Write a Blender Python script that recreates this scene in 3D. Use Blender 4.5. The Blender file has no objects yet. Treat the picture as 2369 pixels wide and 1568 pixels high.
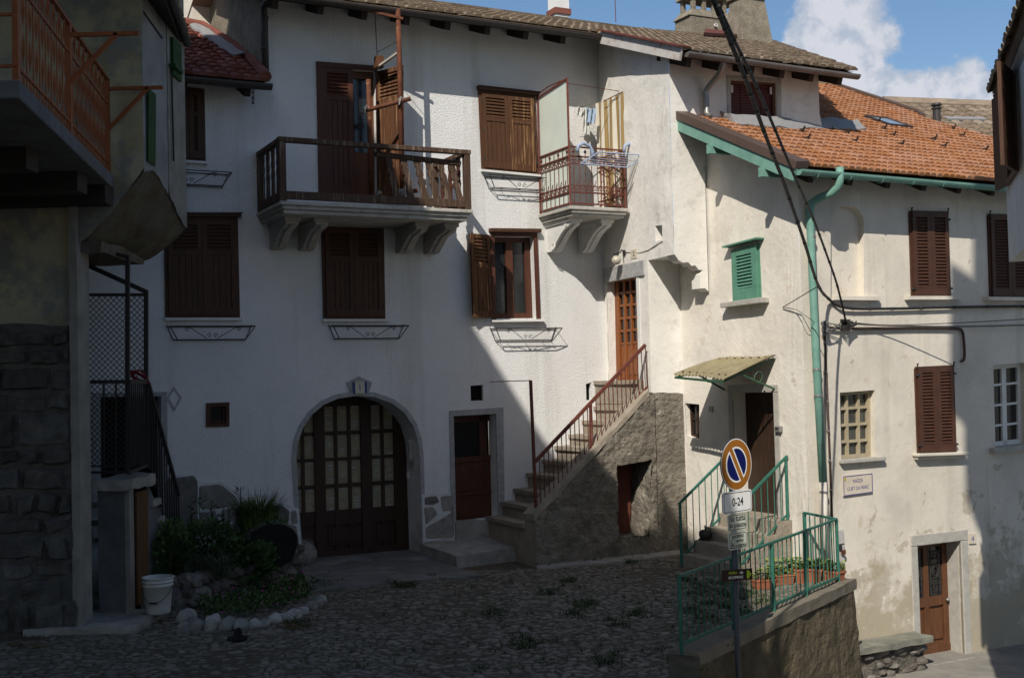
import bpy, bmesh, math, random
from mathutils import Vector, Matrix, noise
from mathutils.geometry import tessellate_polygon
random.seed(7)
scene = bpy.context.scene
col = scene.collection
V = Vector
R = math.radians
rnd = random.uniform
# ------------------------------------------------------------------ camera model (measurements of the photo are in a 2368 px wide copy)
CAM = V((0, 0, 2.9))
FP, CX, CY = 2763.0, 1184.0, 784.0
PITCH, ROLL = R(2.0), 0.025
fw = V((0, math.cos(PITCH), math.sin(PITCH)))
r0 = V((1, 0, 0)); u0 = V((0, -math.sin(PITCH), math.cos(PITCH)))
rt = r0 * math.cos(ROLL) - u0 * math.sin(ROLL)
up = u0 * math.cos(ROLL) + r0 * math.sin(ROLL)
def ray(px, py): return fw + rt * ((px - CX) / FP) - up * ((py - CY) / FP)
def gnd(px, py, z=0.0):
    r = ray(px, py); return CAM + r * ((z - CAM.z) / r.z)
def dep(px, py, y):
    r = ray(px, py); return CAM + r * (y / r.y)
def pln(px, py, p, n):
    r = ray(px, py); return CAM + r * ((p - CAM).dot(n) / r.dot(n))
# sun
SUN_EL = R(42); SUN_H = V((0.31, 0.95, 0)).normalized()
SD = V((SUN_H.x * math.cos(SUN_EL), SUN_H.y * math.cos(SUN_EL), -math.sin(SUN_EL)))
# ------------------------------------------------------------------ helpers
class Wall:                                   # a vertical wall plane: p base point, u to the right, n towards the street
    def __init__(s, p, u):
        s.p = V((p[0], p[1], 0)); s.u = V((u[0], u[1], 0)).normalized(); s.n = V((s.u.y, -s.u.x, 0))
        s.ang = math.atan2(s.u.y, s.u.x)
    def P(s, px, py, off=0.0): return pln(px, py, s.p + s.n * off, s.n)
    def X(s, t, z, off=0.0): return s.p + s.u * t + s.n * off + V((0, 0, z))
    def tz(s, px, py, off=0.0):
        q = s.P(px, py, off); return ((q - s.p).dot(s.u), q.z)
class Quad:                                   # metric coordinates on a four-cornered patch
    def __init__(s, tl, tr, br, bl, n):
        s.c = (bl, br, tr, tl); s.n = n
        s.w = ((tr - tl).length + (br - bl).length) / 2; s.h = ((tl - bl).length + (tr - br).length) / 2
    def __call__(s, x, y, d=0.0):
        a, b = x / s.w, y / s.h
        return (s.c[0] * (1 - a) + s.c[1] * a) * (1 - b) + (s.c[3] * (1 - a) + s.c[2] * a) * b + s.n * d
def wq(w, pts, off=0.0): return Quad(*[w.P(x, y, off) for x, y in pts], w.n)
def tq(w, t0, t1, z0, z1, off=0.0): return Quad(w.X(t0, z1, off), w.X(t1, z1, off), w.X(t1, z0, off), w.X(t0, z0, off), w.n)
class MB:
    def __init__(s): s.v = []; s.f = []; s.t = []; s.k = []
    def add(s, pts, faces, tint=None):
        k = len(s.v); s.k.append((k, len(s.f))); s.v += [tuple(p) for p in pts]
        s.f += [tuple(i + k for i in f) for f in faces]
        s.t += [rnd(0, 1) if tint is None else tint] * len(faces); return s
    def poly(s, pts, tint=None): return s.add(pts, [tuple(range(len(pts)))], tint)
    def hexa(s, p, tint=None): return s.add(p, [(3, 2, 1, 0), (4, 5, 6, 7), (0, 1, 5, 4), (1, 2, 6, 5), (2, 3, 7, 6), (3, 0, 4, 7)], tint)
    def qb(s, q, x0, x1, y0, y1, d0, d1, tint=None):
        return s.hexa([q(x0, y0, d0), q(x1, y0, d0), q(x1, y1, d0), q(x0, y1, d0), q(x0, y0, d1), q(x1, y0, d1), q(x1, y1, d1), q(x0, y1, d1)], tint)
    def wb(s, w, t0, t1, z0, z1, o0, o1, tint=None):
        X = w.X
        return s.hexa([X(t0, z0, o0), X(t1, z0, o0), X(t1, z1, o0), X(t0, z1, o0), X(t0, z0, o1), X(t1, z0, o1), X(t1, z1, o1), X(t0, z1, o1)], tint)
    def box(s, c, sx, sy, sz, rz=0, tint=None):
        m = Matrix.Rotation(rz, 3, 'Z'); c = V(c)
        pts = [c + m @ V((a * sx / 2, b * sy / 2, e * sz / 2)) for e in (-1, 1) for a, b in ((-1, -1), (1, -1), (1, 1), (-1, 1))]
        return s.hexa(pts, tint)
    def bar(s, a, b, w, h=None, upv=V((0, 0, 1)), tint=None):
        a, b = V(a), V(b); h = h or w; d = (b - a).normalized()
        x = d.cross(upv); x = x.normalized() if x.length > 1e-4 else V((1, 0, 0)); y = x.cross(d).normalized()
        o = [x * (i * w / 2) + y * (j * h / 2) for i, j in ((-1, -1), (1, -1), (1, 1), (-1, 1))]
        return s.hexa([a + k for k in o] + [b + k for k in o], tint)
    def tube(s, pts, r, seg=7, tint=None, cap=True):
        pts = [V(p) for p in pts]; n = len(pts); rs = r if isinstance(r, (list, tuple)) else [r] * n
        vs = []; ref = None
        for i, p in enumerate(pts):
            d = (pts[min(i + 1, n - 1)] - pts[max(i - 1, 0)]).normalized()
            if ref is None: ref = V((0, 0, 1)) if abs(d.z) < .9 else V((1, 0, 0))
            x = (ref - d * ref.dot(d)).normalized(); ref = x; y = d.cross(x)
            for k in range(seg):
                a = 2 * math.pi * k / seg; vs.append(p + (x * math.cos(a) + y * math.sin(a)) * rs[i])
        fs = [(i * seg + k, i * seg + (k + 1) % seg, (i + 1) * seg + (k + 1) % seg, (i + 1) * seg + k) for i in range(n - 1) for k in range(seg)]
        if cap: fs += [tuple(range(seg))[::-1], tuple(range((n - 1) * seg, n * seg))]
        return s.add(vs, fs, tint)
    def prism(s, loop, vec, tint=None):
        n = len(loop); loop = [V(p) for p in loop]; vec = V(vec)
        return s.add(loop + [p + vec for p in loop], [tuple(range(n))[::-1], tuple(range(n, 2 * n))] + [(i, (i + 1) % n, n + (i + 1) % n, n + i) for i in range(n)], tint)
    def lathe(s, prof, c, seg=16, mtx=None, tint=None):
        c = V(c); vs = []
        for r, z in prof:
            for k in range(seg):
                a = 2 * math.pi * k / seg; p = V((r * math.cos(a), r * math.sin(a), z))
                vs.append(c + (mtx @ p if mtx else p))
        n = len(prof)
        fs = [(i * seg + k, i * seg + (k + 1) % seg, (i + 1) * seg + (k + 1) % seg, (i + 1) * seg + k) for i in range(n - 1) for k in range(seg)]
        return s.add(vs, fs, tint)
    def rock(s, c, rx, ry, rz, rot=0, sub=2, amp=.25, seed=None, fr=1.6, tint=None):
        seed = rnd(0, 99) if seed is None else seed
        bm = bmesh.new(); bmesh.ops.create_icosphere(bm, subdivisions=sub, radius=1)
        m = Matrix.Rotation(rot, 3, 'Z'); pts = []
        for v in bm.verts:
            p = v.co.copy(); p *= 1 + amp * noise.noise(p * fr + V((seed, seed * 1.7, 3)))
            pts.append(V(c) + m @ V((p.x * rx, p.y * ry, p.z * rz)))
        fs = [tuple(v.index for v in f.verts) for f in bm.faces]; bm.free()
        return s.add(pts, fs, rnd(0, 1) if tint is None else tint)
    def rough(s, p8, n=6, amp=.03, fr=4, tint=None):   # hexahedron with subdivided, eroded faces
        fcs = [(3, 2, 1, 0), (4, 5, 6, 7), (0, 1, 5, 4), (1, 2, 6, 5), (2, 3, 7, 6), (3, 0, 4, 7)]
        for f in fcs:
            a, b, c, d = [V(p8[i]) for i in f]; pts = []; fs = []
            for i in range(n + 1):
                for j in range(n + 1):
                    x, y = i / n, j / n; p = (a * (1 - x) + b * x) * (1 - y) + (d * (1 - x) + c * x) * y
                    pts.append(p + noise.noise_vector(p * fr) * amp + noise.noise_vector(p * fr * 2.7) * amp * .45)
            for i in range(n):
                for j in range(n): fs.append((i * (n + 1) + j, (i + 1) * (n + 1) + j, (i + 1) * (n + 1) + j + 1, i * (n + 1) + j + 1))
            s.add(pts, fs, tint)
        return s
    def split(s, name, m, parent=None, smooth=False, bevel=0):     # every piece added becomes an object of its own
        os_ = []
        for (v0, f0), (v1, f1) in zip(s.k, s.k[1:] + [(len(s.v), len(s.f))]):
            b = MB(); b.v = s.v[v0:v1]; b.f = [tuple(i - v0 for i in f) for f in s.f[f0:f1]]; b.t = s.t[f0:f1]; os_.append(b.build(name, m, parent, smooth, bevel))
        return os_
    def build(s, name, m, parent=None, smooth=False, bevel=0):
        me = bpy.data.meshes.new(name); me.from_pydata(s.v, [], s.f)
        at = me.attributes.new('tint', 'FLOAT', 'FACE'); at.data.foreach_set('value', s.t)
        me.update()
        if len(s.f) < 20000:
            bm = bmesh.new(); bm.from_mesh(me); bmesh.ops.recalc_face_normals(bm, faces=bm.faces); bm.to_mesh(me); bm.free()
        me.materials.append(m)
        if smooth: me.polygons.foreach_set('use_smooth', [True] * len(me.polygons))
        o = bpy.data.objects.new(name, me); col.objects.link(o)
        if parent: o.parent = parent
        if bevel:
            b = o.modifiers.new('edge', 'BEVEL'); b.width = bevel; b.segments = 2; b.limit_method = 'ANGLE'; b.angle_limit = R(40)
        return o
def tag(o, label=None, cat=None, group=None, kind=None):
    if label: o['label'] = label
    if cat: o['category'] = cat
    if group: o['group'] = group
    if kind: o['kind'] = kind
    return o
def thing(name, label, cat, group=None):
    o = bpy.data.objects.new(name, None); o.empty_display_size = .2; col.objects.link(o)
    return tag(o, label, cat, group)
def base_at(root, loc):                       # move an Empty to the base of its thing, leaving the parts where they are
    root.location = loc
    for c in root.children: c.location = c.location - V(loc)
def dup(root, name=None):
    r = root.copy(); col.objects.link(r)
    for ch in list(root.children):
        c = ch.copy(); col.objects.link(c); c.parent = r
        for g in list(ch.children):
            d = g.copy(); col.objects.link(d); d.parent = c
    return r
# ------------------------------------------------------------------ materials
def mat(name, c1, c2=None, scale=6, detail=8, rough=.85, bump=0, bscale=40, bdist=.02, stretch=None, stain=None, stain2=None, low=None,
        tint=0, spec=.3, metal=0, vor=0, lo=.35, hi=.65, drip=None, peel=None):
    m = bpy.data.materials.new(name); m.use_nodes = True
    nt = m.node_tree; N = nt.nodes; L = nt.links
    bs = N['Principled BSDF']; bs.inputs['Roughness'].default_value = rough
    bs.inputs['Specular IOR Level'].default_value = spec; bs.inputs['Metallic'].default_value = metal
    tc = N.new('ShaderNodeTexCoord'); src = tc.outputs['Object']
    def mapped(sv):
        mp = N.new('ShaderNodeMapping'); mp.inputs['Scale'].default_value = sv; L.new(src, mp.inputs['Vector']); return mp.outputs[0]
    vec = mapped(stretch) if stretch else src
    def nz(sc, det=8, v=None, ro=.6, dist=0):
        n = N.new('ShaderNodeTexNoise'); n.inputs['Scale'].default_value = sc; n.inputs['Detail'].default_value = det
        n.inputs['Roughness'].default_value = ro; n.inputs['Distortion'].default_value = dist; L.new(v or vec, n.inputs['Vector']); return n.outputs['Fac']
    def rng(x, a, b, c=0, d=1):
        r = N.new('ShaderNodeMapRange'); r.clamp = True
        for i, k in ((1, a), (2, b), (3, c), (4, d)): r.inputs[i].default_value = k
        L.new(x, r.inputs[0]); return r.outputs[0]
    def mix(fac, a, b, mode='MIX'):
        x = N.new('ShaderNodeMix'); x.data_type = 'RGBA'; x.blend_type = mode
        for k, val in ((0, fac), (6, a), (7, b)):
            if hasattr(val, 'links') or hasattr(val, 'is_linked'): L.new(val, x.inputs[k])
            elif k == 0: x.inputs[0].default_value = val
            else: x.inputs[k].default_value = (*val, 1)
        return x.outputs[2]
    def math_(op, a, b):
        x = N.new('ShaderNodeMath'); x.operation = op
        for i, val in enumerate((a, b)):
            if hasattr(val, 'is_linked'): L.new(val, x.inputs[i])
            else: x.inputs[i].default_value = val
        return x.outputs[0]
    c2 = c2 or tuple(k * .8 for k in c1)
    c = mix(rng(nz(scale, detail), lo, hi), c1, c2)
    if vor:
        vo = N.new('ShaderNodeTexVoronoi'); vo.feature = 'DISTANCE_TO_EDGE'; vo.inputs['Scale'].default_value = vor[0]; 
        vw = N.new('ShaderNodeVectorMath'); vw.operation = 'ADD'
        nn = N.new('ShaderNodeTexNoise'); nn.inputs['Scale'].default_value = vor[0] * 1.3
        sc = N.new('ShaderNodeVectorMath'); sc.operation = 'SCALE'; sc.inputs['Scale'].default_value = .35 / vor[0] * 2
        vm = mapped(vor[3]) if len(vor) > 3 else src
        L.new(src, nn.inputs['Vector']); L.new(nn.outputs['Color'], sc.inputs[0]); L.new(sc.outputs[0], vw.inputs[1]); L.new(vm, vw.inputs[0])
        L.new(vw.outputs[0], vo.inputs['Vector'])
        vc = N.new('ShaderNodeTexVoronoi'); vc.inputs['Scale'].default_value = vor[0]; L.new(vw.outputs[0], vc.inputs['Vector'])
        bw = N.new('ShaderNodeSeparateColor'); L.new(vc.outputs['Color'], bw.inputs[0])
        c = mix(rng(bw.outputs[0], 0, 1, 0, .7), c, tuple(k * .45 for k in c1))
        c = mix(rng(vo.outputs['Distance'], .02, vor[2], 1, 0), c, vor[1])
        vh = rng(vo.outputs['Distance'], 0, .16)
    for st in (stain, stain2):
        if st: c = mix(rng(nz(st[1], 9, src, .68), st[2], st[3], 0, st[4] if len(st) > 4 else 1), c, st[0])
    if drip:                                  # vertical rain streaks
        c = mix(rng(nz(1, 6, mapped((drip[1], drip[1], drip[1] * .07)), .6), drip[2], drip[3], 0, drip[4]), c, drip[0])
    if low:                                   # damp, dirty band near the foot
        sp = N.new('ShaderNodeSeparateXYZ'); L.new(src, sp.inputs[0])
        h = rng(sp.outputs[2], low[1], low[2], 1, 0)
        g = math_('ADD', h, math_('MULTIPLY', math_('SUBTRACT', nz(low[3] if len(low) > 3 else 2.2, 9, src, .7), .5), 1.7))
        c = mix(rng(g, .5, .78, 0, low[4] if len(low) > 4 else .9), c, low[0])
    if peel:                                  # sharp-edged patches where the paint has come off, thicker near the foot
        sp2 = N.new('ShaderNodeSeparateXYZ'); L.new(src, sp2.inputs[0])
        g2 = math_('ADD', nz(peel[1], 10, src, .66, .4), math_('MULTIPLY', rng(sp2.outputs[2], peel[2], peel[3], 1, 0), peel[4]))
        c = mix(rng(g2, .655, .675, 0, .75), c, peel[0])
    if tint:
        at = N.new('ShaderNodeAttribute'); at.attribute_name = 'tint'
        hv = N.new('ShaderNodeHueSaturation'); L.new(c, hv.inputs['Color']); L.new(rng(at.outputs['Fac'], 0, 1, 1 - tint, 1 + tint * .8), hv.inputs['Value'])
        L.new(rng(at.outputs['Fac'], 0, 1, 1.1, .85), hv.inputs['Saturation']); c = hv.outputs[0]
    L.new(c, bs.inputs['Base Color'])
    rr = rng(nz(scale * 2.3, 5), .3, .7, max(rough - .12, 0), min(rough + .1, 1)); L.new(rr, bs.inputs['Roughness'])
    if bump or vor:
        b = N.new('ShaderNodeBump'); b.inputs['Strength'].default_value = bump or .5; b.inputs['Distance'].default_value = bdist
        h = nz(bscale, 5, None, .65)
        if vor: h = math_('ADD', math_('MULTIPLY', vh, 2.2), math_('MULTIPLY', h, .9))
        L.new(h, b.inputs['Height']); L.new(b.outputs[0], bs.inputs['Normal'])
    return m
def flat(name, c, rough=.5, spec=.4, metal=0):
    return mat(name, c, tuple(k * .86 for k in c), scale=14, rough=rough, spec=spec, metal=metal, bump=.08, bscale=60, bdist=.004)
M = {}
M['dash'] = mat('pebbledash', (.80, .80, .80), (.73, .735, .735), scale=1.3, bump=1.0, bscale=46, bdist=.02, lo=.3, hi=.75, rough=.95, spec=.1,
                stain=((.55, .55, .53), 7, .56, .8, .35), stain2=((.64, .645, .64), .8, .5, .72, .45), low=((.38, .385, .37), -.2, 1.1, 2.2, .6), drip=((.5, .49, .46), 2.2, .53, .72, .5))
M['plaster'] = mat('lime_plaster', (.78, .76, .72), (.69, .67, .63), scale=1.6, bump=.3, bscale=9, bdist=.04, rough=.95, spec=.1,
                   stain=((.36, .35, .34), 3.0, .55, .72, .55), drip=((.5, .48, .45), 3, .6, .8, .25))
M['cream'] = mat('cream_plaster', (.70, .65, .57), (.58, .54, .47), scale=1.1, bump=.25, bscale=9, bdist=.03, rough=.95, spec=.1,
                 stain=((.42, .33, .21), 4, .60, .70, .45), stain2=((.42, .40, .37), 1.3, .52, .72, .45), low=((.36, .31, .22), -1.8, 1.9, 2.1, .85), drip=((.38, .34, .28), 3.0, .54, .74, .55), peel=((.40, .35, .27), 2.3, -1.8, 2.0, .19))
M['gcream'] = mat('weathered_plaster', (.76, .72, .65), (.66, .62, .55), scale=1.3, bump=.28, bscale=9, bdist=.04, rough=.95, spec=.1,
                  stain=((.5, .38, .25), 4.5, .59, .7, .5), stain2=((.5, .48, .45), 1.5, .52, .72, .4), low=((.42, .38, .33), -.2, 1.2, 2.5, .7), drip=((.46, .41, .34), 3, .55, .76, .5), peel=((.5, .45, .37), 2.0, -.2, 1.6, .1))
M['rough'] = mat('rough_render', (.26, .235, .195), (.155, .14, .116), scale=4, bump=1, bscale=10, bdist=.10, rough=1, spec=.05, stain=((.42, .38, .32), 3.2, .55, .7, .7))
M['concrete'] = mat('concrete', (.36, .34, .31), (.25, .24, .22), scale=5, bump=.5, bscale=25, bdist=.02, rough=.95, spec=.1, stain=((.14, .135, .12), 7, .56, .72, .6))
M['slab'] = mat('balcony_stone', (.50, .48, .44), (.37, .355, .32), scale=6, bump=.4, bscale=30, bdist=.01, rough=.9, spec=.15, stain=((.2, .2, .17), 9, .54, .68, .7))
M['step'] = mat('worn_steps', (.35, .305, .245), (.25, .22, .178), scale=5, bump=.6, bscale=18, bdist=.03, rough=.95, spec=.1, stain=((.2, .17, .13), 6, .55, .7, .6))
M['jamb'] = mat('granite_jamb', (.40, .40, .40), (.29, .29, .295), scale=12, bump=.3, bscale=60, bdist=.01, rough=.85)
M['jambl'] = mat('pale_jamb', (.44, .425, .39), (.35, .335, .30), scale=9, bump=.3, bscale=50, bdist=.01, rough=.9)
M['white'] = mat('white_render', (.72, .72, .70), (.62, .62, .6), scale=3, bump=.3, bscale=20, bdist=.015)
M['woodb'] = mat('brown_wood', (.085, .038, .02), (.05, .023, .013), scale=3, stretch=(14, 14, 1.2), rough=.6, bump=.4, bscale=9, bdist=.006, stain=((.15, .07, .035), 5, .6, .75, .6))
M['woodw'] = mat('weathered_wood', (.10, .043, .019), (.06, .027, .013), scale=3, stretch=(16, 16, 1), rough=.75, bump=.7, bscale=8, bdist=.008)
_n = M['woodw']
def worn(name, base, base2, pale, lo, hi, stretch=(22, 22, 1.1)):
    m = mat(name, base, base2, scale=3, stretch=stretch, rough=.75, bump=.7, bscale=6, bdist=.008)
    nt = m.node_tree; N = nt.nodes; L = nt.links; bs = N['Principled BSDF']; old = bs.inputs['Base Color'].links[0].from_socket
    tc = N.new('ShaderNodeTexCoord'); mp = N.new('ShaderNodeMapping'); mp.inputs['Scale'].default_value = stretch; L.new(tc.outputs['Object'], mp.inputs[0])
    n1 = N.new('ShaderNodeTexNoise'); n1.inputs['Scale'].default_value = 1.6; n1.inputs['Detail'].default_value = 7; L.new(mp.outputs[0], n1.inputs['Vector'])
    r = N.new('ShaderNodeMapRange'); r.inputs[1].default_value = lo; r.inputs[2].default_value = hi; L.new(n1.outputs['Fac'], r.inputs[0])
    x = N.new('ShaderNodeMix'); x.data_type = 'RGBA'; x.inputs[7].default_value = (*pale, 1); L.new(r.outputs[0], x.inputs[0]); L.new(old, x.inputs[6]); L.new(x.outputs[2], bs.inputs['Base Color'])
    return m
M['worn'] = worn('sun_bleached_wood', (.115, .048, .021), (.065, .029, .014), (.32, .185, .085), .56, .68)
M['grey_wood'] = worn('grey_balcony_wood', (.09, .05, .03), (.05, .03, .02), (.22, .17, .13), .55, .7)
M['wood_red'] = mat('red_brown_wood', (.10, .036, .021), (.06, .023, .015), scale=3, stretch=(12, 12, 1), rough=.55, bump=.3, bscale=8, bdist=.005)
M['wood_or'] = mat('orange_varnished_wood', (.26, .08, .016), (.16, .048, .011), scale=3, stretch=(12, 12, 1), rough=.45, bump=.3, bscale=8, bdist=.005)
M['wood_door'] = mat('warm_door_wood', (.14, .06, .028), (.085, .036, .018), scale=3, stretch=(12, 12, 1), rough=.5, bump=.3, bscale=8, bdist=.005)
M['wood_tan'] = mat('raw_plank_wood', (.15, .075, .032), (.09, .045, .02), scale=3, stretch=(14, 14, .8), rough=.8, bump=.5, bscale=8, bdist=.008)
M['wood_dk'] = mat('dark_door_wood', (.05, .026, .016), (.03, .017, .011), scale=3, stretch=(12, 12, 1), rough=.6, bump=.4, bscale=8, bdist=.006)
M['red_shut'] = mat('oxblood_shutter_paint', (.078, .033, .02), (.058, .026, .017), scale=8, rough=.55, bump=.15, bscale=30, bdist=.004)
M['roller'] = flat('maroon_roller_blind', (.10, .018, .014), .6)
M['iron'] = flat('black_iron', (.03, .027, .026), .6)
M['rust'] = mat('rusty_red_iron', (.15, .045, .03), (.1, .03, .022), scale=14, rough=.75, bump=.3, bscale=50, bdist=.004)
M['rustpole'] = mat('flaking_rust_pole', (.15, .05, .024), (.08, .03, .018), scale=9, rough=.8, bump=.4, bscale=40, bdist=.004, stain=((.4, .2, .08), 12, .6, .7, .8))
M['orange'] = mat('orange_railing_paint', (.29, .085, .024), (.22, .065, .02), scale=12, rough=.6, bump=.1, bscale=40, bdist=.003)
M['green'] = mat('green_railing_paint', (.035, .15, .11), (.025, .11, .082), scale=10, rough=.6, bump=.15, bscale=40, bdist=.003, stain=((.10, .07, .045), 9, .62, .72, .7))
M['greenp'] = mat('verdigris_pipe_paint', (.2, .37, .31), (.14, .29, .24), scale=5, rough=.55, bump=.15, bscale=30, bdist=.004, stain=((.2, .16, .1), 9, .64, .74, .7))
M['greens'] = mat('green_shutter_paint', (.11, .27, .195), (.085, .22, .155), scale=8, rough=.6, bump=.2, bscale=30, bdist=.004)
M['zinc'] = flat('zinc_pipe', (.3, .3, .29), .45, metal=.5)
M['gutter'] = flat('dark_brown_gutter', (.045, .038, .036), .5)
M['gutterg'] = mat('grey_gutter', (.17, .16, .155), (.12, .11, .105), scale=4, rough=.5, stain=((.17, .07, .03), 6, .6, .72, .7))
M['fascia'] = mat('rust_streaked_fascia', (.55, .54, .52), (.45, .43, .41), scale=4, rough=.7, stain=((.3, .12, .05), 5, .52, .66, .8))
M['browncap'] = flat('brown_metal_cap', (.10, .068, .055), .5)
M['lead'] = flat('lead_flashing', (.27, .27, .275), .6)
M['rafter'] = flat('dark_rafter', (.035, .026, .021), .8)
M['tile_or'] = mat('orange_roof_tile', (.36, .165, .08), (.29, .13, .062), scale=2, rough=.85, bump=.15, bscale=40, bdist=.004, tint=.12, stain=((.22, .11, .06), 1.2, .55, .78, .3))
M['tile_tan'] = mat('tan_roof_tile', (.25, .19, .13), (.17, .13, .095), scale=4, rough=.9, bump=.4, bscale=40, bdist=.006, tint=.25, stain=((.12, .11, .09), 6, .56, .7, .6))
M['tile_red'] = mat('red_roof_tile', (.20, .06, .036), (.14, .042, .027), scale=4, rough=.85, bump=.3, bscale=40, bdist=.006, tint=.3)
M['chim'] = mat('chimney_render', (.28, .245, .19), (.18, .16, .125), scale=3.5, bump=.8, bscale=22, bdist=.04, rough=1, spec=.05, stain=((.13, .12, .105), 4, .54, .68, .7))
M['glass'] = flat('dark_glass', (.018, .02, .022), .08, .6)
M['dglass'] = flat('unlit_glass', (.012, .012, .013), .3, .15)  # darker, duller glass copy: shade put into the colour of shaded panes
M['greend'] = flat('olive_bracket_paint', (.035, .09, .05), .6)
M['void'] = flat('painted_dark_interior', (.012, .011, .01), .95, .05)  # near-black colour standing in for the shade inside openings
M['frost'] = mat('frosted_panel', (.62, .68, .62), (.55, .61, .56), scale=2, rough=.45)
M['yellow'] = mat('yellowed_plaster', (.44, .395, .25), (.33, .315, .235), scale=1.3, bump=.5, bscale=9, bdist=.03, rough=1, spec=.05, stain=((.2, .205, .205), 1.9, .46, .58, .85), stain2=((.3, .24, .1), 1.2, .58, .66, .5))
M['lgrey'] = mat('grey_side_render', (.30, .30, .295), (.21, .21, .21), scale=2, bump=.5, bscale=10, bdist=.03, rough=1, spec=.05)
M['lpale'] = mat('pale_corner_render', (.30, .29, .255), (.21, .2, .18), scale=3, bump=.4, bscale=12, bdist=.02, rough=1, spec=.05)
M['rubble'] = mat('dark_rubble_stone', (.13, .122, .11), (.078, .074, .069), scale=5, bump=.8, bscale=12, bdist=.05, rough=1, spec=.05, stain=((.19, .175, .15), 3.2, .54, .68, .6), tint=.3)
M['corbel'] = mat('brown_corbel_stone', (.16, .148, .115), (.115, .105, .082), scale=2.0, bump=.5, bscale=9, bdist=.05, stain=((.10, .08, .055), 2.4, .46, .62, .85), rough=1, spec=.05)
M['lwall'] = mat('landing_render', (.16, .165, .17), (.115, .118, .12), scale=3, bump=.5, bscale=14, bdist=.02, rough=1, spec=.05)
M['cobble'] = mat('cobble_stone', (.215, .188, .15), (.14, .124, .10), scale=9, bump=.5, bscale=30, bdist=.012, rough=.85, spec=.2, tint=.36)
M['earth'] = mat('joint_earth', (.135, .113, .083), (.088, .076, .058), scale=9, bump=.8, bscale=30, bdist=.02, rough=1, spec=.05)
M['street'] = mat('street_concrete', (.27, .25, .22), (.19, .18, .16), scale=3, bump=.5, bscale=25, bdist=.02, rough=.95)
M['flag'] = mat('flagstone', (.235, .225, .205), (.15, .145, .14), scale=2.6, bump=.5, bscale=16, bdist=.02, rough=.85, vor=(1.3, (.13, .125, .115), .035, (1, 2.2, 1)))
M['facing'] = mat('facing_stone', (.27, .25, .22), (.17, .16, .15), scale=9, bump=.5, bscale=28, bdist=.015, rough=.9, tint=.4)
M['mortar'] = mat('white_mortar', (.66, .66, .65), (.55, .55, .55), scale=6, bump=.4, bscale=24, bdist=.02)
M['rockw'] = mat('bed_rock', (.21, .19, .165), (.11, .1, .09), scale=6, bump=.9, bscale=16, bdist=.04, rough=1, spec=.08, tint=.4)
M['pebble'] = mat('white_boulder', (.36, .355, .33), (.2, .195, .18), scale=7, bump=.7, bscale=18, bdist=.02, rough=.9, tint=.3)
M['retain'] = mat('retaining_render', (.17, .14, .098), (.095, .08, .057), scale=3, bump=1, bscale=10, bdist=.1, rough=1, spec=.05, stain=((.10, .085, .06), 2.4, .5, .64, .8), stain2=((.25, .22, .1), 2, .6, .72, .5))
M['log'] = mat('charred_log', (.02, .018, .017), (.011, .01, .01), scale=5, bump=.8, bscale=14, bdist=.02, rough=.95)
M['bark'] = mat('grey_bark', (.15, .14, .12), (.08, .075, .065), scale=8, bump=.9, bscale=20, bdist=.03, rough=1)
M['plastic'] = mat('dirty_white_plastic', (.6, .6, .58), (.5, .5, .48), scale=5, rough=.5, stain=((.28, .25, .2), 8, .58, .72, .6))
M['leaf'] = mat('leaf_green', (.06, .115, .026), (.035, .075, .02), scale=3, rough=.6, tint=.5)
M['leafg'] = mat('grey_green_leaf', (.10, .13, .085), (.06, .085, .05), scale=3, rough=.7, tint=.4)
M['grass'] = mat('grass_blade', (.09, .15, .03), (.05, .095, .024), scale=3, rough=.6, tint=.5)
M['weed'] = mat('weed_green', (.06, .085, .03), (.035, .055, .02), scale=3, rough=.7, tint=.5)
M['drygrass'] = mat('dry_grass', (.2, .15, .075), (.12, .09, .045), scale=3, rough=.9, tint=.4)
M['pleaf'] = mat('yellow_green_leaf', (.24, .28, .06), (.12, .18, .04), scale=4, rough=.55, tint=.5)
M['petal'] = flat('pink_petal', (.5, .06, .3), .6)
M['soil'] = M['earth']
M['terra'] = mat('terracotta', (.36, .13, .07), (.28, .095, .05), scale=6, rough=.85, bump=.2, bscale=40, bdist=.005)
M['enamel'] = flat('white_enamel', (.72, .72, .7), .4)
M['tilew'] = mat('cream_tile', (.62, .56, .46), (.55, .49, .4), scale=6, rough=.5)
M['blue'] = flat('cobalt_blue', (.02, .03, .2), .4)
M['ink'] = flat('black_ink', (.012, .012, .013), .5)
M['inkb'] = flat('violet_blue_ink', (.09, .08, .26), .5)
M['signred'] = mat('faded_orange_red', (.40, .16, .022), (.31, .115, .017), scale=2, rough=.6, spec=.1)
M['signblue'] = flat('sign_blue', (.006, .012, .12), .6, .1)
M['signwhite'] = mat('sign_white', (.95, .96, .95), (.9, .91, .9), scale=5, rough=.6)
M['signgrey'] = mat('sign_dull_white', (.64, .68, .58), (.57, .61, .52), scale=5, rough=.5)
M['galv'] = flat('dark_galvanised_pole', (.075, .085, .10), .5, metal=.3)
M['brownsign'] = flat('dark_brown_sign', (.03, .013, .009), .5)
M['lime'] = flat('lime_green_ink', (.42, .6, .03), .5)
M['globe'] = mat('globe_glass', (.5, .46, .38), (.42, .39, .32), scale=3, rough=.2, spec=.6)
M['cable'] = flat('black_cable', (.022, .02, .02), .55)
M['cableg'] = flat('grey_cable', (.12, .12, .12), .55)
M['pipeb'] = flat('brown_conduit', (.05, .028, .02), .6)
M['pvc'] = flat('cream_pvc', (.62, .58, .51), .5)
M['canopy'] = mat('aged_fibreglass', (.27, .235, .14), (.19, .165, .10), scale=5, rough=.7, stretch=(1, 1, 1), stain=((.2, .16, .09), 7, .56, .7, .6))
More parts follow.
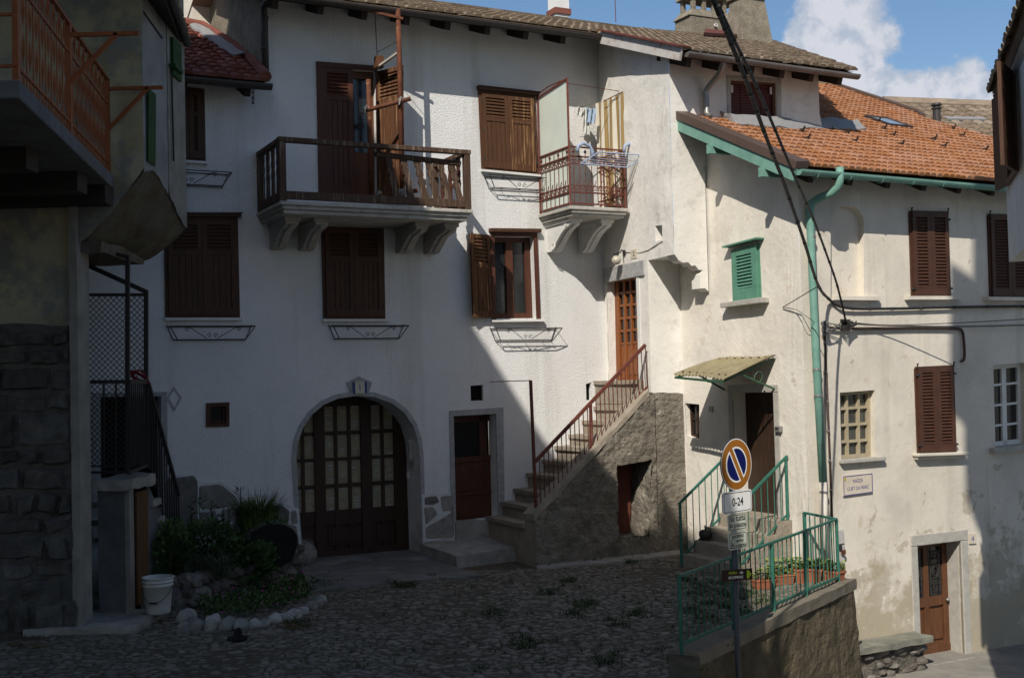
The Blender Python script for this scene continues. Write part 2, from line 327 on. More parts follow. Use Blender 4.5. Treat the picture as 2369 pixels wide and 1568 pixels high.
M['cloth'] = mat('white_cloth', (.6, .6, .57), (.54, .54, .51), scale=4, rough=.95)
M['clothb'] = mat('pale_blue_cloth', (.32, .42, .55), (.27, .36, .48), scale=4, rough=.95)
M['rack'] = flat('pale_blue_plastic', (.32, .4, .55), .5)
M['paper'] = mat('newspaper_pane', (.34, .29, .19), (.24, .205, .14), scale=8, rough=.8)
M['cabinet'] = flat('grey_cabinet', (.48, .47, .45), .6)
M['bench'] = mat('bench_slate', (.23, .23, .19), (.15, .15, .125), scale=4, bump=.4, bscale=20, bdist=.015, rough=.85)
M['rag'] = flat('black_rag', (.008, .008, .009), .9)
# ------------------------------------------------------------------ wall planes
WM = Wall((-.97, 20.0), (.891, .454))          # pebbledash facade of the white house
W2 = Wall((1.67, 21.34), (.37, -.93))          # smooth side wall with the orange door
WB = Wall((2.62, 18.96), (.891, .454))         # front of the upper wing
WC = Wall((2.29, 19.77), (.54, .23))
WG = Wall((2.83, 20.0), (.469, -.883))         # gable wall with door 3
WR = Wall((4.23, 17.364), (.883, .469))         # street front with door 4
WS = Wall(WM.p + WM.n * 1.75, (.891, .454))    # outer face of the stair wall
def pr(w, x0, y0, x1, y1, off=0.0):            # photo rectangle -> t0,t1,z0,z1 on a wall
    xm, ym = (x0 + x1) / 2, (y0 + y1) / 2
    return w.tz(x0, ym, off)[0], w.tz(x1, ym, off)[0], w.tz(xm, y1, off)[1], w.tz(xm, y0, off)[1]
def prq(w, x0, y0, x1, y1, off=0.0): return tq(w, *pr(w, x0, y0, x1, y1, off), off)
def wallmesh(name, w, outer, holes, m, parent, off=0.0, back=None):
    """outer: (t,z) loop; holes: [(t,z) loop, reveal depth]"""
    mb = MB(); loops = [[V((t, z, 0)) for t, z in outer]] + [[V((t, z, 0)) for t, z in h[0]] for h in holes]
    pts = [p for l in loops for p in l]; tri = tessellate_polygon(loops)
    mb.add([w.X(p.x, p.y, off) for p in pts], [tuple(t) for t in tri], .5)
    for lp, d in holes:
        n = len(lp)
        mb.add([w.X(t, z, off) for t, z in lp] + [w.X(t, z, off - d) for t, z in lp], [(i, (i + 1) % n, n + (i + 1) % n, n + i) for i in range(n)], .5)
    return mb.build(name, m, parent)
def uneven(o, s, size=.5, lev=4):              # hand-plastered walls are never flat
    tx = bpy.data.textures.new('unevenness', 'CLOUDS'); tx.noise_scale = size; tx.noise_depth = 3
    sb = o.modifiers.new('fine', 'SUBSURF'); sb.subdivision_type = 'SIMPLE'; sb.levels = sb.render_levels = lev
    dm = o.modifiers.new('uneven', 'DISPLACE'); dm.texture = tx; dm.strength = s; dm.mid_level = .5; dm.texture_coords = 'LOCAL'; return o
def hpx(w, pts): return [w.tz(x, y) for x, y in pts]
def leaf(mb, q, x0, x1, y0, y1, d, th=.04, louv=.32, st=.07, full=False, pitch=.055, planks=4):
    """one shutter leaf: stiles, rails, tilted slats above, boards below"""
    a, b = d, d + th
    mb.qb(q, x0, x0 + st, y0, y1, a, b); mb.qb(q, x1 - st, x1, y0, y1, a, b)
    mb.qb(q, x0 + st, x1 - st, y1 - st, y1, a, b); mb.qb(q, x0 + st, x1 - st, y0, y0 + st * 1.6, a, b)
    ly0 = y0 + st * 1.6 if full else y1 - (y1 - y0) * louv
    if not full:
        mb.qb(q, x0 + st, x1 - st, ly0 - st * .9, ly0, a, b - .002)
        w = (x1 - x0 - 2 * st) / planks
        for i in range(planks):
            mb.qb(q, x0 + st + i * w + .004, x0 + st + (i + 1) * w - .004, y0 + st * 1.6, ly0 - st * .9, a + .004, b - .014 + rnd(-.003, .003))
        mb.qb(q, x0 + st, x1 - st, y0 + st * 1.6, ly0 - st * .9, a, a + .006)
    mb.qb(q, x0 + st, x1 - st, ly0, y1 - st, a, a + .004, 0)
    n = max(3, int((y1 - st - ly0) / pitch)); p = (y1 - st - ly0) / n
    for i in range(n):
        y = ly0 + i * p; j = rnd(-.004, .004)
        mb.hexa([q(x0 + st, y + .004, b - .006), q(x1 - st, y + .004 + j, b - .006), q(x1 - st, y + .014 + j, b - .004), q(x0 + st, y + .014, b - .004),
                 q(x0 + st, y + p * .8, a + .006), q(x1 - st, y + p * .8 + j, a + .006), q(x1 - st, y + p * .8 + .01 + j, a + .006), q(x0 + st, y + p * .8 + .01, a + .006)])
def frame(mb, q, b, d0, d1, bottom=True):
    mb.qb(q, 0, b, 0, q.h, d0, d1); mb.qb(q, q.w - b, q.w, 0, q.h, d0, d1); mb.qb(q, b, q.w - b, q.h - b, q.h, d0, d1)
    if bottom: mb.qb(q, b, q.w - b, 0, b, d0, d1)
def shut_window(house, w, px4, m1='woodb', m2=None, lint=True, sill=True, label=None, off=0.0):
    q = wq(w, px4, off); mb = MB(); frame(mb, q, .05, .0, .03); wd = mb.build('window', M[m1], house)
    if label: wd['label'] = label
    for k in (0, 1):
        s = MB(); x0 = .05 if k == 0 else q.w / 2 + .003; x1 = q.w / 2 - .003 if k == 0 else q.w - .05
        leaf(s, q, x0, x1, .04, q.h - .05, .012); s.build('shutter', M[(m2 or (m1, m1))[k]], wd)
    if lint: MB().qb(q, -.02, q.w + .04, q.h, q.h + .05, 0, .09).qb(q, -.03, q.w + .06, q.h + .05, q.h + .06, 0, .12).build('lintel', M['woodb'], wd)
    if sill: MB().qb(q, -.02, q.w + .03, -.04, -.002, 0, .07).build('sill', M['white'], wd)
    hg = MB()
    for x in (.045, q.w - .045):
        for y in (.2, q.h / 2, q.h - .2): hg.tube([q(x, y - .04, .055), q(x, y + .04, .055)], .009, 6)
    hg.split('hinge', M['iron'], wd)
    return wd, q
# ------------------------------------------------------------------ roofs
class Roof:
    def __init__(s, o, a, slope):
        s.o = V(o); s.a = V(a).normalized(); s.h = V((-s.a.y, s.a.x, 0)); c = 1 / math.sqrt(1 + slope * slope)
        s.b = (s.h + V((0, 0, slope))) * c; s.n = s.a.cross(s.b).normalized(); s.c = c; s.slope = slope
    def ab(s, px, py):
        p = pln(px, py, s.o, s.n) - s.o; return (p.dot(s.a), p.dot(s.b))
    def X(s, a, b, d=0.0): return s.o + s.a * a + s.b * b + s.n * d
def inside(x, y, poly):
    r = False; n = len(poly)
    for i in range(n):
        (x0, y0), (x1, y1) = poly[i], poly[(i + 1) % n]
        if (y0 > y) != (y1 > y) and x < (x1 - x0) * (y - y0) / (y1 - y0) + x0: r = not r
    return r
def roofmesh(rf, poly, m, parent, wa=.22, wb=.36, h=.055, under='rafter', name='roof', thick=.12, jit=.006):
    mb = MB()
    mb.add([rf.X(a, b, -.005) for a, b in poly], [tuple(range(len(poly)))], .2)
    a0 = min(p[0] for p in poly); a1 = max(p[0] for p in poly); b0 = min(p[1] for p in poly); b1 = max(p[1] for p in poly)
    nj = int((b1 - b0) / wb) + 2; ni = int((a1 - a0) / wa) + 2
    for j in range(nj):
        for i in range(ni):
            ca, cb = a0 + (i + .5) * wa, b0 + (j + .5) * wb - .02
            if not inside(ca, min(max(cb, b0 + .01), b1 - .01), poly): continue
            ja, jb, jd, tw = rnd(-jit, jit), rnd(-jit, jit) * 1.6, rnd(-.004, .006), rnd(-.012, .012)
            vs = []
            for e, (bb, lift, sc) in enumerate(((cb - wb * .55, .026, 1.04), (cb + wb * .55, 0, .9))):
                for k in range(7):
                    x = -1 + k / 3; pz = h * math.sqrt(max(0, 1 - (x * .92) ** 2)) if abs(x) < .99 else 0
                    if k in (0, 6): pz = -.004
                    vs.append(rf.X(ca + ja + x * wa * .52 * sc + tw * (e - .5), bb + jb, pz + lift + jd))
            fs = [(k, k + 1, k + 8, k + 7) for k in range(6)] + [tuple(range(7))]
            mb.add(vs, fs)
    r = mb.build(name, m, parent)
    u = MB(); n = len(poly); u.add([rf.X(a, b, -.03) for a, b in poly] + [rf.X(a, b, -thick) for a, b in poly],
          [tuple(range(n, 2 * n))] + [(i, (i + 1) % n, n + (i + 1) % n, n + i) for i in range(n)]); u.build('roof_boarding', M[under], r)
    return r
def rafters(rf, a0, a1, step, b0, b1, parent, d=-.12, w=.1, h=.13):
    mb = MB(); a = a0
    while a < a1:
        mb.hexa([rf.X(a + x, b, d - y) for b in (b0, b1) for x, y in ((0, 0), (w, 0), (w, h), (0, h))]); a += step
    mb.split('rafter', M['rafter'], parent)
def gutter(pts, r, m, parent, name='gutter', seg=9):
    """half-round open gutter along pts"""
    mb = MB(); pts = [V(p) for p in pts]; vs = []; n = len(pts)
    for i, p in enumerate(pts):
        d = (pts[min(i + 1, n - 1)] - pts[max(i - 1, 0)]).normalized(); x = d.cross(V((0, 0, 1))).normalized()
        for rr in (r, r * .9):
            for k in range(seg):
                a = math.pi * k / (seg - 1); vs.append(p + x * math.cos(a) * rr - V((0, 0, 1)) * math.sin(a) * rr)
    s2 = 2 * seg
    for i in range(n - 1):
        for k in range(seg - 1):
            for o in (0, seg): mb.f.append((i * s2 + o + k, i * s2 + o + k + 1, (i + 1) * s2 + o + k + 1, (i + 1) * s2 + o + k)); mb.t.append(.5)
        for k in (0, seg - 1): mb.f.append((i * s2 + k, i * s2 + seg + k, (i + 1) * s2 + seg + k, (i + 1) * s2 + k)); mb.t.append(.5)
    mb.v = [tuple(v) for v in vs]
    for e in (0, n - 1): mb.f.append(tuple(e * s2 + k for k in range(seg))); mb.t.append(.5)
    return mb.build(name, m, parent)
# ================================================================== WHITE HOUSE
white = thing('white_house', 'white three-storey house with pebbledash front, arched glazed door and two balconies', 'house')
tl = WM.tz(150, 900)[0]; tc = 3.08; ts = WM.tz(606, 150)[0]
ARCH = [(703, 1312), (692, 1180), (685, 1060), (688, 1025), (700, 990), (720, 960), (748, 936), (780, 922), (825, 915), (865, 918), (905, 932), (935, 955), (955, 985), (966, 1020), (970, 1060), (972, 1150), (977, 1290)]
archh = hpx(WM, ARCH)
rdoor = hpx(WM, [(1048, 962), (1146, 957), (1152, 1197), (1054, 1210)])
fdoor = hpx(WM, [(745, 156), (868, 165), (872, 453), (750, 450)])
dwin = hpx(WM, [(1142, 547), (1233, 548), (1240, 736), (1146, 737)])
bdoor = hpx(WM, [(232, 918), (372, 916), (374, 1240), (234, 1260)])
sq1 = hpx(WM, [(480, 936), (526, 934), (526, 983), (480, 984)])
sq2 = hpx(WM, [(1088, 892), (1117, 890), (1118, 926), (1089, 927)])
slot = hpx(WM, [(1355, 888), (1367, 884), (1368, 925), (1356, 925)])
wall_out = [(tl, -.15), (tc, -.15), (tc, 9.03), (ts, 9.03), (ts, 7.75), (tl, 7.7)]
wallmesh('wall', WM, wall_out, [(archh, .66), (rdoor, .28), (fdoor, .17), (dwin, .22), (bdoor, .3), (sq1, .12), (sq2, .4), (slot, .35)], M['dash'], white)
for k in (WM.tz(606, 200)[0],):                # end wall of the tall part
    MB().poly([WM.X(k, -.1), WM.X(k, 8.95), WM.X(k, 10.9, -5), WM.X(k, -.1, -5)]).build('wall', M['chim'], white)
voids = MB()
for lp, d in ((sq2, .06), (slot, .08)): voids.poly([WM.X(t, z, -d) for t, z in lp])  # black sheets just behind the face paint the shade of the holes
voids.split('vent_shade_sheet', M['void'], white)
# smooth side wall (W2) and short return (WC)
k1, k1u = 1.69, 2.563; zl = 4.84
d2 = [W2.tz(1403, 650), W2.tz(1472, 641), W2.tz(1477, 879), W2.tz(1408, 884)]
ho2 = hpx(W2, [(1515, 523), (1531, 520), (1532, 556), (1516, 560)])
wallmesh('wall', W2, [(0, -.1), (k1, -.1), (k1, zl), (k1u, zl), (k1u, 8.10), (0, 9.05)], [(d2, .2), (ho2, .25)], M['plaster'], white)['label'] = 'smooth lime-plastered side wall'
uneven(white.children[-1], .03)
MB().poly([W2.X(t, z, -.25) for t, z in ho2]).build('vent_shade_sheet', M['void'], white)
WCl = (V((2.83, 20.0, 0)) - WC.p).length
wallmesh('wall', WC, [(-.01, 2.55), (WCl + .02, 2.55), (WCl + .02, zl), (-.01, zl)], [], M['plaster'], white)
mbr = MB(); n = 10
mbr.rough([WC.X(0, -.1, .02), WC.X(WCl + .02, -.1, .02), WC.X(WCl + .02, 2.62, .02), WC.X(0, 2.64, .02), WC.X(0, -.1, -.1), WC.X(WCl + .02, -.1, -.1), WC.X(WCl + .02, 2.62, -.1), WC.X(0, 2.64, -.1)], 10, .022, 5)
mbr.build('rough_plinth', M['rough'], white)
MB().poly([W2.X(k1, zl), W2.X(k1u, zl), WG.X(.77, zl), WG.X(0, zl)]).build('soffit', M['plaster'], white)
# wing front with corbelled lower edge
cc = lambda x, y: WB.tz((1400 + x / 3.484) * .98667, (450 + y / 3.484) * .98667)
prof = [cc(*p) for p in ((640, 510), (665, 560), (700, 578), (742, 574), (768, 604), (800, 600), (826, 634), (862, 640), (836, 676), (838, 788), (880, 786), (900, 806), (926, 815))]
prof[0] = (0.0, prof[0][1]); prof[-1] = (.64, prof[-1][1])
tb = WB.tz(1893, 200)[0]; tb2 = WB.tz(1906, 295)[0]
rw = hpx(WB, [(1688, 185), (1796, 190), (1797, 300), (1690, 294)])
wallmesh('wall', WB, prof + [(.64, 6.3), (tb2, 6.3), (tb2, 6.9), (tb, 7.35), (tb, 8.08), (0, 8.08)], [(rw, .12)], M['plaster'], white)
ed = MB(); ins = [(t, z) for t, z in prof]
ed.add([WB.X(t, z) for t, z in ins] + [WB.X(t, z, -.22) for t, z in ins], [(i, i + 1, len(ins) + i + 1, len(ins) + i) for i in range(len(ins) - 1)])
ed.poly([WB.X(t, z, -.22) for t, z in prof + [(.64, zl + .02), (0, zl + .02)]])
ed.build('corbel_edge', M['plaster'], white)
MB().poly([WB.X(tb, 8.08), WB.X(tb, 7.35), WB.X(tb2, 6.9), WB.X(tb2, 5.5), WB.X(tb2, 5.5, -2.5), WB.X(tb, 8.9, -2.5)]).build('wall', M['plaster'], white)
# roller window of the wing
q = Quad(*[WB.X(t, z, -.12) for t, z in rw], WB.n)
mb = MB(); frame(mb, q, .05, 0, .08); wd = mb.build('window', M['wood_door'], white)
mb = MB(); nn = 16
for i in range(nn): mb.qb(q, .05, q.w - .05, .03 + i * (q.h - .08) / nn, .03 + (i + .86) * (q.h - .08) / nn, .01, .032 + .004 * (i % 2))
mb.qb(q, .04, q.w - .04, .02, q.h - .05, .002, .008)
for x in (.28, .72): mb.qb(q, q.w * x, q.w * x + .012, .05, q.h - .06, .03, .045)
mb.build('roller_blind', M['roller'], wd)
mb = MB(); fr = wq(WB, [(1680, 176), (1806, 184), (1806, 296), (1682, 294)]); frame(mb, fr, .075, 0, .012, False); mb.build('surround', M['jambl'], wd)
mb = MB()
for x in (.06, q.w - .1): mb.qb(q, x, x + .04, q.h - .2, q.h - .08, .05, .07)
mb.split('bracket', M['enamel'], wd)
mb = MB(); mb.rough([WB.X(.1, 6.95, .02), WB.X(tb2 + .1, 5.9, .02), WB.X(tb2 + .1, 6.0, .02), WB.X(.1, 7.08, .02), WB.X(.1, 6.95, .0), WB.X(tb2, 5.9, .0), WB.X(tb2, 6, .0), WB.X(.1, 7.08, .0)], 8, .02, 5)
# main roof
RM = Roof(WM.X(0, 8.87, .72), WM.u, .38)
wing_b = -(3.1 - .72) / RM.c
vtop = RM.ab(1778, 96); wa1 = WM.tz(1975, 150, 3.1)[0]
ridge = 3.3 / RM.c; print('VTOP', vtop)
mpoly = [(ts - .35, 0), (2.6, 0), (2.6, wing_b), (wa1, wing_b), vtop, (4.2, ridge), (ts - .35, ridge)]
roof = roofmesh(RM, mpoly, M['tile_tan'], white, wa=.17, wb=.3, h=.045, jit=.012)
rafters(RM, ts, 2.5, .72, .05, 1.0, roof); rafters(RM, 2.75, wa1 - .1, .62, wing_b + .05, wing_b + .9, roof)
gutter([RM.X(ts - .4, -.05, -.02), RM.X(2.62, -.05, -.04)], .075, M['gutter'], roof)
gutter([RM.X(2.66, wing_b - .05, -.02), RM.X(wa1 + .05, wing_b - .05, -.05)], .075, M['gutterg'], roof)
mb = MB(); mb.hexa([RM.X(a, b, d) for d in (-.16, .05) for a, b in ((2.56, -.05), (2.6, -.05), (2.6, wing_b - .03), (2.56, wing_b - .03))]); mb.build('fascia', M['fascia'], roof)
mb = MB(); mb.hexa([RM.X(a, b, d) for d in (.05, .075) for a, b in ((2.5, .0), (2.72, .0), (2.72, wing_b - .05), (2.5, wing_b - .05))]); mb.build('rake_cap', M['rust'], roof)
# back slope so the roof is a solid
mb = MB(); mb.add([RM.X(ts - .35, ridge), RM.X(5, ridge), RM.X(5, ridge) - WM.n * 4 - V((0, 0, 1.4)), RM.X(ts - .35, ridge) - WM.n * 4 - V((0, 0, 1.4))], [(0, 1, 2, 3)]); mb.build('back_slope', M['tile_tan'], roof)
mb = MB()
a = ts - .35
while a < 5: # ridge tiles
    mb.hexa([RM.X(a, ridge - .12, .02), RM.X(a + .36, ridge - .12, .02), RM.X(a + .36, ridge, .1), RM.X(a, ridge, .1), RM.X(a, ridge, .1), RM.X(a + .36, ridge, .1), RM.X(a + .36, ridge, .1) - WM.n * .12 - V((0, 0, .1)), RM.X(a, ridge, .1) - WM.n * .12 - V((0, 0, .1))]); a += .37
mb.build('ridge_tile', M['tile_tan'], roof)
# zinc downpipe of the wing, dark downpipe at the left
gx = lambda x, y, o: WM.P(x, y, o)
MB().tube([gx(1672, 132, 3.08), gx(1671, 150, 3.05), gx(1664, 172, 2.95), gx(1636, 205, 2.66), gx(1632, 215, 2.64), gx(1634, 262, 2.64), gx(1642, 270, 2.7)], .05, 10).build('downpipe', M['zinc'], white, True)
MB().tube([gx(640, -8, .8), gx(616, 4, .5), gx(610, 14, .12), gx(612, 60, .09), gx(615, 186, .09)], .055, 10).build('downpipe', M['gutter'], white, True)
mb = MB()
for y in (40, 110, 165): mb.tube([gx(612, y, .09), gx(612, y + 4, .09)], .064, 10)
mb.split('pipe_clip', M['gutter'], white)
# left lean-to roof of red tiles
RL = Roof(WM.X(tl - .2, 7.52, .55), WM.u, .48)
lp = [RL.ab(*p) for p in ((395, 186), (616, 193), (575, 142), (520, 105), (470, 72), (400, 44))]
lp[0] = (lp[0][0] - 1.5, 0); lp[1] = (lp[1][0], 0); lp[-1] = (lp[-1][0] - 1.5, lp[-1][1])
rl = roofmesh(RL, lp, M['tile_red'], white, wa=.19, wb=.3, h=.06)
gutter([RL.X(-1, -.05, -.02), RL.X(lp[1][0] + .08, -.05, -.02)], .085, M['gutter'], rl)
rafters(RL, lp[1][0] - 2.2, lp[1][0] - .1, .95, .05, .8, rl)
mb = MB(); pts = [RL.X(a, b, .09) for a, b in (lp[1], lp[2], lp[3], lp[4], lp[5])]
mb.tube([p for p in pts], .085, 8); mb.build('hip_tile', M['tile_red'], rl)
mb = MB()
for (a, b), (c, d) in (((lp[2]), (lp[3])), ((lp[3]), (lp[4]))):
    mb.rough([RL.X(a - .28, b - .05, .06), RL.X(a - .08, b, .08), RL.X(c - .08, d, .08), RL.X(c - .28, d - .05, .06), RL.X(a - .28, b - .05, .1), RL.X(a - .08, b, .12), RL.X(c - .08, d, .12), RL.X(c - .28, d - .05, .1)], 4, .03, 5)
mb.split('lead_flashing', M['lead'], rl)
mb = MB(); 
for i in range(7): mb.lathe([(.018, -.01), (.024, 0), (.018, .01)], gx(585, 203 + i * 6, .5), 6, Matrix.Rotation(i * 1.5, 3, 'X'))
mb.build('hanging_chain', M['iron'], rl)
# chimneys (parts of the roof)
def chimney_small(px, py, b):
    p = RM.X(*RM.ab(px, py)); 
    c = MB().box(p + V((0, 0, .5)), .42, .42, 1.3, WM.ang).build('chimney', M['white'], roof)
    MB().box(p + V((0, 0, .0)), .5, .5, .16, WM.ang).build('flashing', M['tile_red'], roof)
    return c
chimney_small(1292, 32, 0)
pb = RM.X(*RM.ab(1640, 80)); pb2 = RM.X(*RM.ab(1732, 98)); ux, nx = WM.u, WM.n
dd = pb.y; sc_ = pb.y / FP
mb = MB(); w_ = 145 * sc_; h_ = 46 * sc_
cen = pb + V((0, 0, 0)); nseg = 0
def frust(mb, c, w0, d0, w1, d1, z0, z1):
    mb.hexa([c + ux * (i * w / 2) + nx * (j * d / 2) + V((0, 0, z)) for w, d, z in ((w0, d0, z0), (w1, d1, z1)) for i, j in ((-1, -1), (1, -1), (1, 1), (-1, 1))])
frust(mb, cen, w_ * 1.08, .8, w_ * 1.02, .75, -.5, h_ * .6); frust(mb, cen, w_ * 1.1, .82, w_ * .9, .65, h_ * .6, h_)
for i in range(5):
    for j in (-1, 1): frust(mb, cen + ux * ((i - 2) * w_ * .2) + nx * (j * .24), .13, .13, .12, .12, h_, h_ + .34)
frust(mb, cen, w_ * .98, .8, w_ * .94, .76, h_ + .34, h_ + .44)
mb.build('chimney', M['chim'], roof, bevel=.02)
mb = MB(); w2 = 84 * sc_; c2 = pb2 + ux * .02 - nx * .05; h2 = 88 * sc_
frust(mb, c2, w2 * 1.04, .8, w2 * .72, .55, -.25, h2)
for i in range(4): frust(mb, c2, w2 * (.86 - .03 * (i % 2)), .7, w2 * (.8 - .03 * (i % 2)), .66, h2 + i * .1 + (.04), h2 + i * .1 + .1); frust(mb, c2, w2 * .66, .5, w2 * .66, .5, h2 + i * .1, h2 + i * .1 + .05)
mb.build('chimney', M['chim'], roof, bevel=.015)
pv = cen + nx * .42 + V((0, 0, .12)) - ux * .1
MB().lathe([(.05, 0), (.05, .06), (.035, .06), (.035, .01)], pv, 12, Matrix.Rotation(WM.ang, 3, 'Z') @ Matrix.Rotation(R(90), 3, 'X')).build('vent_pipe', M['enamel'], roof)
pa = RM.X(*RM.ab(1424, 52)); MB().tube([pa, pa + V((-.01, 0, 1.1))], .012, 5).build('antenna_mast', M['rust'], roof)
mb = MB(); mb.rough([RM.X(*RM.ab(x, y), d) for d in (.09, .16) for x, y in ((1625, 92), (1700, 96), (1706, 84), (1630, 80))], 3, .01, 5); mb.build('flashing', M['rust'], roof)
# ---------------- windows with closed shutters
shut_window(white, WM, [(379, 503), (549, 503), (554, 735), (382, 735)], 'woodb')
shut_window(white, WM, [(742, 523), (886, 526), (890, 738), (747, 738)], 'woodb')
shut_window(white, WM, [(1105, 209), (1236, 223), (1243, 405), (1113, 393)], 'woodw', ('woodw', 'worn'))
shut_window(white, WM, [(396, 200), (472, 207), (475, 375), (398, 370)], 'woodb', lint=False)
# open window under the balcony
q = Quad(*[WM.X(t, z, 0) for t, z in dwin], WM.n)
mb = MB(); b = .07
for x0, x1, y0, y1 in ((-b, 0, -.02, q.h + b), (q.w, q.w + b, -.02, q.h + b), (0, q.w, q.h, q.h + b)): mb.qb(q, x0, x1, y0, y1, 0, .03)
wd = mb.build('window', M['wood_red'], white)
MB().qb(q, -.1, q.w + .12, q.h + b, q.h + b + .06, 0, .1).build('lintel', M['woodb'], wd)
MB().qb(q, -.1, q.w + .12, -.06, -.02, -.1, .08).build('sill', M['white'], wd)
mb = MB(); mx = q.w * .47
for x0, x1 in ((0, .07), (mx - .07, mx + .06), (q.w * .86, q.w)): mb.qb(q, x0, x1, 0, q.h, -.2, -.13)
mb.qb(q, 0, q.w, 0, .1, -.2, -.135); mb.qb(q, 0, q.w, q.h - .08, q.h, -.2, -.135); mb.build('casement', M['wood_red'], wd)
MB().qb(q, .06, q.w - .04, .09, q.h - .08, -.19, -.18).build('pane', M['glass'], wd)
mb = MB()
for x0, x1 in ((.1, mx - .12), (mx + .1, q.w - .12)):
    n = 12
    for i in range(n): mb.qb(q, x0 + (x1 - x0) * i / n, x0 + (x1 - x0) * (i + 1) / n, .1, q.h * .9, -.215 - .008 * (i % 2), -.205 - .008 * (i % 2))
def swing(w, hinge_px_top, hinge_px_bot, width, ang, side, m, parent, louv=.32, mats=None, th=.04):
    ht, hb = w.P(*hinge_px_top), w.P(*hinge_px_bot); d = (w.u * (math.cos(ang) * side) + w.n * math.sin(ang)) * width
    if side > 0: qq = Quad(ht, ht + d, hb + d, hb, V((d.y, -d.x, 0)).normalized())
    else: qq = Quad(ht + d, ht, hb, hb + d, V((-d.y, d.x, 0)).normalized())
    s = MB(); leaf(s, qq, 0, qq.w, .02, qq.h - .01, -th / 2, th, louv); return s.build('shutter', M[m], parent)
swing(WM, (1131, 543), (1139, 738), .46, R(19), -1, 'worn', wd, .36)
# french door onto the wooden balcony
q = Quad(*[WM.X(t, z, 0) for t, z in fdoor], WM.n)
mb = MB()
for x0, x1, y0, y1 in ((-.1, 0, 0, q.h + .08), (q.w, q.w + .03, 0, q.h + .08), (0, q.w, q.h, q.h + .08)): mb.qb(q, x0, x1, y0, y1, 0, .035)
fd = mb.build('french_door', M['wood_red'], white)
s = MB(); leaf(s, q, -.02, q.w * .56, .02, q.h, -.02, .04, .22, .085); s.build('shutter', M['wood_red'], fd)
swing(WM, (872, 166), (875, 455), .6, R(68), 1, 'worn', fd, .24)
mb = MB(); gxx = q.w
for x0, x1, y0, y1 in ((.0, .08, 0, q.h), (gxx - .09, gxx, 0, q.h), (.08, gxx - .09, 0, .72), (.08, gxx - .09, q.h - .12, q.h)): mb.qb(q, x0, x1, y0, y1, -.168, -.10)
mb.build('glazed_leaf', M['wood_door'], fd); MB().qb(q, .05, gxx - .05, .7, q.h - .1, -.15, -.13).build('pane', M['glass'], fd)
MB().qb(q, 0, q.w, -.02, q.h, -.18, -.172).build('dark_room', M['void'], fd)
# little square window bottom left
q = wq(WM, [(476, 932), (530, 930), (530, 986), (476, 988)]); mb = MB(); frame(mb, q, .055, -.06, .02); wd = mb.build('window', M['woodb'], white)
qi = wq(WM, [(484, 940), (521, 939), (521, 977), (484, 978)]); mb = MB(); frame(mb, qi, .03, -.08, -.03); mb.build('casement', M['woodb'], wd); MB().qb(q, .03, q.w - .03, .03, q.h - .03, -.1, -.08).build('pane', M['dglass'], wd)
# red door
q = Quad(*[WM.X(t, z, -.28) for t, z in rdoor], WM.n)
mb = MB(); mb.qb(q, 0, q.w, 0, q.h * .58, 0, .035)
for x0, x1, y0, y1 in ((0, .08, .58, 1), (q.w - .2, q.w - .06, .58, 1), (0, q.w, .93, 1)): mb.qb(q, x0, x1, q.h * y0, q.h * y1, 0, .04)
mb.qb(q, 0, q.w, q.h * .55, q.h * .6, .03, .055); mb.qb(q, .1, q.w - .2, q.h * .27, q.h * .5, .035, .05); mb.qb(q, .1, q.w - .2, q.h * .03, q.h * .22, .035, .05); mb.qb(q, 0, q.w, q.h * .23, q.h * .255, .03, .05)
dr = mb.build('door', M['wood_red'], white, bevel=.004); dr['label'] = 'plain red-brown wooden door with a dark upper window'
MB().qb(q, .05, q.w - .1, q.h * .56, q.h * .97, .005, .015).build('pane', M['dglass'], dr)
mb = MB(); mb.lathe([(.0, .0), (.025, .01), (.03, .03), (0, .045)], q(q.w - .1, q.h * .5, .05), 8, Matrix.Rotation(WM.ang, 3, 'Z') @ Matrix.Rotation(R(90), 3, 'X')); mb.build('handle', M['iron'], dr)
mb = MB(); o = hpx(WM, [(1039, 950), (1163, 942), (1166, 1190), (1043, 1213)])
def surround(mb, w, o, i, d=.015, d0=0):
    n = len(o)
    for k in range(n - 1):
        a, b, c, e = o[k], o[k + 1], i[k + 1], i[k]
        mb.hexa([w.X(*a, d0), w.X(*b, d0), w.X(*c, d0), w.X(*e, d0), w.X(*a, d), w.X(*b, d), w.X(*c, d), w.X(*e, d)])
surround(mb, WM, [o[3], o[0], o[1], o[2]], [rdoor[3], rdoor[0], rdoor[1], rdoor[2]], .02, -.02); mb.build('door_surround', M['jamb'], white)
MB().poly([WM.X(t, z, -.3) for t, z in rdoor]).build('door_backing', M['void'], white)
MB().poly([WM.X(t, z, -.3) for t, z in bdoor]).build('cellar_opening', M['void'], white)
mb = MB(); o = hpx(WM, [(213, 908), (386, 906), (388, 1235), (215, 1265)]); surround(mb, WM, [o[3], o[0], o[1], o[2]], [bdoor[3], bdoor[0], bdoor[1], bdoor[2]], .02, -.02); mb.build('door_surround', M['jamb'], white)
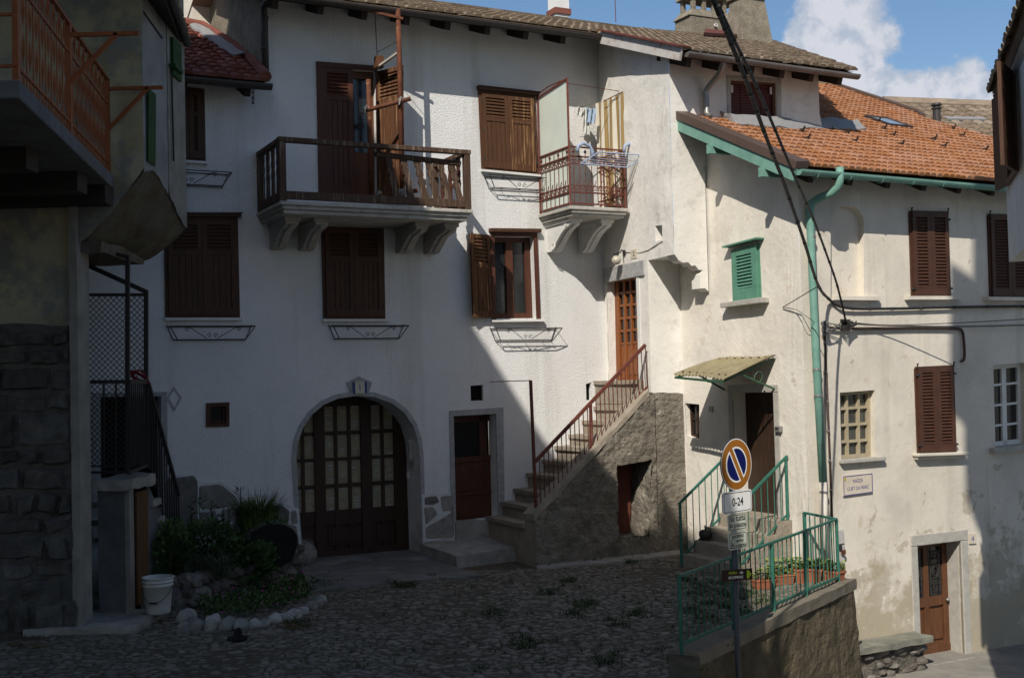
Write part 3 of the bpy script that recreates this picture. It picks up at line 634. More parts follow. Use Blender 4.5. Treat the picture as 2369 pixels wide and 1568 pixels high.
# arched door
n = len(archh); cxm = sum(t for t, z in archh) / n
mb = MB(); o = []
for i, (t, z) in enumerate(archh):
    a = archh[max(i - 1, 0)]; b = archh[min(i + 1, n - 1)]; dx, dz = b[0] - a[0], b[1] - a[1]; l = math.hypot(dx, dz)
    o.append((t - dz / l * .075, z + dx / l * .075))
surround(mb, WM, o, archh, .012, -.01); mb.build('door_surround', M['jamb'], white)
OFF = -.62
def prd(x0, y0, x1, y1):      # rectangle read in the enlarged crop of the arched door
    f = lambda x, y: ((660 + x / 2.852) * .98667, (850 + y / 2.852) * .98667)
    a, b = f(x0, y0), f(x1, y1); return pr(WM, a[0], a[1], b[0], b[1], OFF)
t0, t1, z0, z1 = prd(40, 230, 860, 1245); z0 = .1
mb = MB(); mb.wb(WM, t0 - .1, t1 + .05, z0, z1 + .2, OFF - .05, OFF)
cols = [(95, 128), (150, 215), (285, 350), (372, 440), (462, 525), (597, 660), (682, 745)]
rows = [(290, 455), (480, 630), (650, 805), (830, 980)]
ct = [(prd(a, 600, b, 700)[:2]) for a, b in cols]; cz = [prd(370, a, 440, b)[2:] for a, b in rows]
tz_ = sorted([t for c in ct for t in c]); ed_ = [t0 - .1] + tz_ + [t1 + .05]
for i in range(0, len(ed_), 2):
    big = i in (0, 4, 10, 14); mb.wb(WM, ed_[i], ed_[i + 1], .1, z1 + .2, OFF, OFF + (.055 if big else .035))
zz = sorted([z for c in cz for z in c]); ez = [.62] + zz + [z1 + .2]
for i in range(0, len(ez), 2): mb.wb(WM, t0 - .1, t1 + .05, ez[i], ez[i + 1], OFF, OFF + .03)
mb.wb(WM, t0 - .1, t1 + .05, .1, .22, OFF, OFF + .05)
for a, b in ((110, 225), (310, 540), (612, 748)):
    p = prd(a, 1040, b, 1200); mb.wb(WM, p[0], p[1], .28, .58, OFF, OFF + .02); mb.wb(WM, p[0] + .05, p[1] - .05, .32, .54, OFF + .02, OFF + .03)
arch = mb.build('door', M['wood_dk'], white); arch['label'] = 'arched dark wooden double door with small panes papered inside'
for c in ct:
    for z in cz:
        MB().wb(WM, c[0], c[1], z[0], z[1], OFF, OFF + .006).build('pane', M['paper'], arch)
pb_ = MB()
for c in ct:
    for z in cz:
        for k in range(7):                    # the print on the newspapers
            if rnd(0, 1) < .35: 
                x = c[0] + (c[1] - c[0]) * rnd(.1, .5); y = z[0] + (z[1] - z[0]) * (k + .3) / 7; pb_.wb(WM, x, min(c[1] - .01, x + rnd(.05, .12)), y, y + rnd(.012, .03), OFF + .006, OFF + .008)
pb_.build('newsprint', M['jamb'], arch)['kind'] = 'stuff'
mb = MB(); p = WM.X(WM.tz(958, 1075)[0], 0, -.3); qv = [WM.X(archh[-3][0] - .004, z, o_) for z, o_ in ((0, 0),)]
mb.lathe([(0, 0), (.05, .01), (.11, .05), (.13, .14), (.10, .28), (.13, .36), (.14, .4), (.08, .42), (0, .42)], WM.X(archh[-3][0] - .02, 1.55, -.3), 12, Matrix.Diagonal((.5, 1, 1))); mb.build('wall_ornament', M['jambl'], white, True)
MB().wb(WM, archh[-1][0] - .05, archh[-1][0] - .01, 1.3, 1.42, -.5, -.46).build('bell_push', M['enamel'], white)
# orange door 2
q = Quad(*[W2.X(t, z, -.2) for t, z in d2], W2.n)
mb = MB(); mb.qb(q, 0, q.w, 0, q.h * .36, 0, .03)
for x0, x1 in ((0, .16), (q.w * .30, q.w * .36), (q.w * .52, q.w * .56), (q.w * .72, q.w * .76), (q.w - .12, q.w)): mb.qb(q, x0, x1, 0, q.h, .0, .05)
for k in range(6): mb.qb(q, 0, q.w, q.h * (.36 + .125 * k), q.h * (.36 + .125 * k) + .045, 0, .04)
mb.qb(q, q.w * .4, q.w * .8, q.h * .06, q.h * .3, .03, .045)
dr = mb.build('door', M['wood_or'], white, bevel=.004); dr['label'] = 'orange varnished door with rows of small dark panes'
MB().qb(q, .05, q.w - .05, q.h * .3, q.h, .0, .012).build('pane', M['glass'], dr)
mb = MB(); mb.wb(W2, d2[0][0] - .06, d2[1][0] + .3, d2[1][1], d2[1][1] + .26, -.04, .03); mb.build('lintel', M['jamb'], white, bevel=.01)
MB().wb(W2, d2[1][0], d2[1][0] + .1, 2.86, d2[1][1], -.02, .012).build('door_surround', M['white'], white)
# stone facings at the foot of the facade
def stones(loops, mort, name, w=WM, sc=None):
    mo = MB(); mo.prism([w.X(*w.tz(x, y), .0) for x, y in mort], w.n * .02); f = mo.build(name, M['mortar'], white)
    s = MB()
    for lp in loops:
        pts = [w.tz(x, y) for x, y in lp]; cx_ = sum(p[0] for p in pts) / len(pts); cz_ = sum(p[1] for p in pts) / len(pts); t = rnd(0, 1)
        n = len(pts); r = []
        for i in range(n):                    # round the corners
            a, b = pts[i], pts[(i + 1) % n]
            for k in (.09, .5, .91): r.append((a[0] * (1 - k) + b[0] * k, a[1] * (1 - k) + b[1] * k))
        m_ = len(r); ring = lambda s_, d: [w.X(cx_ + (x - cx_) * s_, cz_ + (z - cz_) * s_, d) for x, z in r]
        s.add(ring(1.07, .012) + ring(1.05, .024) + ring(.95, .03), [(i, (i + 1) % m_, m_ + (i + 1) % m_, m_ + i) for i in range(m_)] + [(m_ + i, m_ + (i + 1) % m_, 2 * m_ + (i + 1) % m_, 2 * m_ + i) for i in range(m_)] + [tuple(range(2 * m_, 3 * m_))], t)
    s.build('facing_stone', M['facing'], f)
stones([[(384, 1110), (445, 1102), (455, 1115), (455, 1215), (384, 1220)], [(462, 1125), (510, 1121), (545, 1150), (548, 1166), (500, 1175), (462, 1174)], [(462, 1184), (495, 1184), (506, 1200), (505, 1225), (463, 1228)],
        [(512, 1180), (550, 1172), (590, 1180), (595, 1200), (515, 1206)], [(555, 1160), (585, 1155), (595, 1172), (560, 1172)], [(625, 1170), (650, 1168), (668, 1182), (664, 1208), (622, 1208)], [(672, 1182), (684, 1180), (688, 1208), (674, 1210)], [(600, 1180), (618, 1178), (616, 1206), (600, 1206)],
        [(600, 1216), (682, 1214), (690, 1262), (610, 1270)], [(660, 1275), (692, 1268), (697, 1300), (662, 1305)]],
       [(380, 1104), (400, 1099), (450, 1097), (462, 1116), (512, 1114), (545, 1135), (560, 1150), (590, 1148), (612, 1168), (650, 1162), (690, 1176), (694, 1240), (700, 1312), (380, 1330)], 'stone_facing')
stones([[(982, 1150), (1008, 1147), (1014, 1160), (1000, 1166), (982, 1166)], [(1018, 1148), (1044, 1146), (1045, 1178), (1022, 1180)], [(980, 1174), (1000, 1172), (1010, 1188), (984, 1212)], [(984, 1220), (1046, 1184), (1048, 1240), (986, 1244)]],
       [(975, 1143), (1046, 1138), (1052, 1242), (978, 1254)], 'stone_facing')
# ---------------- wooden balcony
bt0, bt1, bo = -3.32, -.22, 1.3
mb = MB(); mb.wb(WM, bt0, bt1, 5.545, 5.60, 0, bo + .04).wb(WM, bt0 + .04, bt1 - .04, 5.49, 5.545, 0, bo).wb(WM, bt0 + .07, bt1 - .07, 5.43, 5.49, 0, bo - .04)
bal = mb.build('balcony', M['slab'], white, bevel=.012); bal['label'] = 'wooden balcony with broken balusters on a stone slab'
def bracket(w, t, th, z1, dpt, h, par, m, scroll=False):
    p = [(0, 0), (dpt, 0), (dpt, -.1), (dpt - .06, -.13), (dpt * .82, -.15), (dpt * .66, -h * .42), (dpt * .5, -h * .62), (dpt * .36, -h * .8), (dpt * .26, -h * .95), (dpt * .2, -h), (0, -h)]
    mb = MB(); mb.prism([w.X(t, z1 + z, o) for o, z in p], w.u * th); mb.wb(w, t - .03, t + th + .03, z1 - .06, z1, 0, dpt + .03)
    mb.prism([w.X(t + th * .35, z1 + z - .02, o + .02) for o, z in p[2:9]] + [w.X(t + th * .35, z1 + z, o - .04) for o, z in p[8:1:-1]], w.u * th * .3)
    if scroll:
        for o, z, r in ((dpt * .3, -h * .86, .07), (dpt * .84, -.09, .05)):
            mb.tube([w.X(t - .005, z1 + z + r * (1 - k / 22) * math.sin(k * .6), o + r * (1 - k / 22) * math.cos(k * .6)) for k in range(20)], .009, 5)
    return mb.build('bracket', m, par, bevel=.008)
for t in (-3.12, -2.66, -1.02, -.52): bracket(WM, t, .2, 5.43, .92, .40, bal, M['jambl'])
mb = MB(); zt = 6.55
for t, o in ((bt0 + .06, bo - .05), (bt1 - .06, bo - .05)): mb.wb(WM, t - .05, t + .05, 5.6, zt - .07, o - .05, o + .05)
for t in (bt0 + .06, bt1 - .06): mb.wb(WM, t - .04, t + .04, 5.6, zt - .07, .0, .07)
mb.split('post', M['grey_wood'], bal, bevel=.006)
mb = MB(); mb.wb(WM, bt0, bt1, zt - .07, zt, bo - .11, bo + .01); mb.wb(WM, bt0, bt1, 5.64, 5.76, bo - .08, bo - .02)
mb.wb(WM, bt0 + .01, bt0 + .11, zt - .07, zt - .002, 0, bo - .11); mb.wb(WM, bt1 - .11, bt1 - .01, zt - .07, zt - .002, 0, bo - .11)
mb.wb(WM, bt0 + .03, bt0 + .09, 5.64, 5.76, 0, bo - .08); mb.wb(WM, bt1 - .09, bt1 - .03, 5.64, 5.76, 0, bo - .08)
mb.split('handrail', M['grey_wood'], bal, bevel=.006)
def baluster(a, b, wdir, th, m, par):          # flat turned baluster from a (top) to b (foot)
    a, b = V(a), V(b); d = b - a; nn_ = d.cross(wdir).normalized(); prof = [(0, .055), (.18, .055), (.24, .035), (.34, .06), (.42, .05), (.46, .03), (.5, .05), (.58, .066), (.68, .045), (.8, .05), (1, .062)]
    lp = [a + d * s + wdir * w_ for s, w_ in prof] + [a + d * s - wdir * w_ for s, w_ in reversed(prof)]
    return MB().prism([p - nn_ * th / 2 for p in lp], nn_ * th).build('baluster', m, par)
for o in (.22, .5, .78, 1.05): baluster(WM.X(bt0 + .06, zt - .07, o), WM.X(bt0 + .06, 5.76, o), WM.n, .03, M['grey_wood'], bal)
for o in (.3, .62, .94): baluster(WM.X(bt1 - .06, zt - .07, o), WM.X(bt1 - .06, 5.76, o), WM.n, .03, M['wood_red'], bal)
op = 1.16
lr = MB(); lr.tube([WM.P(868, 357, op), WM.P(1064, 379, op)], .045, 8); lr.build('fallen_rail', M['grey_wood'], bal)
for (x0, y0), (x1, y1) in (((897, 362), (917, 455)), ((932, 366), (950, 458)), ((963, 369), (984, 461)), ((990, 372), (1011, 464)), ((1016, 376), (1040, 467)), ((1043, 380), (1066, 469))):
    baluster(WM.P(x0, y0, op), WM.P(x1, y1, op + .03), WM.u, .03, M['grey_wood'], bal)
# ---------------- iron balcony
it0, it1, io = 1.66, 2.82, 1.1; iz = 5.78
mb = MB(); mb.wb(WM, it0, it1, iz - .06, iz, 0, io + .03).wb(WM, it0 + .04, it1 - .04, iz - .11, iz - .06, 0, io).wb(WM, it0 + .07, it1 - .06, iz - .16, iz - .11, 0, io - .04)
ib = mb.build('balcony', M['slab'], white, bevel=.012); ib['label'] = 'small iron balcony with scrollwork railing on carved brackets'
for t in (it0 + .15, it1 - .38): bracket(WM, t, .2, iz - .16, .84, .5, ib, M['white'], True)
zr = iz + 1.0; zp = 7.92
mb = MB(); sid = lambda o, z: WM.X(it0 + .04, z, o); frn = lambda t, z: WM.X(t, z, io - .03); rgt = lambda o, z: WM.X(it1 - .04, z, o)
for p in (sid(.02, iz), sid(io - .03, iz)): mb.bar(p, p + V((0, 0, zp - iz)), .035)
for p in (rgt(.3, iz), rgt(io - .03, iz)): mb.bar(p, p + V((0, 0, zr - iz)), .03)
mb.split('post', M['rust'], ib)
mb = MB()
for z in (zr, zr - .16, iz + .24, iz + .05):
    mb.bar(sid(0, z), sid(io - .03, z), .025); mb.bar(frn(it0 + .04, z), frn(it1 - .04, z), .025); mb.bar(rgt(.2, z), rgt(io - .03, z), .025)
mb.bar(sid(0, zp - .1), sid(io - .03, zp), .03); mb.tube([sid(io - .03, zp), sid(io * .4, zp + .02), sid(.1, zp - .02), sid(-.02, zp - .1), sid(.02, zp - .2)], .012, 6)
mb.split('handrail', M['rust'], ib)
mb = MB(); sw = MB()
def curl(a, b, c, flip):                       # c-scroll in the plane (a,b)
    sw.tube([c + a * (flip * (.035 + .055 * math.cos(k * .5) * (1 - k / 16))) + b * (.06 * math.sin(k * .5) * (1 - k / 18)) for k in range(13)], .007, 5)
def irail(f, x0, x1, ax, n):
    for i in range(n):
        global mb, sw
        mb = sw = MB(); x = x0 + (x1 - x0) * (i + .5) / n; mb.bar(f(x, iz + .05), f(x, zr - (.0 if i % 2 else .1)), .012)
        for fl in (-1, 1): curl(ax, V((0, 0, 1)), f(x, iz + .31), fl); curl(ax, V((0, 0, -1)), f(x, zr - .24), fl)
        sw.tube([f(x, iz + .3) + ax * (.09 * math.sin(k / 6 * 1.6)) * s_ + V((0, 0, .03 * k)) for s_ in (1,) for k in range(6)], .006, 5)
        if i % 2 == 0: sw.lathe([(0, -.03), (.03, 0), (0, .05)], f(x, zr - .08), 5)
        mb.build('baluster', M['rust'], ib)
irail(lambda x, z: sid(x, z), .02, io - .03, WM.n, 7); irail(lambda x, z: frn(x, z), it0 + .06, it1 - .06, WM.u, 9); irail(lambda x, z: rgt(x, z), .3, io - .03, WM.n, 4)

MB().hexa([sid(o, z) + WM.u * d for d in (.012, .02) for o, z in ((.05, iz + .04), (io - .06, iz + .04), (io - .06, zp - .03), (.05, zp - .13))]).build('frosted_screen', M['frost'], ib)
MB().tube([sid(io - .03, zp - .08), WM.P(1380, 204, io - .3), WM.P(1442, 213, .8)], .006, 5).tube([WM.P(1395, 235, .5), WM.P(1440, 213, .95)], .008, 5).split('curtain_wire', M['rust'], ib)
# ================================================================== CREAM HOUSE (door 3 gable, door 4 front)
cream = thing('cream_house', 'cream plastered house with orange tiled roof, green gutter and doors 3 and 4', 'house')
gs = 2.985                                       # length of the gable
g3 = [WG.tz(1694, 908), WG.tz(1789, 905), WG.tz(1789, 1196), WG.tz(1694, 1190)]
g3 = [(g3[0][0], g3[0][1]), (g3[1][0], g3[0][1] + .02), (g3[1][0], .76), (g3[0][0], .76)]
gw = [WG.tz(1584, 932), WG.tz(1617, 935), WG.tz(1617, 1018), WG.tz(1588, 1008)]
wallmesh('wall', WG, [(0, -.1), (gs, -1.9), (gs, 5.88), (.77, 6.9), (.77, zl), (0, zl)], [(g3, .3), (gw, .25)], M['gcream'], cream)
uneven(cream.children[-1], .025)
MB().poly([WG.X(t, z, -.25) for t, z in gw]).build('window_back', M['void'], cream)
r4 = [WR.tz(2121, 1262), WR.tz(2221, 1247), WR.tz(2212, 1522), WR.tz(2128, 1536)]
r4 = [(r4[0][0], r4[0][1]), (r4[1][0], r4[0][1] + .01), (r4[1][0], r4[3][1]), (r4[0][0], r4[3][1])]
gg = hpx(WR, [(1942, 908), (2023, 902), (2024, 1056), (1946, 1062)])
rwn = hpx(WR, [(2297, 845), (2375, 838), (2378, 1025), (2302, 1034)])
nic = [(1921, 690), (1921, 520)] + [(1960 - 39 * math.cos(a * math.pi / 8), 516 - 40 * math.sin(a * math.pi / 8)) for a in range(9)] + [(1998, 520), (1998, 690)]
wallmesh('wall', WR, [(0, -1.95), (7, -1.95), (7, 5.9), (0, 5.88)], [(r4, .36), (gg, .16), (rwn, .2), (hpx(WR, nic), .11)], M['cream'], cream)
uneven(cream.children[-1], .02, .7)
MB().poly([WR.X(*WR.tz(x, y), -.11) for x, y in nic]).build('niche', M['cream'], cream)
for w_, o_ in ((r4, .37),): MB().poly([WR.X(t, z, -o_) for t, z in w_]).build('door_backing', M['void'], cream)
# body so the house is solid from the side
MB().poly([WR.X(7, -1.9), WR.X(7, 5.8), WR.X(7, 8.5, -6), WR.X(7, -1.9, -6)]).build('wall', M['cream'], cream)
# roof
RO = Roof(WR.X(0, 5.82, .45), WR.u, .472)
op_ = [RO.ab(*p) for p in ((1838, 383), (2440, 413), (2440, 368), (2318, 330), (2131, 277), (2118, 267), (1898, 193), (1885, 240), (1688, 276), (1561, 268))]
op_[0] = (op_[0][0], 0.0); op_[1] = (op_[1][0] + 1, 0.0); op_[2] = (op_[2][0] + 1, op_[2][1])
orf = roofmesh(RO, op_, M['tile_or'], cream, wa=.128, wb=.27, h=.05, thick=.1, jit=.003)
gutter([RO.X(op_[0][0] - .02, -.07, -.03), RO.X(op_[1][0], -.07, -.06)], .078, M['greenp'], orf)
mb = MB()
for k in range(9): mb.tube([RO.X(op_[0][0] + .3 + k * .62, -.07 + .08 * math.cos(a), -.05 - .085 * math.sin(a)) for a in [i * math.pi / 6 for i in range(7)]], .008, 5)
mb.split('gutter_clip', M['greenp'], orf)
rafters(RO, op_[0][0] + .3, op_[1][0], .75, .04, .9, orf, d=-.1)
rk = op_[0]; rkt = op_[-1]
mb = MB(); c0, c1 = V((rk[0], rk[1] - .05, 0)), V((rkt[0] + .02, rkt[1], 0))
mb.hexa([RO.X(p.x + x, p.y, d) for p in (c0, c1) for x, d in ((-.05, -.20), (-.015, -.20), (-.015, -.02), (-.05, -.02))]); mb.build('bargeboard', M['greenp'], orf)
mb = MB(); mb.hexa([RO.X(p.x + x, p.y, d) for p in (c0, c1) for x, d in ((-.075, -.03), (.16, -.0), (.16, .1), (-.075, .085))]); mb.build('rake_cap', M['browncap'], orf)
mb = MB()
for k in (.2, .62, .97):
    p = c0 + (c1 - c0) * k; q0 = RO.X(p.x - .11, p.y, -.24); mb.hexa([q0 + RO.a * a + RO.h * b + V((0, 0, e)) for e in (-.07, .07) for a, b in ((0, 0), (.42, 0), (.42, .08), (0, .08))])
mb.split('purlin_end', M['greenp'], orf)
# snow hooks, skylight, flashing
mb = MB()
for x, y in ((1845, 310), (1857, 328), (1950, 315), (1967, 334), (2035, 303), (2055, 320), (2074, 341), (2150, 328), (2173, 345), (2195, 303), (2216, 320), (2268, 353), (2310, 328), (2330, 343), (2021, 287)):
    a, b = RO.ab(x, y); mb = MB(); mb.bar(RO.X(a, b, .06), RO.X(a, b - .12, .11), .03, .02); mb.bar(RO.X(a, b - .1, .05), RO.X(a, b - .12, .16), .03, .015); mb.build('snow_hook', M['gutter'], orf)
sk = [RO.ab(*p) for p in ((2012, 282), (2078, 297), (2098, 303), (2034, 306))]
a, b = RO.ab(2052, 291); mb = MB()
f8 = lambda x0, x1, y0, y1, z0_, z1_: [RO.X(a + x, b + y, z) for z in (z0_, z1_) for x, y in ((x0, y0), (x1, y0), (x1, y1), (x0, y1))]
mb.hexa(f8(-.3, .3, -.36, -.3, .0, .1)).hexa(f8(-.3, .3, .3, .36, .0, .1)).hexa(f8(-.3, -.25, -.3, .3, 0, .1)).hexa(f8(.25, .3, -.3, .3, 0, .1)); s = mb.build('skylight', M['gutter'], orf)
mb = MB().hexa(f8(-.25, .25, -.3, .3, .06, .085)); mb.build('pane', flat('skylight_glass', (.3, .36, .42), .1, .7), s)
mb = MB(); e = [RO.ab(*p) for p in ((1640, 270), (1690, 291), (1800, 299), (1908, 300), (1985, 302))]
for (a0, b0), (a1, b1) in zip(e, e[1:]): mb.rough([RO.X(a0, b0 - .22, .05), RO.X(a1, b1 - .2, .05), RO.X(a1, b1 + .12, .12), RO.X(a0, b0 + .14, .12), RO.X(a0, b0 - .22, .08), RO.X(a1, b1 - .2, .08), RO.X(a1, b1 + .12, .17), RO.X(a0, b0 + .14, .17)], 6, .035, 6)
mb.build('lead_flashing', M['lead'], orf, True)
vr = [RO.ab(*p) for p in ((1895, 192), (2118, 266), (2133, 277))]
mb = MB(); mb.tube([RO.X(a, b, .08) for a, b in vr], .05, 6); mb.build('verge_cap', M['browncap'], orf)
pc = RO.X(*RO.ab(1903, 200)); MB().box(pc + V((0, .3, .1)), .5, .5, 1.0, .4).build('chimney', M['chim'], orf)
# green downpipe with cream foot, conduit
g = WR.P
MB().tube([g(1942, 388, .52), g(1942, 420, .52), g(1938, 432, .48), g(1926, 445, .42), g(1890, 461, .17), g(1878, 470, .1), g(1873, 486, .08), g(1874, 520, .08), g(1886, 800, .08), g(1903, 1114, .08)], .058, 12).build('downpipe', M['greenp'], cream, True)
MB().tube([g(1903, 1114, .08), g(1907, 1210, .08), g(1909, 1300, .08)], .056, 12).build('downpipe_foot', M['pvc'], cream, True)
mb = MB()
for x, y in ((1877, 545), (1889, 852), (1892, 912), (1905, 1135)): mb.tube([g(x, y, .08), g(x, y + 5, .08)], .066, 12)
mb.split('pipe_clip', M['zinc'], cream)
MB().tube([g(1907, 775, .03), g(1919, 1060, .03), g(1924, 1200, .03)], .017, 7).build('conduit', M['pipeb'], cream, True)
mb = MB()
for k in range(6): y = 790 + k * 68; mb.tube([g(1907.6 + (y - 790) * .041, y, .03), g(1907.6 + (y - 790) * .041, y + 4, .03)], .024, 7)
mb.split('conduit_clip', M['zinc'], cream)
# windows of the street front
def louvre_window(px4, lbl=None):
    q = wq(WR, px4); mb = MB(); mb.qb(q, -.02, .02, 0, q.h, 0, .03).qb(q, q.w - .02, q.w + .02, 0, q.h, 0, .03).qb(q, 0, q.w, q.h, q.h + .025, -.02, .05)
    wd = mb.build('window', M['red_shut'], cream); 
    for x0, x1 in ((.015, q.w / 2 - .003), (q.w / 2 + .003, q.w - .015)):
        s = MB(); leaf(s, q, x0, x1, .01, q.h, .02, .04, 1, .075, True, .05); s.build('shutter', M['red_shut'], wd)
    mb = MB()
    for x in (0.01, q.w - .01):
        mb.tube([q(x, q.h, .05), q(x, q.h + .07, .05), q(x + .02, q.h + .07, .05)], .012, 6)
        for y in (.1, q.h - .12): mb.qb(q, x - .03, x + .03, y, y + .03, .02, .07)
    mb.split('hinge', M['iron'], wd); return wd, q
wd, q = louvre_window([(2102, 492), (2188, 494), (2194, 685), (2108, 685)]); MB().qb(q, -.16, q.w + .2, -.06, -.005, 0, .1).build('sill', M['cream'], wd)
wd, q = louvre_window([(2283, 499), (2376, 502), (2380, 688), (2289, 687)]); MB().qb(q, -.16, q.w + .2, -.06, -.005, 0, .1).build('sill', M['cream'], wd)
wd, q = louvre_window([(2115, 852), (2201, 848), (2207, 1044), (2122, 1047)]); MB().qb(q, -.12, q.w + .18, -.05, -.005, 0, .14).qb(q, -.09, q.w + .15, -.1, -.05, 0, .09).build('sill', M['cream'], wd, bevel=.01)
MB().wb(WR, *pr(WR, 1925, 686, 2028, 695), 0, .08).build('niche_sill', M['cream'], cream)
q = Quad(*[WR.X(t, z, -.14) for t, z in gg], WR.n); mb = MB(); frame(mb, q, .05, -.02, .05)
for i in (1, 2): mb.qb(q, q.w * i / 3 - .018, q.w * i / 3 + .018, .05, q.h - .05, -.01, .045)
for j in (1, 2, 3): mb.qb(q, .05, q.w - .05, q.h * j / 4 - .02, q.h * j / 4 + .02, -.01, .04)
wd = mb.build('window', mat('dusty_frame', (.42, .36, .25), (.34, .29, .2), scale=8, rough=.7), cream); wd['label'] = 'small window of twelve panes'
MB().qb(q, .03, q.w - .03, .03, q.h - .03, -.015, -.008).build('pane', mat('dusty_glass', (.09, .095, .085), (.025, .026, .024), scale=3, rough=.25, spec=.6, stretch=(14, 14, 1)), wd)
MB().qb(q, .04, q.w - .04, .04, q.h * .3, -.04, -.02).build('terracotta_behind_pane', M['terra'], wd)
q2 = Quad(*[WR.X(t, z, 0) for t, z in gg], WR.n); MB().qb(q2, -.06, q2.w + .14, -.06, 0, -.14, .09).build('sill', M['jambl'], wd, bevel=.01)
q = Quad(*[WR.X(t, z, -.18) for t, z in rwn], WR.n); mb = MB(); frame(mb, q, .07, 0, .05)
mb.qb(q, q.w * .5 - .05, q.w * .5 + .05, 0, q.h, 0, .05)
for j in (1, 2, 3): mb.qb(q, .05, q.w - .05, q.h * j / 4 - .018, q.h * j / 4 + .018, 0, .04)
wd = mb.build('window', M['white'], cream); MB().qb(q, .03, q.w - .03, .03, q.h - .03, .0, .01).build('pane', M['glass'], wd)
q2 = Quad(*[WR.X(t, z, 0) for t, z in rwn], WR.n); MB().qb(q2, -.14, q2.w + .2, -.09, 0, -.18, .1).build('sill', M['jambl'], wd)
# door 4
q = Quad(*[WR.X(t, z, -.34) for t, z in r4], WR.n); mb = MB(); st = .09
mb.qb(q, 0, q.w, 0, q.h, 0, .02); mb.qb(q, .0, q.w, .03, .16, .058, .075)
for x0, x1 in ((0, st), (q.w * .5 - .05, q.w * .5 + .05), (q.w - st - .02, q.w)): mb.qb(q, x0, x1, 0, q.h, .02, .06)
for y0, y1 in ((0, .2), (q.h * .43, q.h * .51), (q.h - .1, q.h)): mb.qb(q, 0, q.w, y0, y1, .02, .058)
for x0, x1 in ((st + .03, q.w * .5 - .08), (q.w * .5 + .08, q.w - st - .05)): mb.qb(q, x0, x1, .25, q.h * .43 - .05, .02, .045)
dr = mb.build('door', M['wood_door'], cream, bevel=.005); dr['label'] = 'brown double door with wrought iron grilles over glass'
mb = MB(); gr = MB()
for x0, x1 in ((st, q.w * .5 - .05), (q.w * .5 + .05, q.w - st - .02)):
    mb.qb(q, x0, x1, q.h * .51, q.h - .1, .02, .028); xm = (x0 + x1) / 2; y0, y1 = q.h * .51, q.h - .1; ym = (y0 + y1) / 2
    for x in (x0 + .05, x1 - .05): gr.bar(q(x, y0, .05), q(x, y1, .05), .014)
    for y in (y0 + .08, y0 + .2, ym - .1, ym + .1, y1 - .2, y1 - .08): gr.bar(q(x0 + .03, y, .05), q(x1 - .03, y, .05), .012)
    gr.tube([q(xm + .075 * math.cos(a * .524), ym + .1 * math.sin(a * .524), .05) for a in range(13)], .012, 6)
    gr.tube([q(xm + .05 * math.cos(a * .524), ym + .07 * math.sin(a * .524), .05) for a in range(13)], .008, 6)
    for y in (y0 + .14, y1 - .14): gr.tube([q(xm + .035 * math.cos(a * .524), y + .06 * math.sin(a * .524), .05) for a in range(13)], .008, 5)
mb.build('pane', M['glass'], dr); gr.build('grille', M['iron'], dr)
MB().lathe([(0, 0), (.02, .01), (.03, .04), (.02, .06), (0, .065)], q(q.w - .06, q.h * .47, .06), 10, Matrix.Rotation(WR.ang, 3, 'Z') @ Matrix.Rotation(R(90), 3, 'X')).build('handle', M['zinc'], dr, True)
mb = MB(); w0, w1, zz0, zz1 = r4[0][0], r4[1][0], r4[2][1], r4[0][1]
mb.wb(WR, w0 - .14, w0, zz0 - .1, zz1, -.05, .014).wb(WR, w1, w1 + .15, zz0 - .1, zz1, -.05, .016).wb(WR, w0 - .14, w1 + .15, zz1, zz1 + .17, -.05, .02)
mb.wb(WR, w1 - .004, w1 + .1, zz0, zz1, -.36, -.05).build('door_surround', M['jambl'], cream, bevel=.012)
MB().wb(WR, w0 + .003, w1 - .003, zz0 - .1, zz0 + .03, -.355, .25).wb(WR, w0 - .1, w1 + .3, zz0 - .2, zz0 - .1, -.1, .5).build('threshold', M['concrete'], cream, bevel=.02)
# gable: green shutter window, dark little window, door 3, canopy
q = wq(WG, [(1698, 580), (1754, 566), (1759, 689), (1702, 697)]); mb = MB(); mb.qb(q, -.03, q.w + .03, 0, q.h + .02, 0, .02)
wd = mb.build('window', M['greens'], cream); wd['label'] = 'small window closed by one green shutter'
s = MB(); leaf(s, q, 0, q.w, 0, q.h, .02, .045, .78, .11, True, .05); s.build('shutter', M['greens'], wd)
MB().qb(q, -.12, q.w + .14, q.h + .06, q.h + .085, -.0, .15).build('hood', M['greens'], wd)
MB().qb(q, -.2, q.w + .2, -.09, -.01, 0, .16).build('sill', M['jambl'], wd, bevel=.01)
q = Quad(*[WG.X(t, z, -.12) for t, z in gw], WG.n); mb = MB(); frame(mb, q, .035, -.02, .03); mb.qb(q, q.w * .45, q.w * .52, 0, q.h, -.02, .02).qb(q, 0, q.w, q.h * .5, q.h * .54, -.02, .02); wd = mb.build('window', M['wood_dk'], cream)
MB().qb(q, .02, q.w - .02, .02, q.h - .02, -.015, -.01).build('pane', M['glass'], wd)
q = Quad(*[WG.X(t, z, -.28) for t, z in g3], WG.n); mb = MB(); n = 7
for i in range(n): mb.qb(q, q.w * i / n + .003, q.w * (i + 1) / n - .003, 0, q.h, 0, .03 + rnd(0, .004))
mb.qb(q, 0, q.w, 0, .08, .03, .05); dr = mb.build('door', M['wood_dk'], cream); dr['label'] = 'dark plank door number 3'
MB().tube([q(q.w * .82, q.h * .48, .03), q(q.w * .82, q.h * .48, .09), q(q.w * .7, q.h * .48, .09)], .01, 6).build('handle', M['iron'], dr)
MB().poly([WG.X(t, z, -.3) for t, z in g3]).build('door_backing', M['void'], cream)
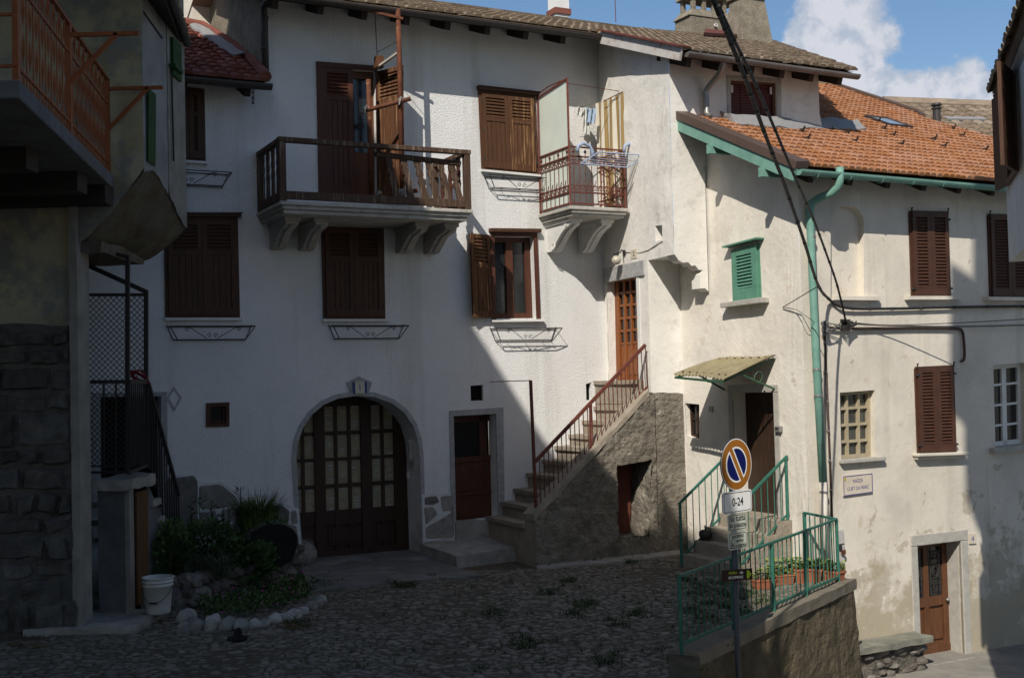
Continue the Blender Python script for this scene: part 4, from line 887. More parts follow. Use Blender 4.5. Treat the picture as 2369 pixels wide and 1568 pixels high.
mb = MB(); mb.wb(WG, g3[0][0] - .1, g3[0][0], .75, g3[0][1], -.02, .02).wb(WG, g3[1][0], g3[1][0] + .12, .75, g3[0][1], -.02, .02).wb(WG, g3[0][0] - .1, g3[1][0] + .12, g3[0][1], g3[0][1] + .12, -.02, .025); mb.build('door_surround', M['jambl'], cream, bevel=.01)
MB().wb(WG, g3[0][0], g3[1][0], .70, .765, -.3, .03).build('threshold', M['step'], cream)
cA, cB, cC, cD = WG.P(1557, 865, .95), WG.P(1665, 829, .03), WG.P(1796, 822, .03), WG.P(1676, 876, .95)
n = 60; mb = MB(); vs = []
for i in range(n + 1):
    f = i / n; h = .016 * math.cos(i * 2 * math.pi / 4)
    for b in range(5): vs.append((cB * (1 - f) + cC * f) * (1 - b / 4) + (cA * (1 - f) + cD * f) * (b / 4) + V((0, 0, h + .012 * math.sin(f * 7 + b))))
mb.add(vs, [(i * 5 + b, i * 5 + b + 1, (i + 1) * 5 + b + 1, (i + 1) * 5 + b) for i in range(n) for b in range(4)], .5)
can = mb.build('canopy', M['canopy'], cream); can['label'] = 'corrugated yellowed fibreglass canopy over door 3'
mb = MB(); dz = V((0, 0, -.05))
for f in (.06, .94):
    a, b = cB * (1 - f) + cC * f, cA * (1 - f) + cD * f; mb.bar(a + dz, b + dz, .03, .035); w0 = WG.X((a - WG.p).dot(WG.u), a.z - .5, .02); mb.bar(w0, a * .35 + b * .65 + dz, .025); 
    mb.tube([a * .7 + b * .3 + dz + V((0, 0, -.17)) + (b - a).normalized() * .08 * math.cos(k * .6) + V((0, 0, .08 * math.sin(k * .6))) for k in range(12)], .009, 5)
mb.bar(cA * .96 + cD * .04 + dz, cA * .04 + cD * .96 + dz, .03, .035); mb.build('canopy_frame', M['greend'], can)
mb = MB()
for f in (.1, .24, .38, .52, .66, .8, .92):
    for b in (.12, .9): p = (cB * (1 - f) + cC * f) * (1 - b) + (cA * (1 - f) + cD * f) * b; mb.box(p + V((0, 0, .02)), .03, .03, .02)
mb.split('canopy_bolt', M['rust'], can)
MB().wb(WG, *pr(WG, 1641, 939, 1649, 952), 0, .02).build('vent_grille', M['jambl'], cream)
# ================================================================== STAIRS TO DOOR 2
stair = thing('outside_staircase', 'stone outside staircase with rust-red railing climbing to the orange door', 'staircase')
SC = [(155, 1200), (245, 1110), (325, 1030), (405, 935), (500, 855), (580, 770), (660, 700), (745, 615), (820, 530), (885, 455), (960, 370)]
ST = [WM.tz((1080 + x / 2.613) * .98667, (750 + y / 2.613) * .98667) for x, y in SC]
ST[-1] = (min(ST[-1][0], 2.7), 2.86)
for i, (t, z) in enumerate(ST):
    t2 = ST[i + 1][0] if i + 1 < len(ST) else 3.05; mb = MB(); j = rnd(-.012, .012)
    mb.wb(WM, t + .02, t2 + .03, z - .4 if i else -.05, z - .06, 0, 1.42); mb.rough([WM.X(t - .02 + j, z - .065, .0), WM.X(t2 + .02, z - .065, .0), WM.X(t2 + .02, z - .065, 1.41), WM.X(t - .02 - j, z - .065, 1.41), WM.X(t - .02 + j, z, 0), WM.X(t2 + .02, z, 0), WM.X(t2 + .02, z, 1.41), WM.X(t - .02 - j, z, 1.41)], 6, .008, 7)
    mb.build('step', M['step'], stair)
s0 = WS.tz(1211, 1205); s1 = WS.tz(1237, 1190); s2 = WS.tz(1500, 902); tS = (V((2.29, 19.77, 0)) - WS.p).dot(WS.u)
ch = [(1428, 1078), (1452, 1076), (1480, 1070), (1507, 1063), (1504, 1130), (1502, 1200), (1500, 1240), (1430, 1245)]
chz = hpx(WS, ch)
def dens(loop, step=.12):
    r = []
    for i in range(len(loop)):
        a, b = loop[i], loop[(i + 1) % len(loop)]; l = math.hypot(a[0] - b[0], a[1] - b[1]); k = max(1, int(l / step))
        r += [(a[0] + (b[0] - a[0]) * j / k, a[1] + (b[1] - a[1]) * j / k) for j in range(k)]
    return r
jag = lambda lp, a=.03: [(t + noise.noise(V((t * 5, z * 5, 1))) * a, z + noise.noise(V((t * 5, z * 5, 9))) * a) for t, z in lp]
sw_out = [(s1[0], -.1), (tS, -.1), (tS, s2[1] - .05), (s2[0], s2[1] - .03), (s1[0] + .03, s1[1] - .03), (s1[0], s1[1] - .06)]
sw_ = wallmesh('side_wall', WS, dens(sw_out, .4), [(jag(dens(chz, .15)), .6)], M['rough'], stair)
uneven(sw_, .075, .22, 5)
MB().poly([WS.X(t, z, -.6) for t, z in chz]).build('recess_back', M['rough'], stair)
mb = MB(); mb.add([WS.X(t, z, o) for o in (0, -.35) for t, z in ((s1[0], -.1), (s1[0], s1[1]), (s2[0], s2[1]))], [(0, 1, 4, 3)])
mb.rough([WS.X(s1[0] - .02, s1[1] - .1, .015), WS.X(s1[0] - .02, s1[1] - .1, -.36), WS.X(s2[0], s2[1] - .1, -.36), WS.X(s2[0], s2[1] - .1, .015), WS.X(s1[0] - .02, s1[1], .015), WS.X(s1[0] - .02, s1[1], -.36), WS.X(s2[0], s2[1], -.36), WS.X(s2[0], s2[1], .015)], 10, .012, 4)
mb.build('coping', M['step'], stair)
q = Quad(*[WS.X(t, z, -.56) for t, z in (chz[0], chz[3], chz[6], chz[7])], WS.n)
mb = MB(); mb.qb(q, 0, q.w * .95, 0, q.h * .97, 0, .03); mb.qb(q, .03, q.w * .9, .04, q.h * .92, .03, .037)
for y in (.2, .75): mb.qb(q, .0, .12, q.h * y, q.h * y + .05, .03, .045)
dr = mb.build('cellar_door', M['rust'], stair)
# railing
rail = thing('stair_railing', 'rust-red iron railing with thin bars up the stone staircase to the orange door', 'railing')
ro = -.14; a0, a1 = WS.P(1237, 1068, ro), WS.P(1492, 798, ro); b0, b1 = WS.P(1240, 1187, ro), WS.P(1497, 902, ro)
pt = WS.P(1227, 880, ro)
MB().bar(pt, b0, .04).bar(WS.P(1365, 937, ro), WS.P(1366, 1048, ro), .03).split('post', M['rust'], rail)
MB().bar(a0, a1, .045, .05).bar(b0 * .97 + b1 * .03 + V((0, 0, .05)), b1 + V((0, 0, .05)), .03).split('handrail', M['rust'], rail)
for i in range(1, 27):
    f = i / 26; MB().bar(a0 * (1 - f) + a1 * f, b0 * (1 - f) + b1 * f + V((0, 0, .05)), .012).build('baluster', M['rust'], rail)
MB().tube([pt, WM.P(1134, 883, 0)], .008, 5).build('stay_wire', M['rust'], rail)
# raised slab before the red door
pl = MB(); zt = .26; A, B = WM.P(968, 1250), WM.P(1200, 1200); A.z = B.z = 0
c0_, c1_ = gnd(1056, 1314), gnd(1236, 1292); A = V((WM.X(WM.tz(968, 1200)[0], 0).x, WM.X(WM.tz(968, 1200)[0], 0).y, 0)); B = WS.X(s1[0], 0, -1.72)
low = [A, c0_, c1_, B]; pl.rough([p + V((0, 0, -.05)) for p in low] + [p + V((0, 0, h_)) for p, h_ in zip(low, (.28, .19, .22, .28))], 10, .012, 4)
tag(pl.build('doorstep_platform', M['concrete']), 'low grey stone platform in front of the red-brown door', 'platform')
# ================================================================== STEPS TO DOOR 3
sd = thing('door_steps', 'four worn concrete steps up to the dark plank door number 3', 'steps')
sa, sb = 1.22, 2.62
for i in range(4):
    h = .19 * (i + 1) - .01; o = 1.02 - i * .25; mb = MB()
    mb.rough([WG.X(sa, -.05 if i == 0 else h - .2, 0.0), WG.X(sb, -.05 if i == 0 else h - .2, 0.0), WG.X(sb, -.05 if i == 0 else h - .2, o), WG.X(sa, -.05 if i == 0 else h - .2, o), WG.X(sa, h, .0), WG.X(sb, h, .0), WG.X(sb, h, o), WG.X(sa, h, o)], 8, .008, 6)
    mb.build('step', M['step'], sd)
def slope_rail(t, label):
    r = thing('green_step_railing', label, 'railing', 'green railings on the steps of door 3')
    f = lambda o, z: WG.X(t, z, o); zt = lambda o: .95 + (1.03 - o) * .74; zb = lambda o: .12 + (1.03 - o) * .74
    MB().bar(f(1.03, 0), f(1.03, .97), .04).bar(f(.06, .72), f(.06, zt(.06)), .035).split('post', M['green'], r)
    MB().bar(f(1.05, .95), f(.03, zt(.03)), .04, .03).bar(f(1.03, .12), f(.03, zb(.03)), .025).split('handrail', M['green'], r)
    for i in range(1, 8): o = 1.03 - i * .122; MB().bar(f(o, zb(o)), f(o, zt(o)), .013).build('baluster', M['green'], r)
    return r
slope_rail(sa + .04, 'sloping green iron railing on the far side of the steps, against the rough stone corner')
slope_rail(sb - .03, 'sloping green iron railing on the near side of the steps, behind the no parking sign')
po = MB().lathe([(0, 0), (.075, 0), (.10, .06), (.1, .12), (.06, .15), (.0, .15)], WG.X(1.36, .385, .64), 12); po.tube([WG.X(1.36, .535, .64), WG.X(1.34, .6, .63)], .012, 5)
tag(po.build('dark_pot', M['iron'], None, True), 'small round dark pot standing on the steps behind the far green railing', 'pot')
# ================================================================== GROUND
Ea, Eb = gnd(1592, 1520), gnd(1953, 1350)
edge = [(.7, 5), (Ea.x - .25, 10.6), (Ea.x - .1, Ea.y - .6), (Ea.x, Ea.y), (Eb.x, Eb.y), (4.4, 17.35)]
mb = MB(); pz = [(-60, -40), (.5, -40)] + edge + [(4.2, 17.6), (3.1, 20.2), (6, 60), (-60, 60)]
mb.poly([(x, y, 0) for x, y in pz]); tag(mb.build('piazza', M['earth']), kind='structure')
mb = MB(); mb.poly([(-400, -300, -2.6), (500, -300, -2.6), (500, 600, -2.6), (-400, 600, -2.6)]); tag(mb.build('terrain', M['street']), kind='structure')
sl = lambda x, y: -1.55 - .02 * (x - 5) - .035 * (17 - y)
mb = MB(); nx_, ny_ = 14, 14; vs = []
for i in range(nx_ + 1):
    for j in range(ny_ + 1): x, y = .2 + i * 1.0, 2 + j * 1.6; vs.append((x, y, sl(x, y) + .02 * noise.noise(V((x, y, 0)))))
mb.add(vs, [(i * (ny_ + 1) + j, (i + 1) * (ny_ + 1) + j, (i + 1) * (ny_ + 1) + j + 1, i * (ny_ + 1) + j + 1) for i in range(nx_) for j in range(ny_)]); tag(mb.build('street', M['street']), kind='structure')
# cobbles: every stone its own low dome
mb = MB(); edg2 = [(.7 - 60, 6), (.7, 6)] + [(x - .1, y) for x, y in edge[1:4]] + [(4.4, 16.5), (4.3, 17.0), (2.6, 18.3), (2.5, 19.4), (.45, 18.55), (-.8, 18.45), (-3.05, 17.6), (-5.0, 15.8), (-5.6, 14.2), (-9, 13.6), (-60, 13.6)]
y = 9.6; row = 0
def cobble_ok(x, y): return inside(x, y, edg2) and not inside(x, y, [(-3.25, 17.2), (-.8, 18.5), (.4, 18.55), (.0, 20), (-4, 19)])
while y < 19.2:
    d_ = .052 + .04 * rnd(0, 1); x = -.46 * y - .2
    while x < .2 * y + 1.4:
        l = rnd(.05, .15); xx, yy = x + l / 2, y + rnd(-.045, .045)
        if cobble_ok(xx, yy) and rnd(0, 1) > (.55 if noise.noise(V((xx * .8, yy * .8, 5))) > .3 else .05):
            n = 7; t = rnd(0, 1); h = rnd(.004, .013); rot = rnd(-.6, .6); ph = rnd(0, 6); ring = []
            for k in range(n):
                a = 2 * math.pi * k / n + ph; rr = rnd(.72, 1.15); px, py = math.cos(a) * l * .52 * rr, math.sin(a) * d_ * .56 * rr
                ring.append((px * math.cos(rot) - py * math.sin(rot), px * math.sin(rot) + py * math.cos(rot)))
            tx, ty = rnd(-.09, .09), rnd(-.1, .1)
            P3 = lambda s_, z: [(xx + px * s_, yy + py * s_, z + (px * tx + py * ty) * (1 if z > 0 else 0)) for px, py in ring]
            b = len(mb.v); mb.v += P3(1, -.01) + P3(.97, h * .75) + P3(.84, h) 
            for k in range(n):
                mb.f.append((b + k, b + (k + 1) % n, b + n + (k + 1) % n, b + n + k)); mb.f.append((b + n + k, b + n + (k + 1) % n, b + 2 * n + (k + 1) % n, b + 2 * n + k)); mb.t += [t, t]
            mb.f.append(tuple(range(b + 2 * n, b + 3 * n))); mb.t.append(t)
        x += l + rnd(.004, .022)
    y += d_ * .98; row += 1
tag(mb.build('cobblestones', M['cobble']), 'small worn cobblestones with weeds between them covering the piazza', 'cobbles', kind='stuff')
# smooth paving strip before the arch
mb = MB(); pv_ = [gnd(694, 1286), gnd(975, 1262), gnd(1056, 1318), gnd(1120, 1336), gnd(930, 1348), gnd(720, 1372), gnd(700, 1330)]
zt_ = [.15, .17, .06, .04, .03, .03, .05]; A_ = [WM.X(archh[0][0] - .02, 0, -.64), WM.X(archh[0][0], 0, -.0)]; pv_ = [WM.X(archh[0][0], 0, -.66), WM.X(archh[-1][0], 0, -.66)] + [WM.X(archh[-1][0], 0, .0)] + pv_[2:] + [WM.X(archh[0][0] - .05, 0, .0)]; zt_ = [.115, .115, .115, .045, .04, .03, .03, .04, .115]; n_p = len(pv_); mb.add([V((p.x, p.y, z)) for p, z in zip(pv_, zt_)] + [V((p.x, p.y, -.05)) for p in pv_], [(i, (i + 1) % n_p, n_p + (i + 1) % n_p, n_p + i) for i in range(n_p)] + [tuple(range(n_p))]); tag(mb.build('paving', M['flag']), kind='structure')
mb = MB(); mb.wb(WM, rdoor[3][0] - .02, rdoor[2][0] + .02, -.02, rdoor[3][1] + .02, -.27, .06); mb.build('threshold', M['concrete'], white)
mb = MB(); k0 = [gnd(1238, 1302), gnd(1420, 1283), gnd(1570, 1262), gnd(1575, 1285), gnd(1440, 1302), gnd(1242, 1318)]
mb.prism([p + V((0, 0, -.02)) for p in k0], V((0, 0, .055))); tag(mb.build('kerb', M['concrete']), kind='structure')
# retaining wall with the green railing
rw_ = thing('retaining_wall', 'rough rendered retaining wall below the green railing', 'wall')
eu = (Eb - Ea).normalized(); en = V((eu.y, -eu.x, 0)); Lw = (Eb - Ea).length
mb = MB(); f = lambda s, z, o: Ea + eu * s + en * o + V((0, 0, z))
mb.rough([f(-.02, -2.6, .22), f(Lw + .1, -2.6, .22), f(Lw + .1, -2.6, -.1), f(-.02, -2.6, -.1), f(-.02, -.06, .12), f(Lw + .05, -.06, .12), f(Lw + .05, -.06, -.1), f(-.02, -.06, -.1)], 26, .035, 3)
mb.build('wall_face', M['retain'], rw_)
mb = MB(); mb.rough([f(-.05, -.07, .14), f(Lw + .08, -.07, .14), f(Lw + .08, -.07, -.2), f(-.05, -.07, -.2), f(-.05, .07, .14), f(Lw + .08, .07, .14), f(Lw + .08, .07, -.2), f(-.05, .07, -.2)], 16, .012, 4); mb.build('coping', mat('retaining_coping', (.21, .185, .145), (.145, .128, .098), scale=4, bump=.5, bscale=20, bdist=.02, rough=1), rw_)
mb = MB(); e0, e1 = V((Ea.x, Ea.y, 0)), V((Ea.x - .3, 10.2, 0)); mb.rough([p + V((0, 0, z)) + V((o, 0, 0)) for z in (-2.6, .03) for p, o in ((e0, .1), (e0, -.2), (e1, -.2), (e1, .1))], 10, .03, 3); mb.build('wall_face', M['retain'], rw_)
mb = MB(); c_, d_ = V((Eb.x, Eb.y, 0)), V((4.45, 17.35, 0)); mb.rough([p + V((o, 0, z)) for z in (-2.6, .02) for p, o in ((c_, .1), (c_, -.3), (d_, -.3), (d_, .1))], 8, .03, 3); mb.build('wall_face', M['retain'], rw_)
gr_ = thing('green_railing', 'long green iron railing on top of the retaining wall at the edge of the piazza', 'railing')
rp = [gnd(1581, 1512, .07), gnd(1690, 1455, .07), gnd(1775, 1412, .07), gnd(1857, 1378, .07), gnd(1935, 1344, .07)]
rp = [f((p - Ea).dot(eu), .07, .0) for p in rp]; hgt = [.79, .8, .8, .81, .84]
for p, h in zip(rp, hgt): MB().bar(p, p + V((0, 0, h)), .036).build('post', M['green'], gr_)
mb = MB(); mb.bar(rp[0] + V((0, 0, .79)), rp[-1] + V((0, 0, .84)), .036, .025); mb.bar(rp[0] + V((0, 0, .1)), rp[-1] + V((0, 0, .06)), .03); pk = V((4.1, 17.1, .92)); mb.bar(rp[-1] + V((0, 0, .84)), pk, .04, .03); mb.bar(rp[-1] + V((0, 0, .06)), V((4.1, 17.1, .1)), .03); mb.bar(V((4.1, 17.1, 0)), pk, .045); mb.split('handrail', M['green'], gr_)
n = 34
for i in range(1, n):
    p = rp[0] * (1 - i / n) + rp[-1] * (i / n); MB().bar(p + V((0, 0, .09)), p + V((0, 0, .79 + .05 * i / n)), .0115).build('baluster', M['green'], gr_)
for i in range(1, 6):
    p = rp[-1] * (1 - i / 6) + V((4.1, 17.1, .07)) * (i / 6); MB().bar(p, p + V((0, 0, .82)), .014).build('baluster', M['green'], gr_)
# ================================================================== LEFT STONE HOUSE
lh = thing('stone_house', 'dark yellowed house with rubble stone foot, stone corbels and an orange-railed balcony', 'house')
WL = Wall((-4.44, 14.5), (1, 0.0)); xl, xu = -.8, 0.0      # t of lower and upper right edges
wallmesh('wall', WL, [(-9, 6.2), (-.82, 6.2)] + [(-.82 + .82 * k / 12, 4.70 + .9 * (k / 12) ** 1.25 + .03 * noise.noise(V((k * .7, 3, 1)))) for k in range(13)] + [(0, 10), (-9, 10)], [], M['yellow'], lh)
wallmesh('wall', WL, [(-9, 3.7), (xl, 3.7), (xl, 6.2), (-9, 6.2)], [], M['yellow'], lh)['label'] = 'plain yellowed plaster wall'
mb = MB(); mb.rough([WL.X(-9, -.1, 0), WL.X(xl - .08, -.1, 0), WL.X(xl - .08, 3.72, 0), WL.X(-9, 3.72, 0), WL.X(-9, -.1, .1), WL.X(xl - .08, -.1, .1), WL.X(xl - .08, 3.72, .07), WL.X(-9, 3.72, .07)], 34, .05, 2.6)
z_ = 0.0
while z_ < 3.55:
    hh_ = rnd(.2, .42); x_ = -9.0 if False else -2.4
    while x_ < xl - .12:
        ww_ = rnd(.22, .7); x2_ = min(x_ + ww_, xl - .1); j_ = rnd(-.03, .03); g_ = .02
        if x2_ - x_ > .1: mb.rough([WL.X(x_ + g_, z_ + g_ + j_, .05), WL.X(x2_ - g_, z_ + g_ - j_, .05), WL.X(x2_ - g_, min(z_ + hh_, 3.66) - g_ + j_, .05), WL.X(x_ + g_, min(z_ + hh_, 3.66) - g_, .05)] + [WL.X(x_ + g_ + .03, z_ + g_ + .03, .13), WL.X(x2_ - g_ - .03, z_ + g_ + .03, .12), WL.X(x2_ - g_ - .03, min(z_ + hh_, 3.66) - g_ - .03, .12), WL.X(x_ + g_ + .03, min(z_ + hh_, 3.66) - g_ - .03, .13)], 4, .045, 4, rnd(0, 1))
        x_ = x2_
    z_ += hh_
mb.build('rubble_base', M['rubble'], lh)
mb = MB(); mb.rough([WL.X(xl - .1, -.1, -.3), WL.X(xl, -.1, -.3), WL.X(xl, 6.0, -.3), WL.X(xl - .1, 6.0, -.3), WL.X(xl - .1, -.1, .09), WL.X(xl, -.1, .09), WL.X(xl, 6.0, .09), WL.X(xl - .1, 6.0, .09)], 14, .012, 3); mb.build('corner_strip', M['lpale'], lh)
side = lambda y, z, o=0: V((-4.44 + o, y, z))
y1 = -4.44 / ((394 - CX) / FP); y2 = 16.35
def rockbox(x0, x1, y0, y1_, z0, z1, amp=.06, n=8, m='corbel', par=None, name='corbel', fr=3):
    b = MB(); b.rough([(x0, y0, z0), (x1, y0, z0), (x1, y1_, z0), (x0, y1_, z0), (x0, y0, z1), (x1, y0, z1), (x1, y1_, z1), (x0, y1_, z1)], n, amp, fr); return b.build(name, M[m], par, True)
def zt_(v):
    k = ((0, 5.56), (.12, 5.64), (.26, 5.66), (.45, 5.53), (.62, 5.40), (.8, 5.22), (1.0, 5.10), (9, 5.0))
    for (a, b), (c, d_) in zip(k, k[1:]):
        if v <= c: return b + (d_ - b) * (v - a) / (c - a) + .015 * math.sin(v * 40)
zb_ = lambda v: 4.72 - .02 * v

SB = lambda a, b, o=0: [side(a + (b - a) * k / 10, zt_((a + (b - a) * k / 10 - 14.5) / 1.86) - .02, o) for k in range(11)]
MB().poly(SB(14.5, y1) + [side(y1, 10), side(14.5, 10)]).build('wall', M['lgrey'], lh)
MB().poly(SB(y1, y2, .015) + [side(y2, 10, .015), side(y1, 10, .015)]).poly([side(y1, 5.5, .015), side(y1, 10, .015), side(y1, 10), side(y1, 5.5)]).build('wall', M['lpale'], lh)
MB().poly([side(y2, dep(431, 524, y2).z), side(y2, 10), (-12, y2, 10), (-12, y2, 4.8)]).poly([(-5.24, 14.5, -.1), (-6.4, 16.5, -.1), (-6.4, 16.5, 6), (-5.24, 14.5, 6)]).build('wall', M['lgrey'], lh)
cb = MB(); nu_, nv_ = 44, 44; vs = []
for i in range(nu_ + 1):
    for j in range(nv_ + 1):
        s_, v = i / nu_, j / nv_; p = V((-5.26 + .82 * s_, 14.5 + 1.86 * v, zb_(v) + (zt_(v) - zb_(v)) * s_ ** 1.1 - .10 * math.sin(math.pi * s_) * v))
        k = min(1, 4 * s_) * min(1, 4 * (1 - s_)) * min(1, .25 + 4 * v); q = noise.noise_vector(p * 1.8) * .05 + noise.noise_vector(p * 5) * .012 + noise.noise_vector(p * 13) * .006; vs.append(p + V((q.x * .7 * k, q.y * .5 * min(1, 4 * v) , q.z * k - .04 * k)))
cb.add(vs, [(i * (nv_ + 1) + j, (i + 1) * (nv_ + 1) + j, (i + 1) * (nv_ + 1) + j + 1, i * (nv_ + 1) + j + 1) for i in range(nu_) for j in range(nv_)]); cb.build('corbel', M['corbel'], lh, True)
rockbox(-5.9, -5.0, 14.55, 16.3, 4.6, 4.74, .03, 14, par=lh)
s = MB()
for k in range(5): s.bar((-4.42, 14.62 + k * .06, 5.7), (-4.4, 14.62 + k * .06, 6.6), .05, .02)
s.build('shutter', mat('dark_green_paint', (.018, .07, .02), rough=.6), lh)
MB().box((-4.4, 15.85, 7.3), .04, .4, .5).box((-4.38, 15.75, 7.15), .1, .36, .05).build('shutter', bpy.data.materials['dark_green_paint'], lh)
MB().bar((-4.4, 15.62, 7.1), (-4.4, 15.66, 5.9), .02).bar((-4.44, 14.56, 7.55), (-4.25, 14.7, 7.25), .02).build('bracket', M['iron'], lh)
mb = MB(); e0, e1 = dep(441, 72, 16.4), V((-4.05, 12.5, 7.75))
RLH = Roof((-3.49, 11.16, 7.72), (-.174, .985, 0), .55)
lhr = roofmesh(RLH, [(0, 0), (5.35, 0), (5.35, 6), (0, 6)], M['tile_tan'], lh)
MB().tube([RLH.X(0, -.04, -.03), RLH.X(5.35, -.04, -.03)], .05, 8).build('gutter', M['gutter'], lhr)
# upper mass of the house (out of frame, shades the corner)

# balcony
bx0, by0, bz = -4.10, 9.9, 5.40
mb = MB(); c8 = lambda z: [(-9, by0, z), (bx0 - .02, by0, z), (bx0 + .06 - .8, 14.5, z), (-9, 14.5, z)]
pA, pB = dep(45, 178, 9.9), dep(263, 418, 14.48)
zA = (pA.z + pB.z) / 2; sx = lambda y: pA.x + (pB.x - pA.x) * (y - 9.9) / 4.58
mb.hexa([(-9, 9.9, zA - .14), (sx(9.9), 9.9, zA - .14), (sx(14.5), 14.5, zA - .14), (-9, 14.5, zA - .14), (-9, 9.9, zA + .02), (sx(9.9), 9.9, zA + .02), (sx(14.5), 14.5, zA + .02), (-9, 14.5, zA + .02)])
bl = mb.build('balcony', M['lwall'], lh, bevel=.015); bl['label'] = 'balcony with orange iron railing seen from below'
for y in (10.6, 12.0, 13.4, 14.3): MB().box((-6.9, y, zA - .25), 4.2, .3, .22).build('beam', M['rafter'], bl)
f = lambda y, z, o=0: V((sx(y) - .05 + o, y, zA + z))
zr = 1.18; mb = MB()
for y in (10.0, 12.15, 14.38): mb.bar(f(y, 0), f(y, zr), .05)
mb.split('post', M['orange'], bl)
MB().bar(f(9.95, zr), f(14.45, zr), .05, .03).bar(f(9.95, zr - .3), f(14.45, zr - .3), .022).bar(f(9.95, .16), f(14.45, .16), .025).bar(f(10, zr), V((-9, 10, zA + zr)), .05, .03).bar(f(10, .6), V((-9, 10, zA + .6)), .025).bar(f(10, .16), V((-9, 10, zA + .16)), .025).split('handrail', M['orange'], bl)
tw = MB()
for i in range(1, 36):
    y = 10.0 + i * .122
    if i in (18,): continue
    if i % 2: MB().bar(f(y, -.06), f(y, zr - .15), .012).lathe([(0, -.025), (.025, 0), (0, .025)], f(y, .02, .015), 6).build('baluster', M['orange'], bl)
    else:
        w = MB(); n = 22; vs = []
        for k in range(n + 1):
            a = k * .5; z = .0 + zr * k / n; d = V((math.cos(a), math.sin(a), 0)) * .015; vs += [f(y, z) + d, f(y, z) - d]
        w.add(vs, [(2 * k, 2 * k + 1, 2 * k + 3, 2 * k + 2) for k in range(n)]); w.build('baluster', M['orange'], bl)
for y in (12.15, 14.38):
    h = zr - .12; MB().bar(f(y, h), f(y, h) + V((.72 if y < 13 else .68, 0, .0)), .04).bar(f(y, h - .5), f(y, h) + V((.5, 0, 0)), .04).build('clothes_bracket', M['orange'], bl)
# landing, wooden door, stairs and mesh cage
ld = thing('entrance_landing', 'grey rendered landing block with plank door and stone slab top behind the bucket', 'landing')
xr = -4.9
mb = MB(); mb.rough([(-5.3, 15.2, .05), (xr, 15.2, .05), (xr, 15.28, .05), (-5.3, 15.28, .05), (-5.3, 15.2, 1.66), (xr, 15.2, 1.66), (xr, 15.28, 1.66), (-5.3, 15.28, 1.66)], 10, .012, 4); mb.build('wall_face', M['lwall'], ld)
MB().box((xr - .03, 15.28, .85), .07, .18, 1.6).build('corner_strip', M['lpale'], ld, bevel=.01)
MB().box((xr - .06, 15.66, .85), .06, .62, 1.6).build('door_recess', M['void'], ld)
dm = MB()
for k in range(4): dm.box((xr - .0, 15.52 + k * .115, .86), .03, .105, 1.44)
dm.build('door', M['wood_tan'], ld)
rockbox(-5.35, xr + .06, 15.12, 16.1, 1.64, 1.78, .03, 10, 'concrete', ld, 'slab_top', 4)
MB().hexa([(xr - .05, 15.97, 0), (xr + .0, 15.97, 0), (xr + .0, 17.6, 0), (xr - .05, 17.6, 0), (xr - .05, 15.97, 1.66), (xr, 15.97, 1.66), (xr, 17.6, .3), (xr - .05, 17.6, .3)]).build('stair_wall', M['lwall'], ld)
for i in range(5): rockbox(-5.9, xr + .05 - .03 * i, 16.05 + i * .31, 16.4 + i * .31, 1.42 - i * .27 - .08, 1.42 - i * .27, .012, 5, 'concrete', ld, 'step', 5)
rockbox(-5.9, -4.55, 14.35, 15.5, -.05, .1, .04, 10, 'concrete', ld, 'foot_slab', 3)
cg = thing('mesh_cage', 'dark iron gate frame with diamond wire mesh standing on the grey landing', 'gate')
d = lambda x, y, Y: dep(x, y, Y)
mb = MB(); Y1, Y2 = 15.2, 16.0
for a, b, w in ((d(295, 592, Y1), d(295, 1090, Y1), .05), (d(338, 672, Y2), d(338, 1080, Y2), .05), (d(298, 596, Y1), d(150, 555, Y1), .05), (d(340, 676, Y2), d(150, 590, Y2), .06), (d(338, 682, Y2), d(150, 682, Y2), .04), (d(338, 882, Y2), d(150, 884, Y2), .05), (d(298, 884, Y1), d(180, 884, Y1), .035), (d(298, 1092, Y1), d(180, 1092, Y1), .03), (d(298, 1078, Y1), d(180, 1078, Y1), .02), (d(297, 884, Y1), d(340, 882, Y2), .06), (d(297, 1094, Y1), d(340, 1075, Y2), .04)): mb.bar(a, b, w)
mb.build('gate_frame', M['iron'], cg)
wm = MB()
def mesh(x0, x1, y0, y1_, Y, s=13.5):
    w, h = x1 - x0, y1_ - y0; k = -h
    while k < w:
        for sg in (0, 1):
            pts = []
            for t in (max(0, -k), min(h, w - k)):
                xx = x0 + k + t; yy = y0 + t if sg == 0 else y1_ - t; pts.append(d(xx, yy, Y))
            if (pts[0] - pts[1]).length > .02: wm.bar(pts[0], pts[1], .008)
        k += s
mesh(182, 338, 682, 884, Y2); wm.build('wire_mesh', M['iron'], cg)
wm = MB(); mesh(182, 295, 884, 1080, Y1); wm.build('wire_mesh', M['iron'], cg)
mb = MB()
for k in range(9): a = d(300 + k * 4.6, 884, Y1 + (Y2 - Y1) * k / 8); mb.bar(a, a - V((0, 0, 1.08)), .018)
for x in (240, 268): mb.bar(d(x, 884, Y1), d(x, 1092, Y1), .02)
a, b = V((xr + .02, 16.0, 2.98)), V((xr - .05, 17.6, 1.35)); mb.bar(a, b, .05)
for k in range(13): p = a * (1 - k / 12) + b * (k / 12); mb.bar(p, p - V((0, 0, 1.15)), .018)
mb.build('baluster', M['iron'], cg)
rb = MB(); p = d(322, 872, 15.9)
for k in range(5): rb.tube([p + V((.07 * math.cos(a * .6 + k) * (1 + .2 * k % 1), .04 * math.sin(a * .9 + k), .09 * math.sin(a * .6 + k * .7))) for a in range(10)], .012, 5)
tag(rb.build('red_rope', flat('red_rope', (.2, .015, .02), .8)), 'coil of dark red rope hanging on the cage railing', 'rope')
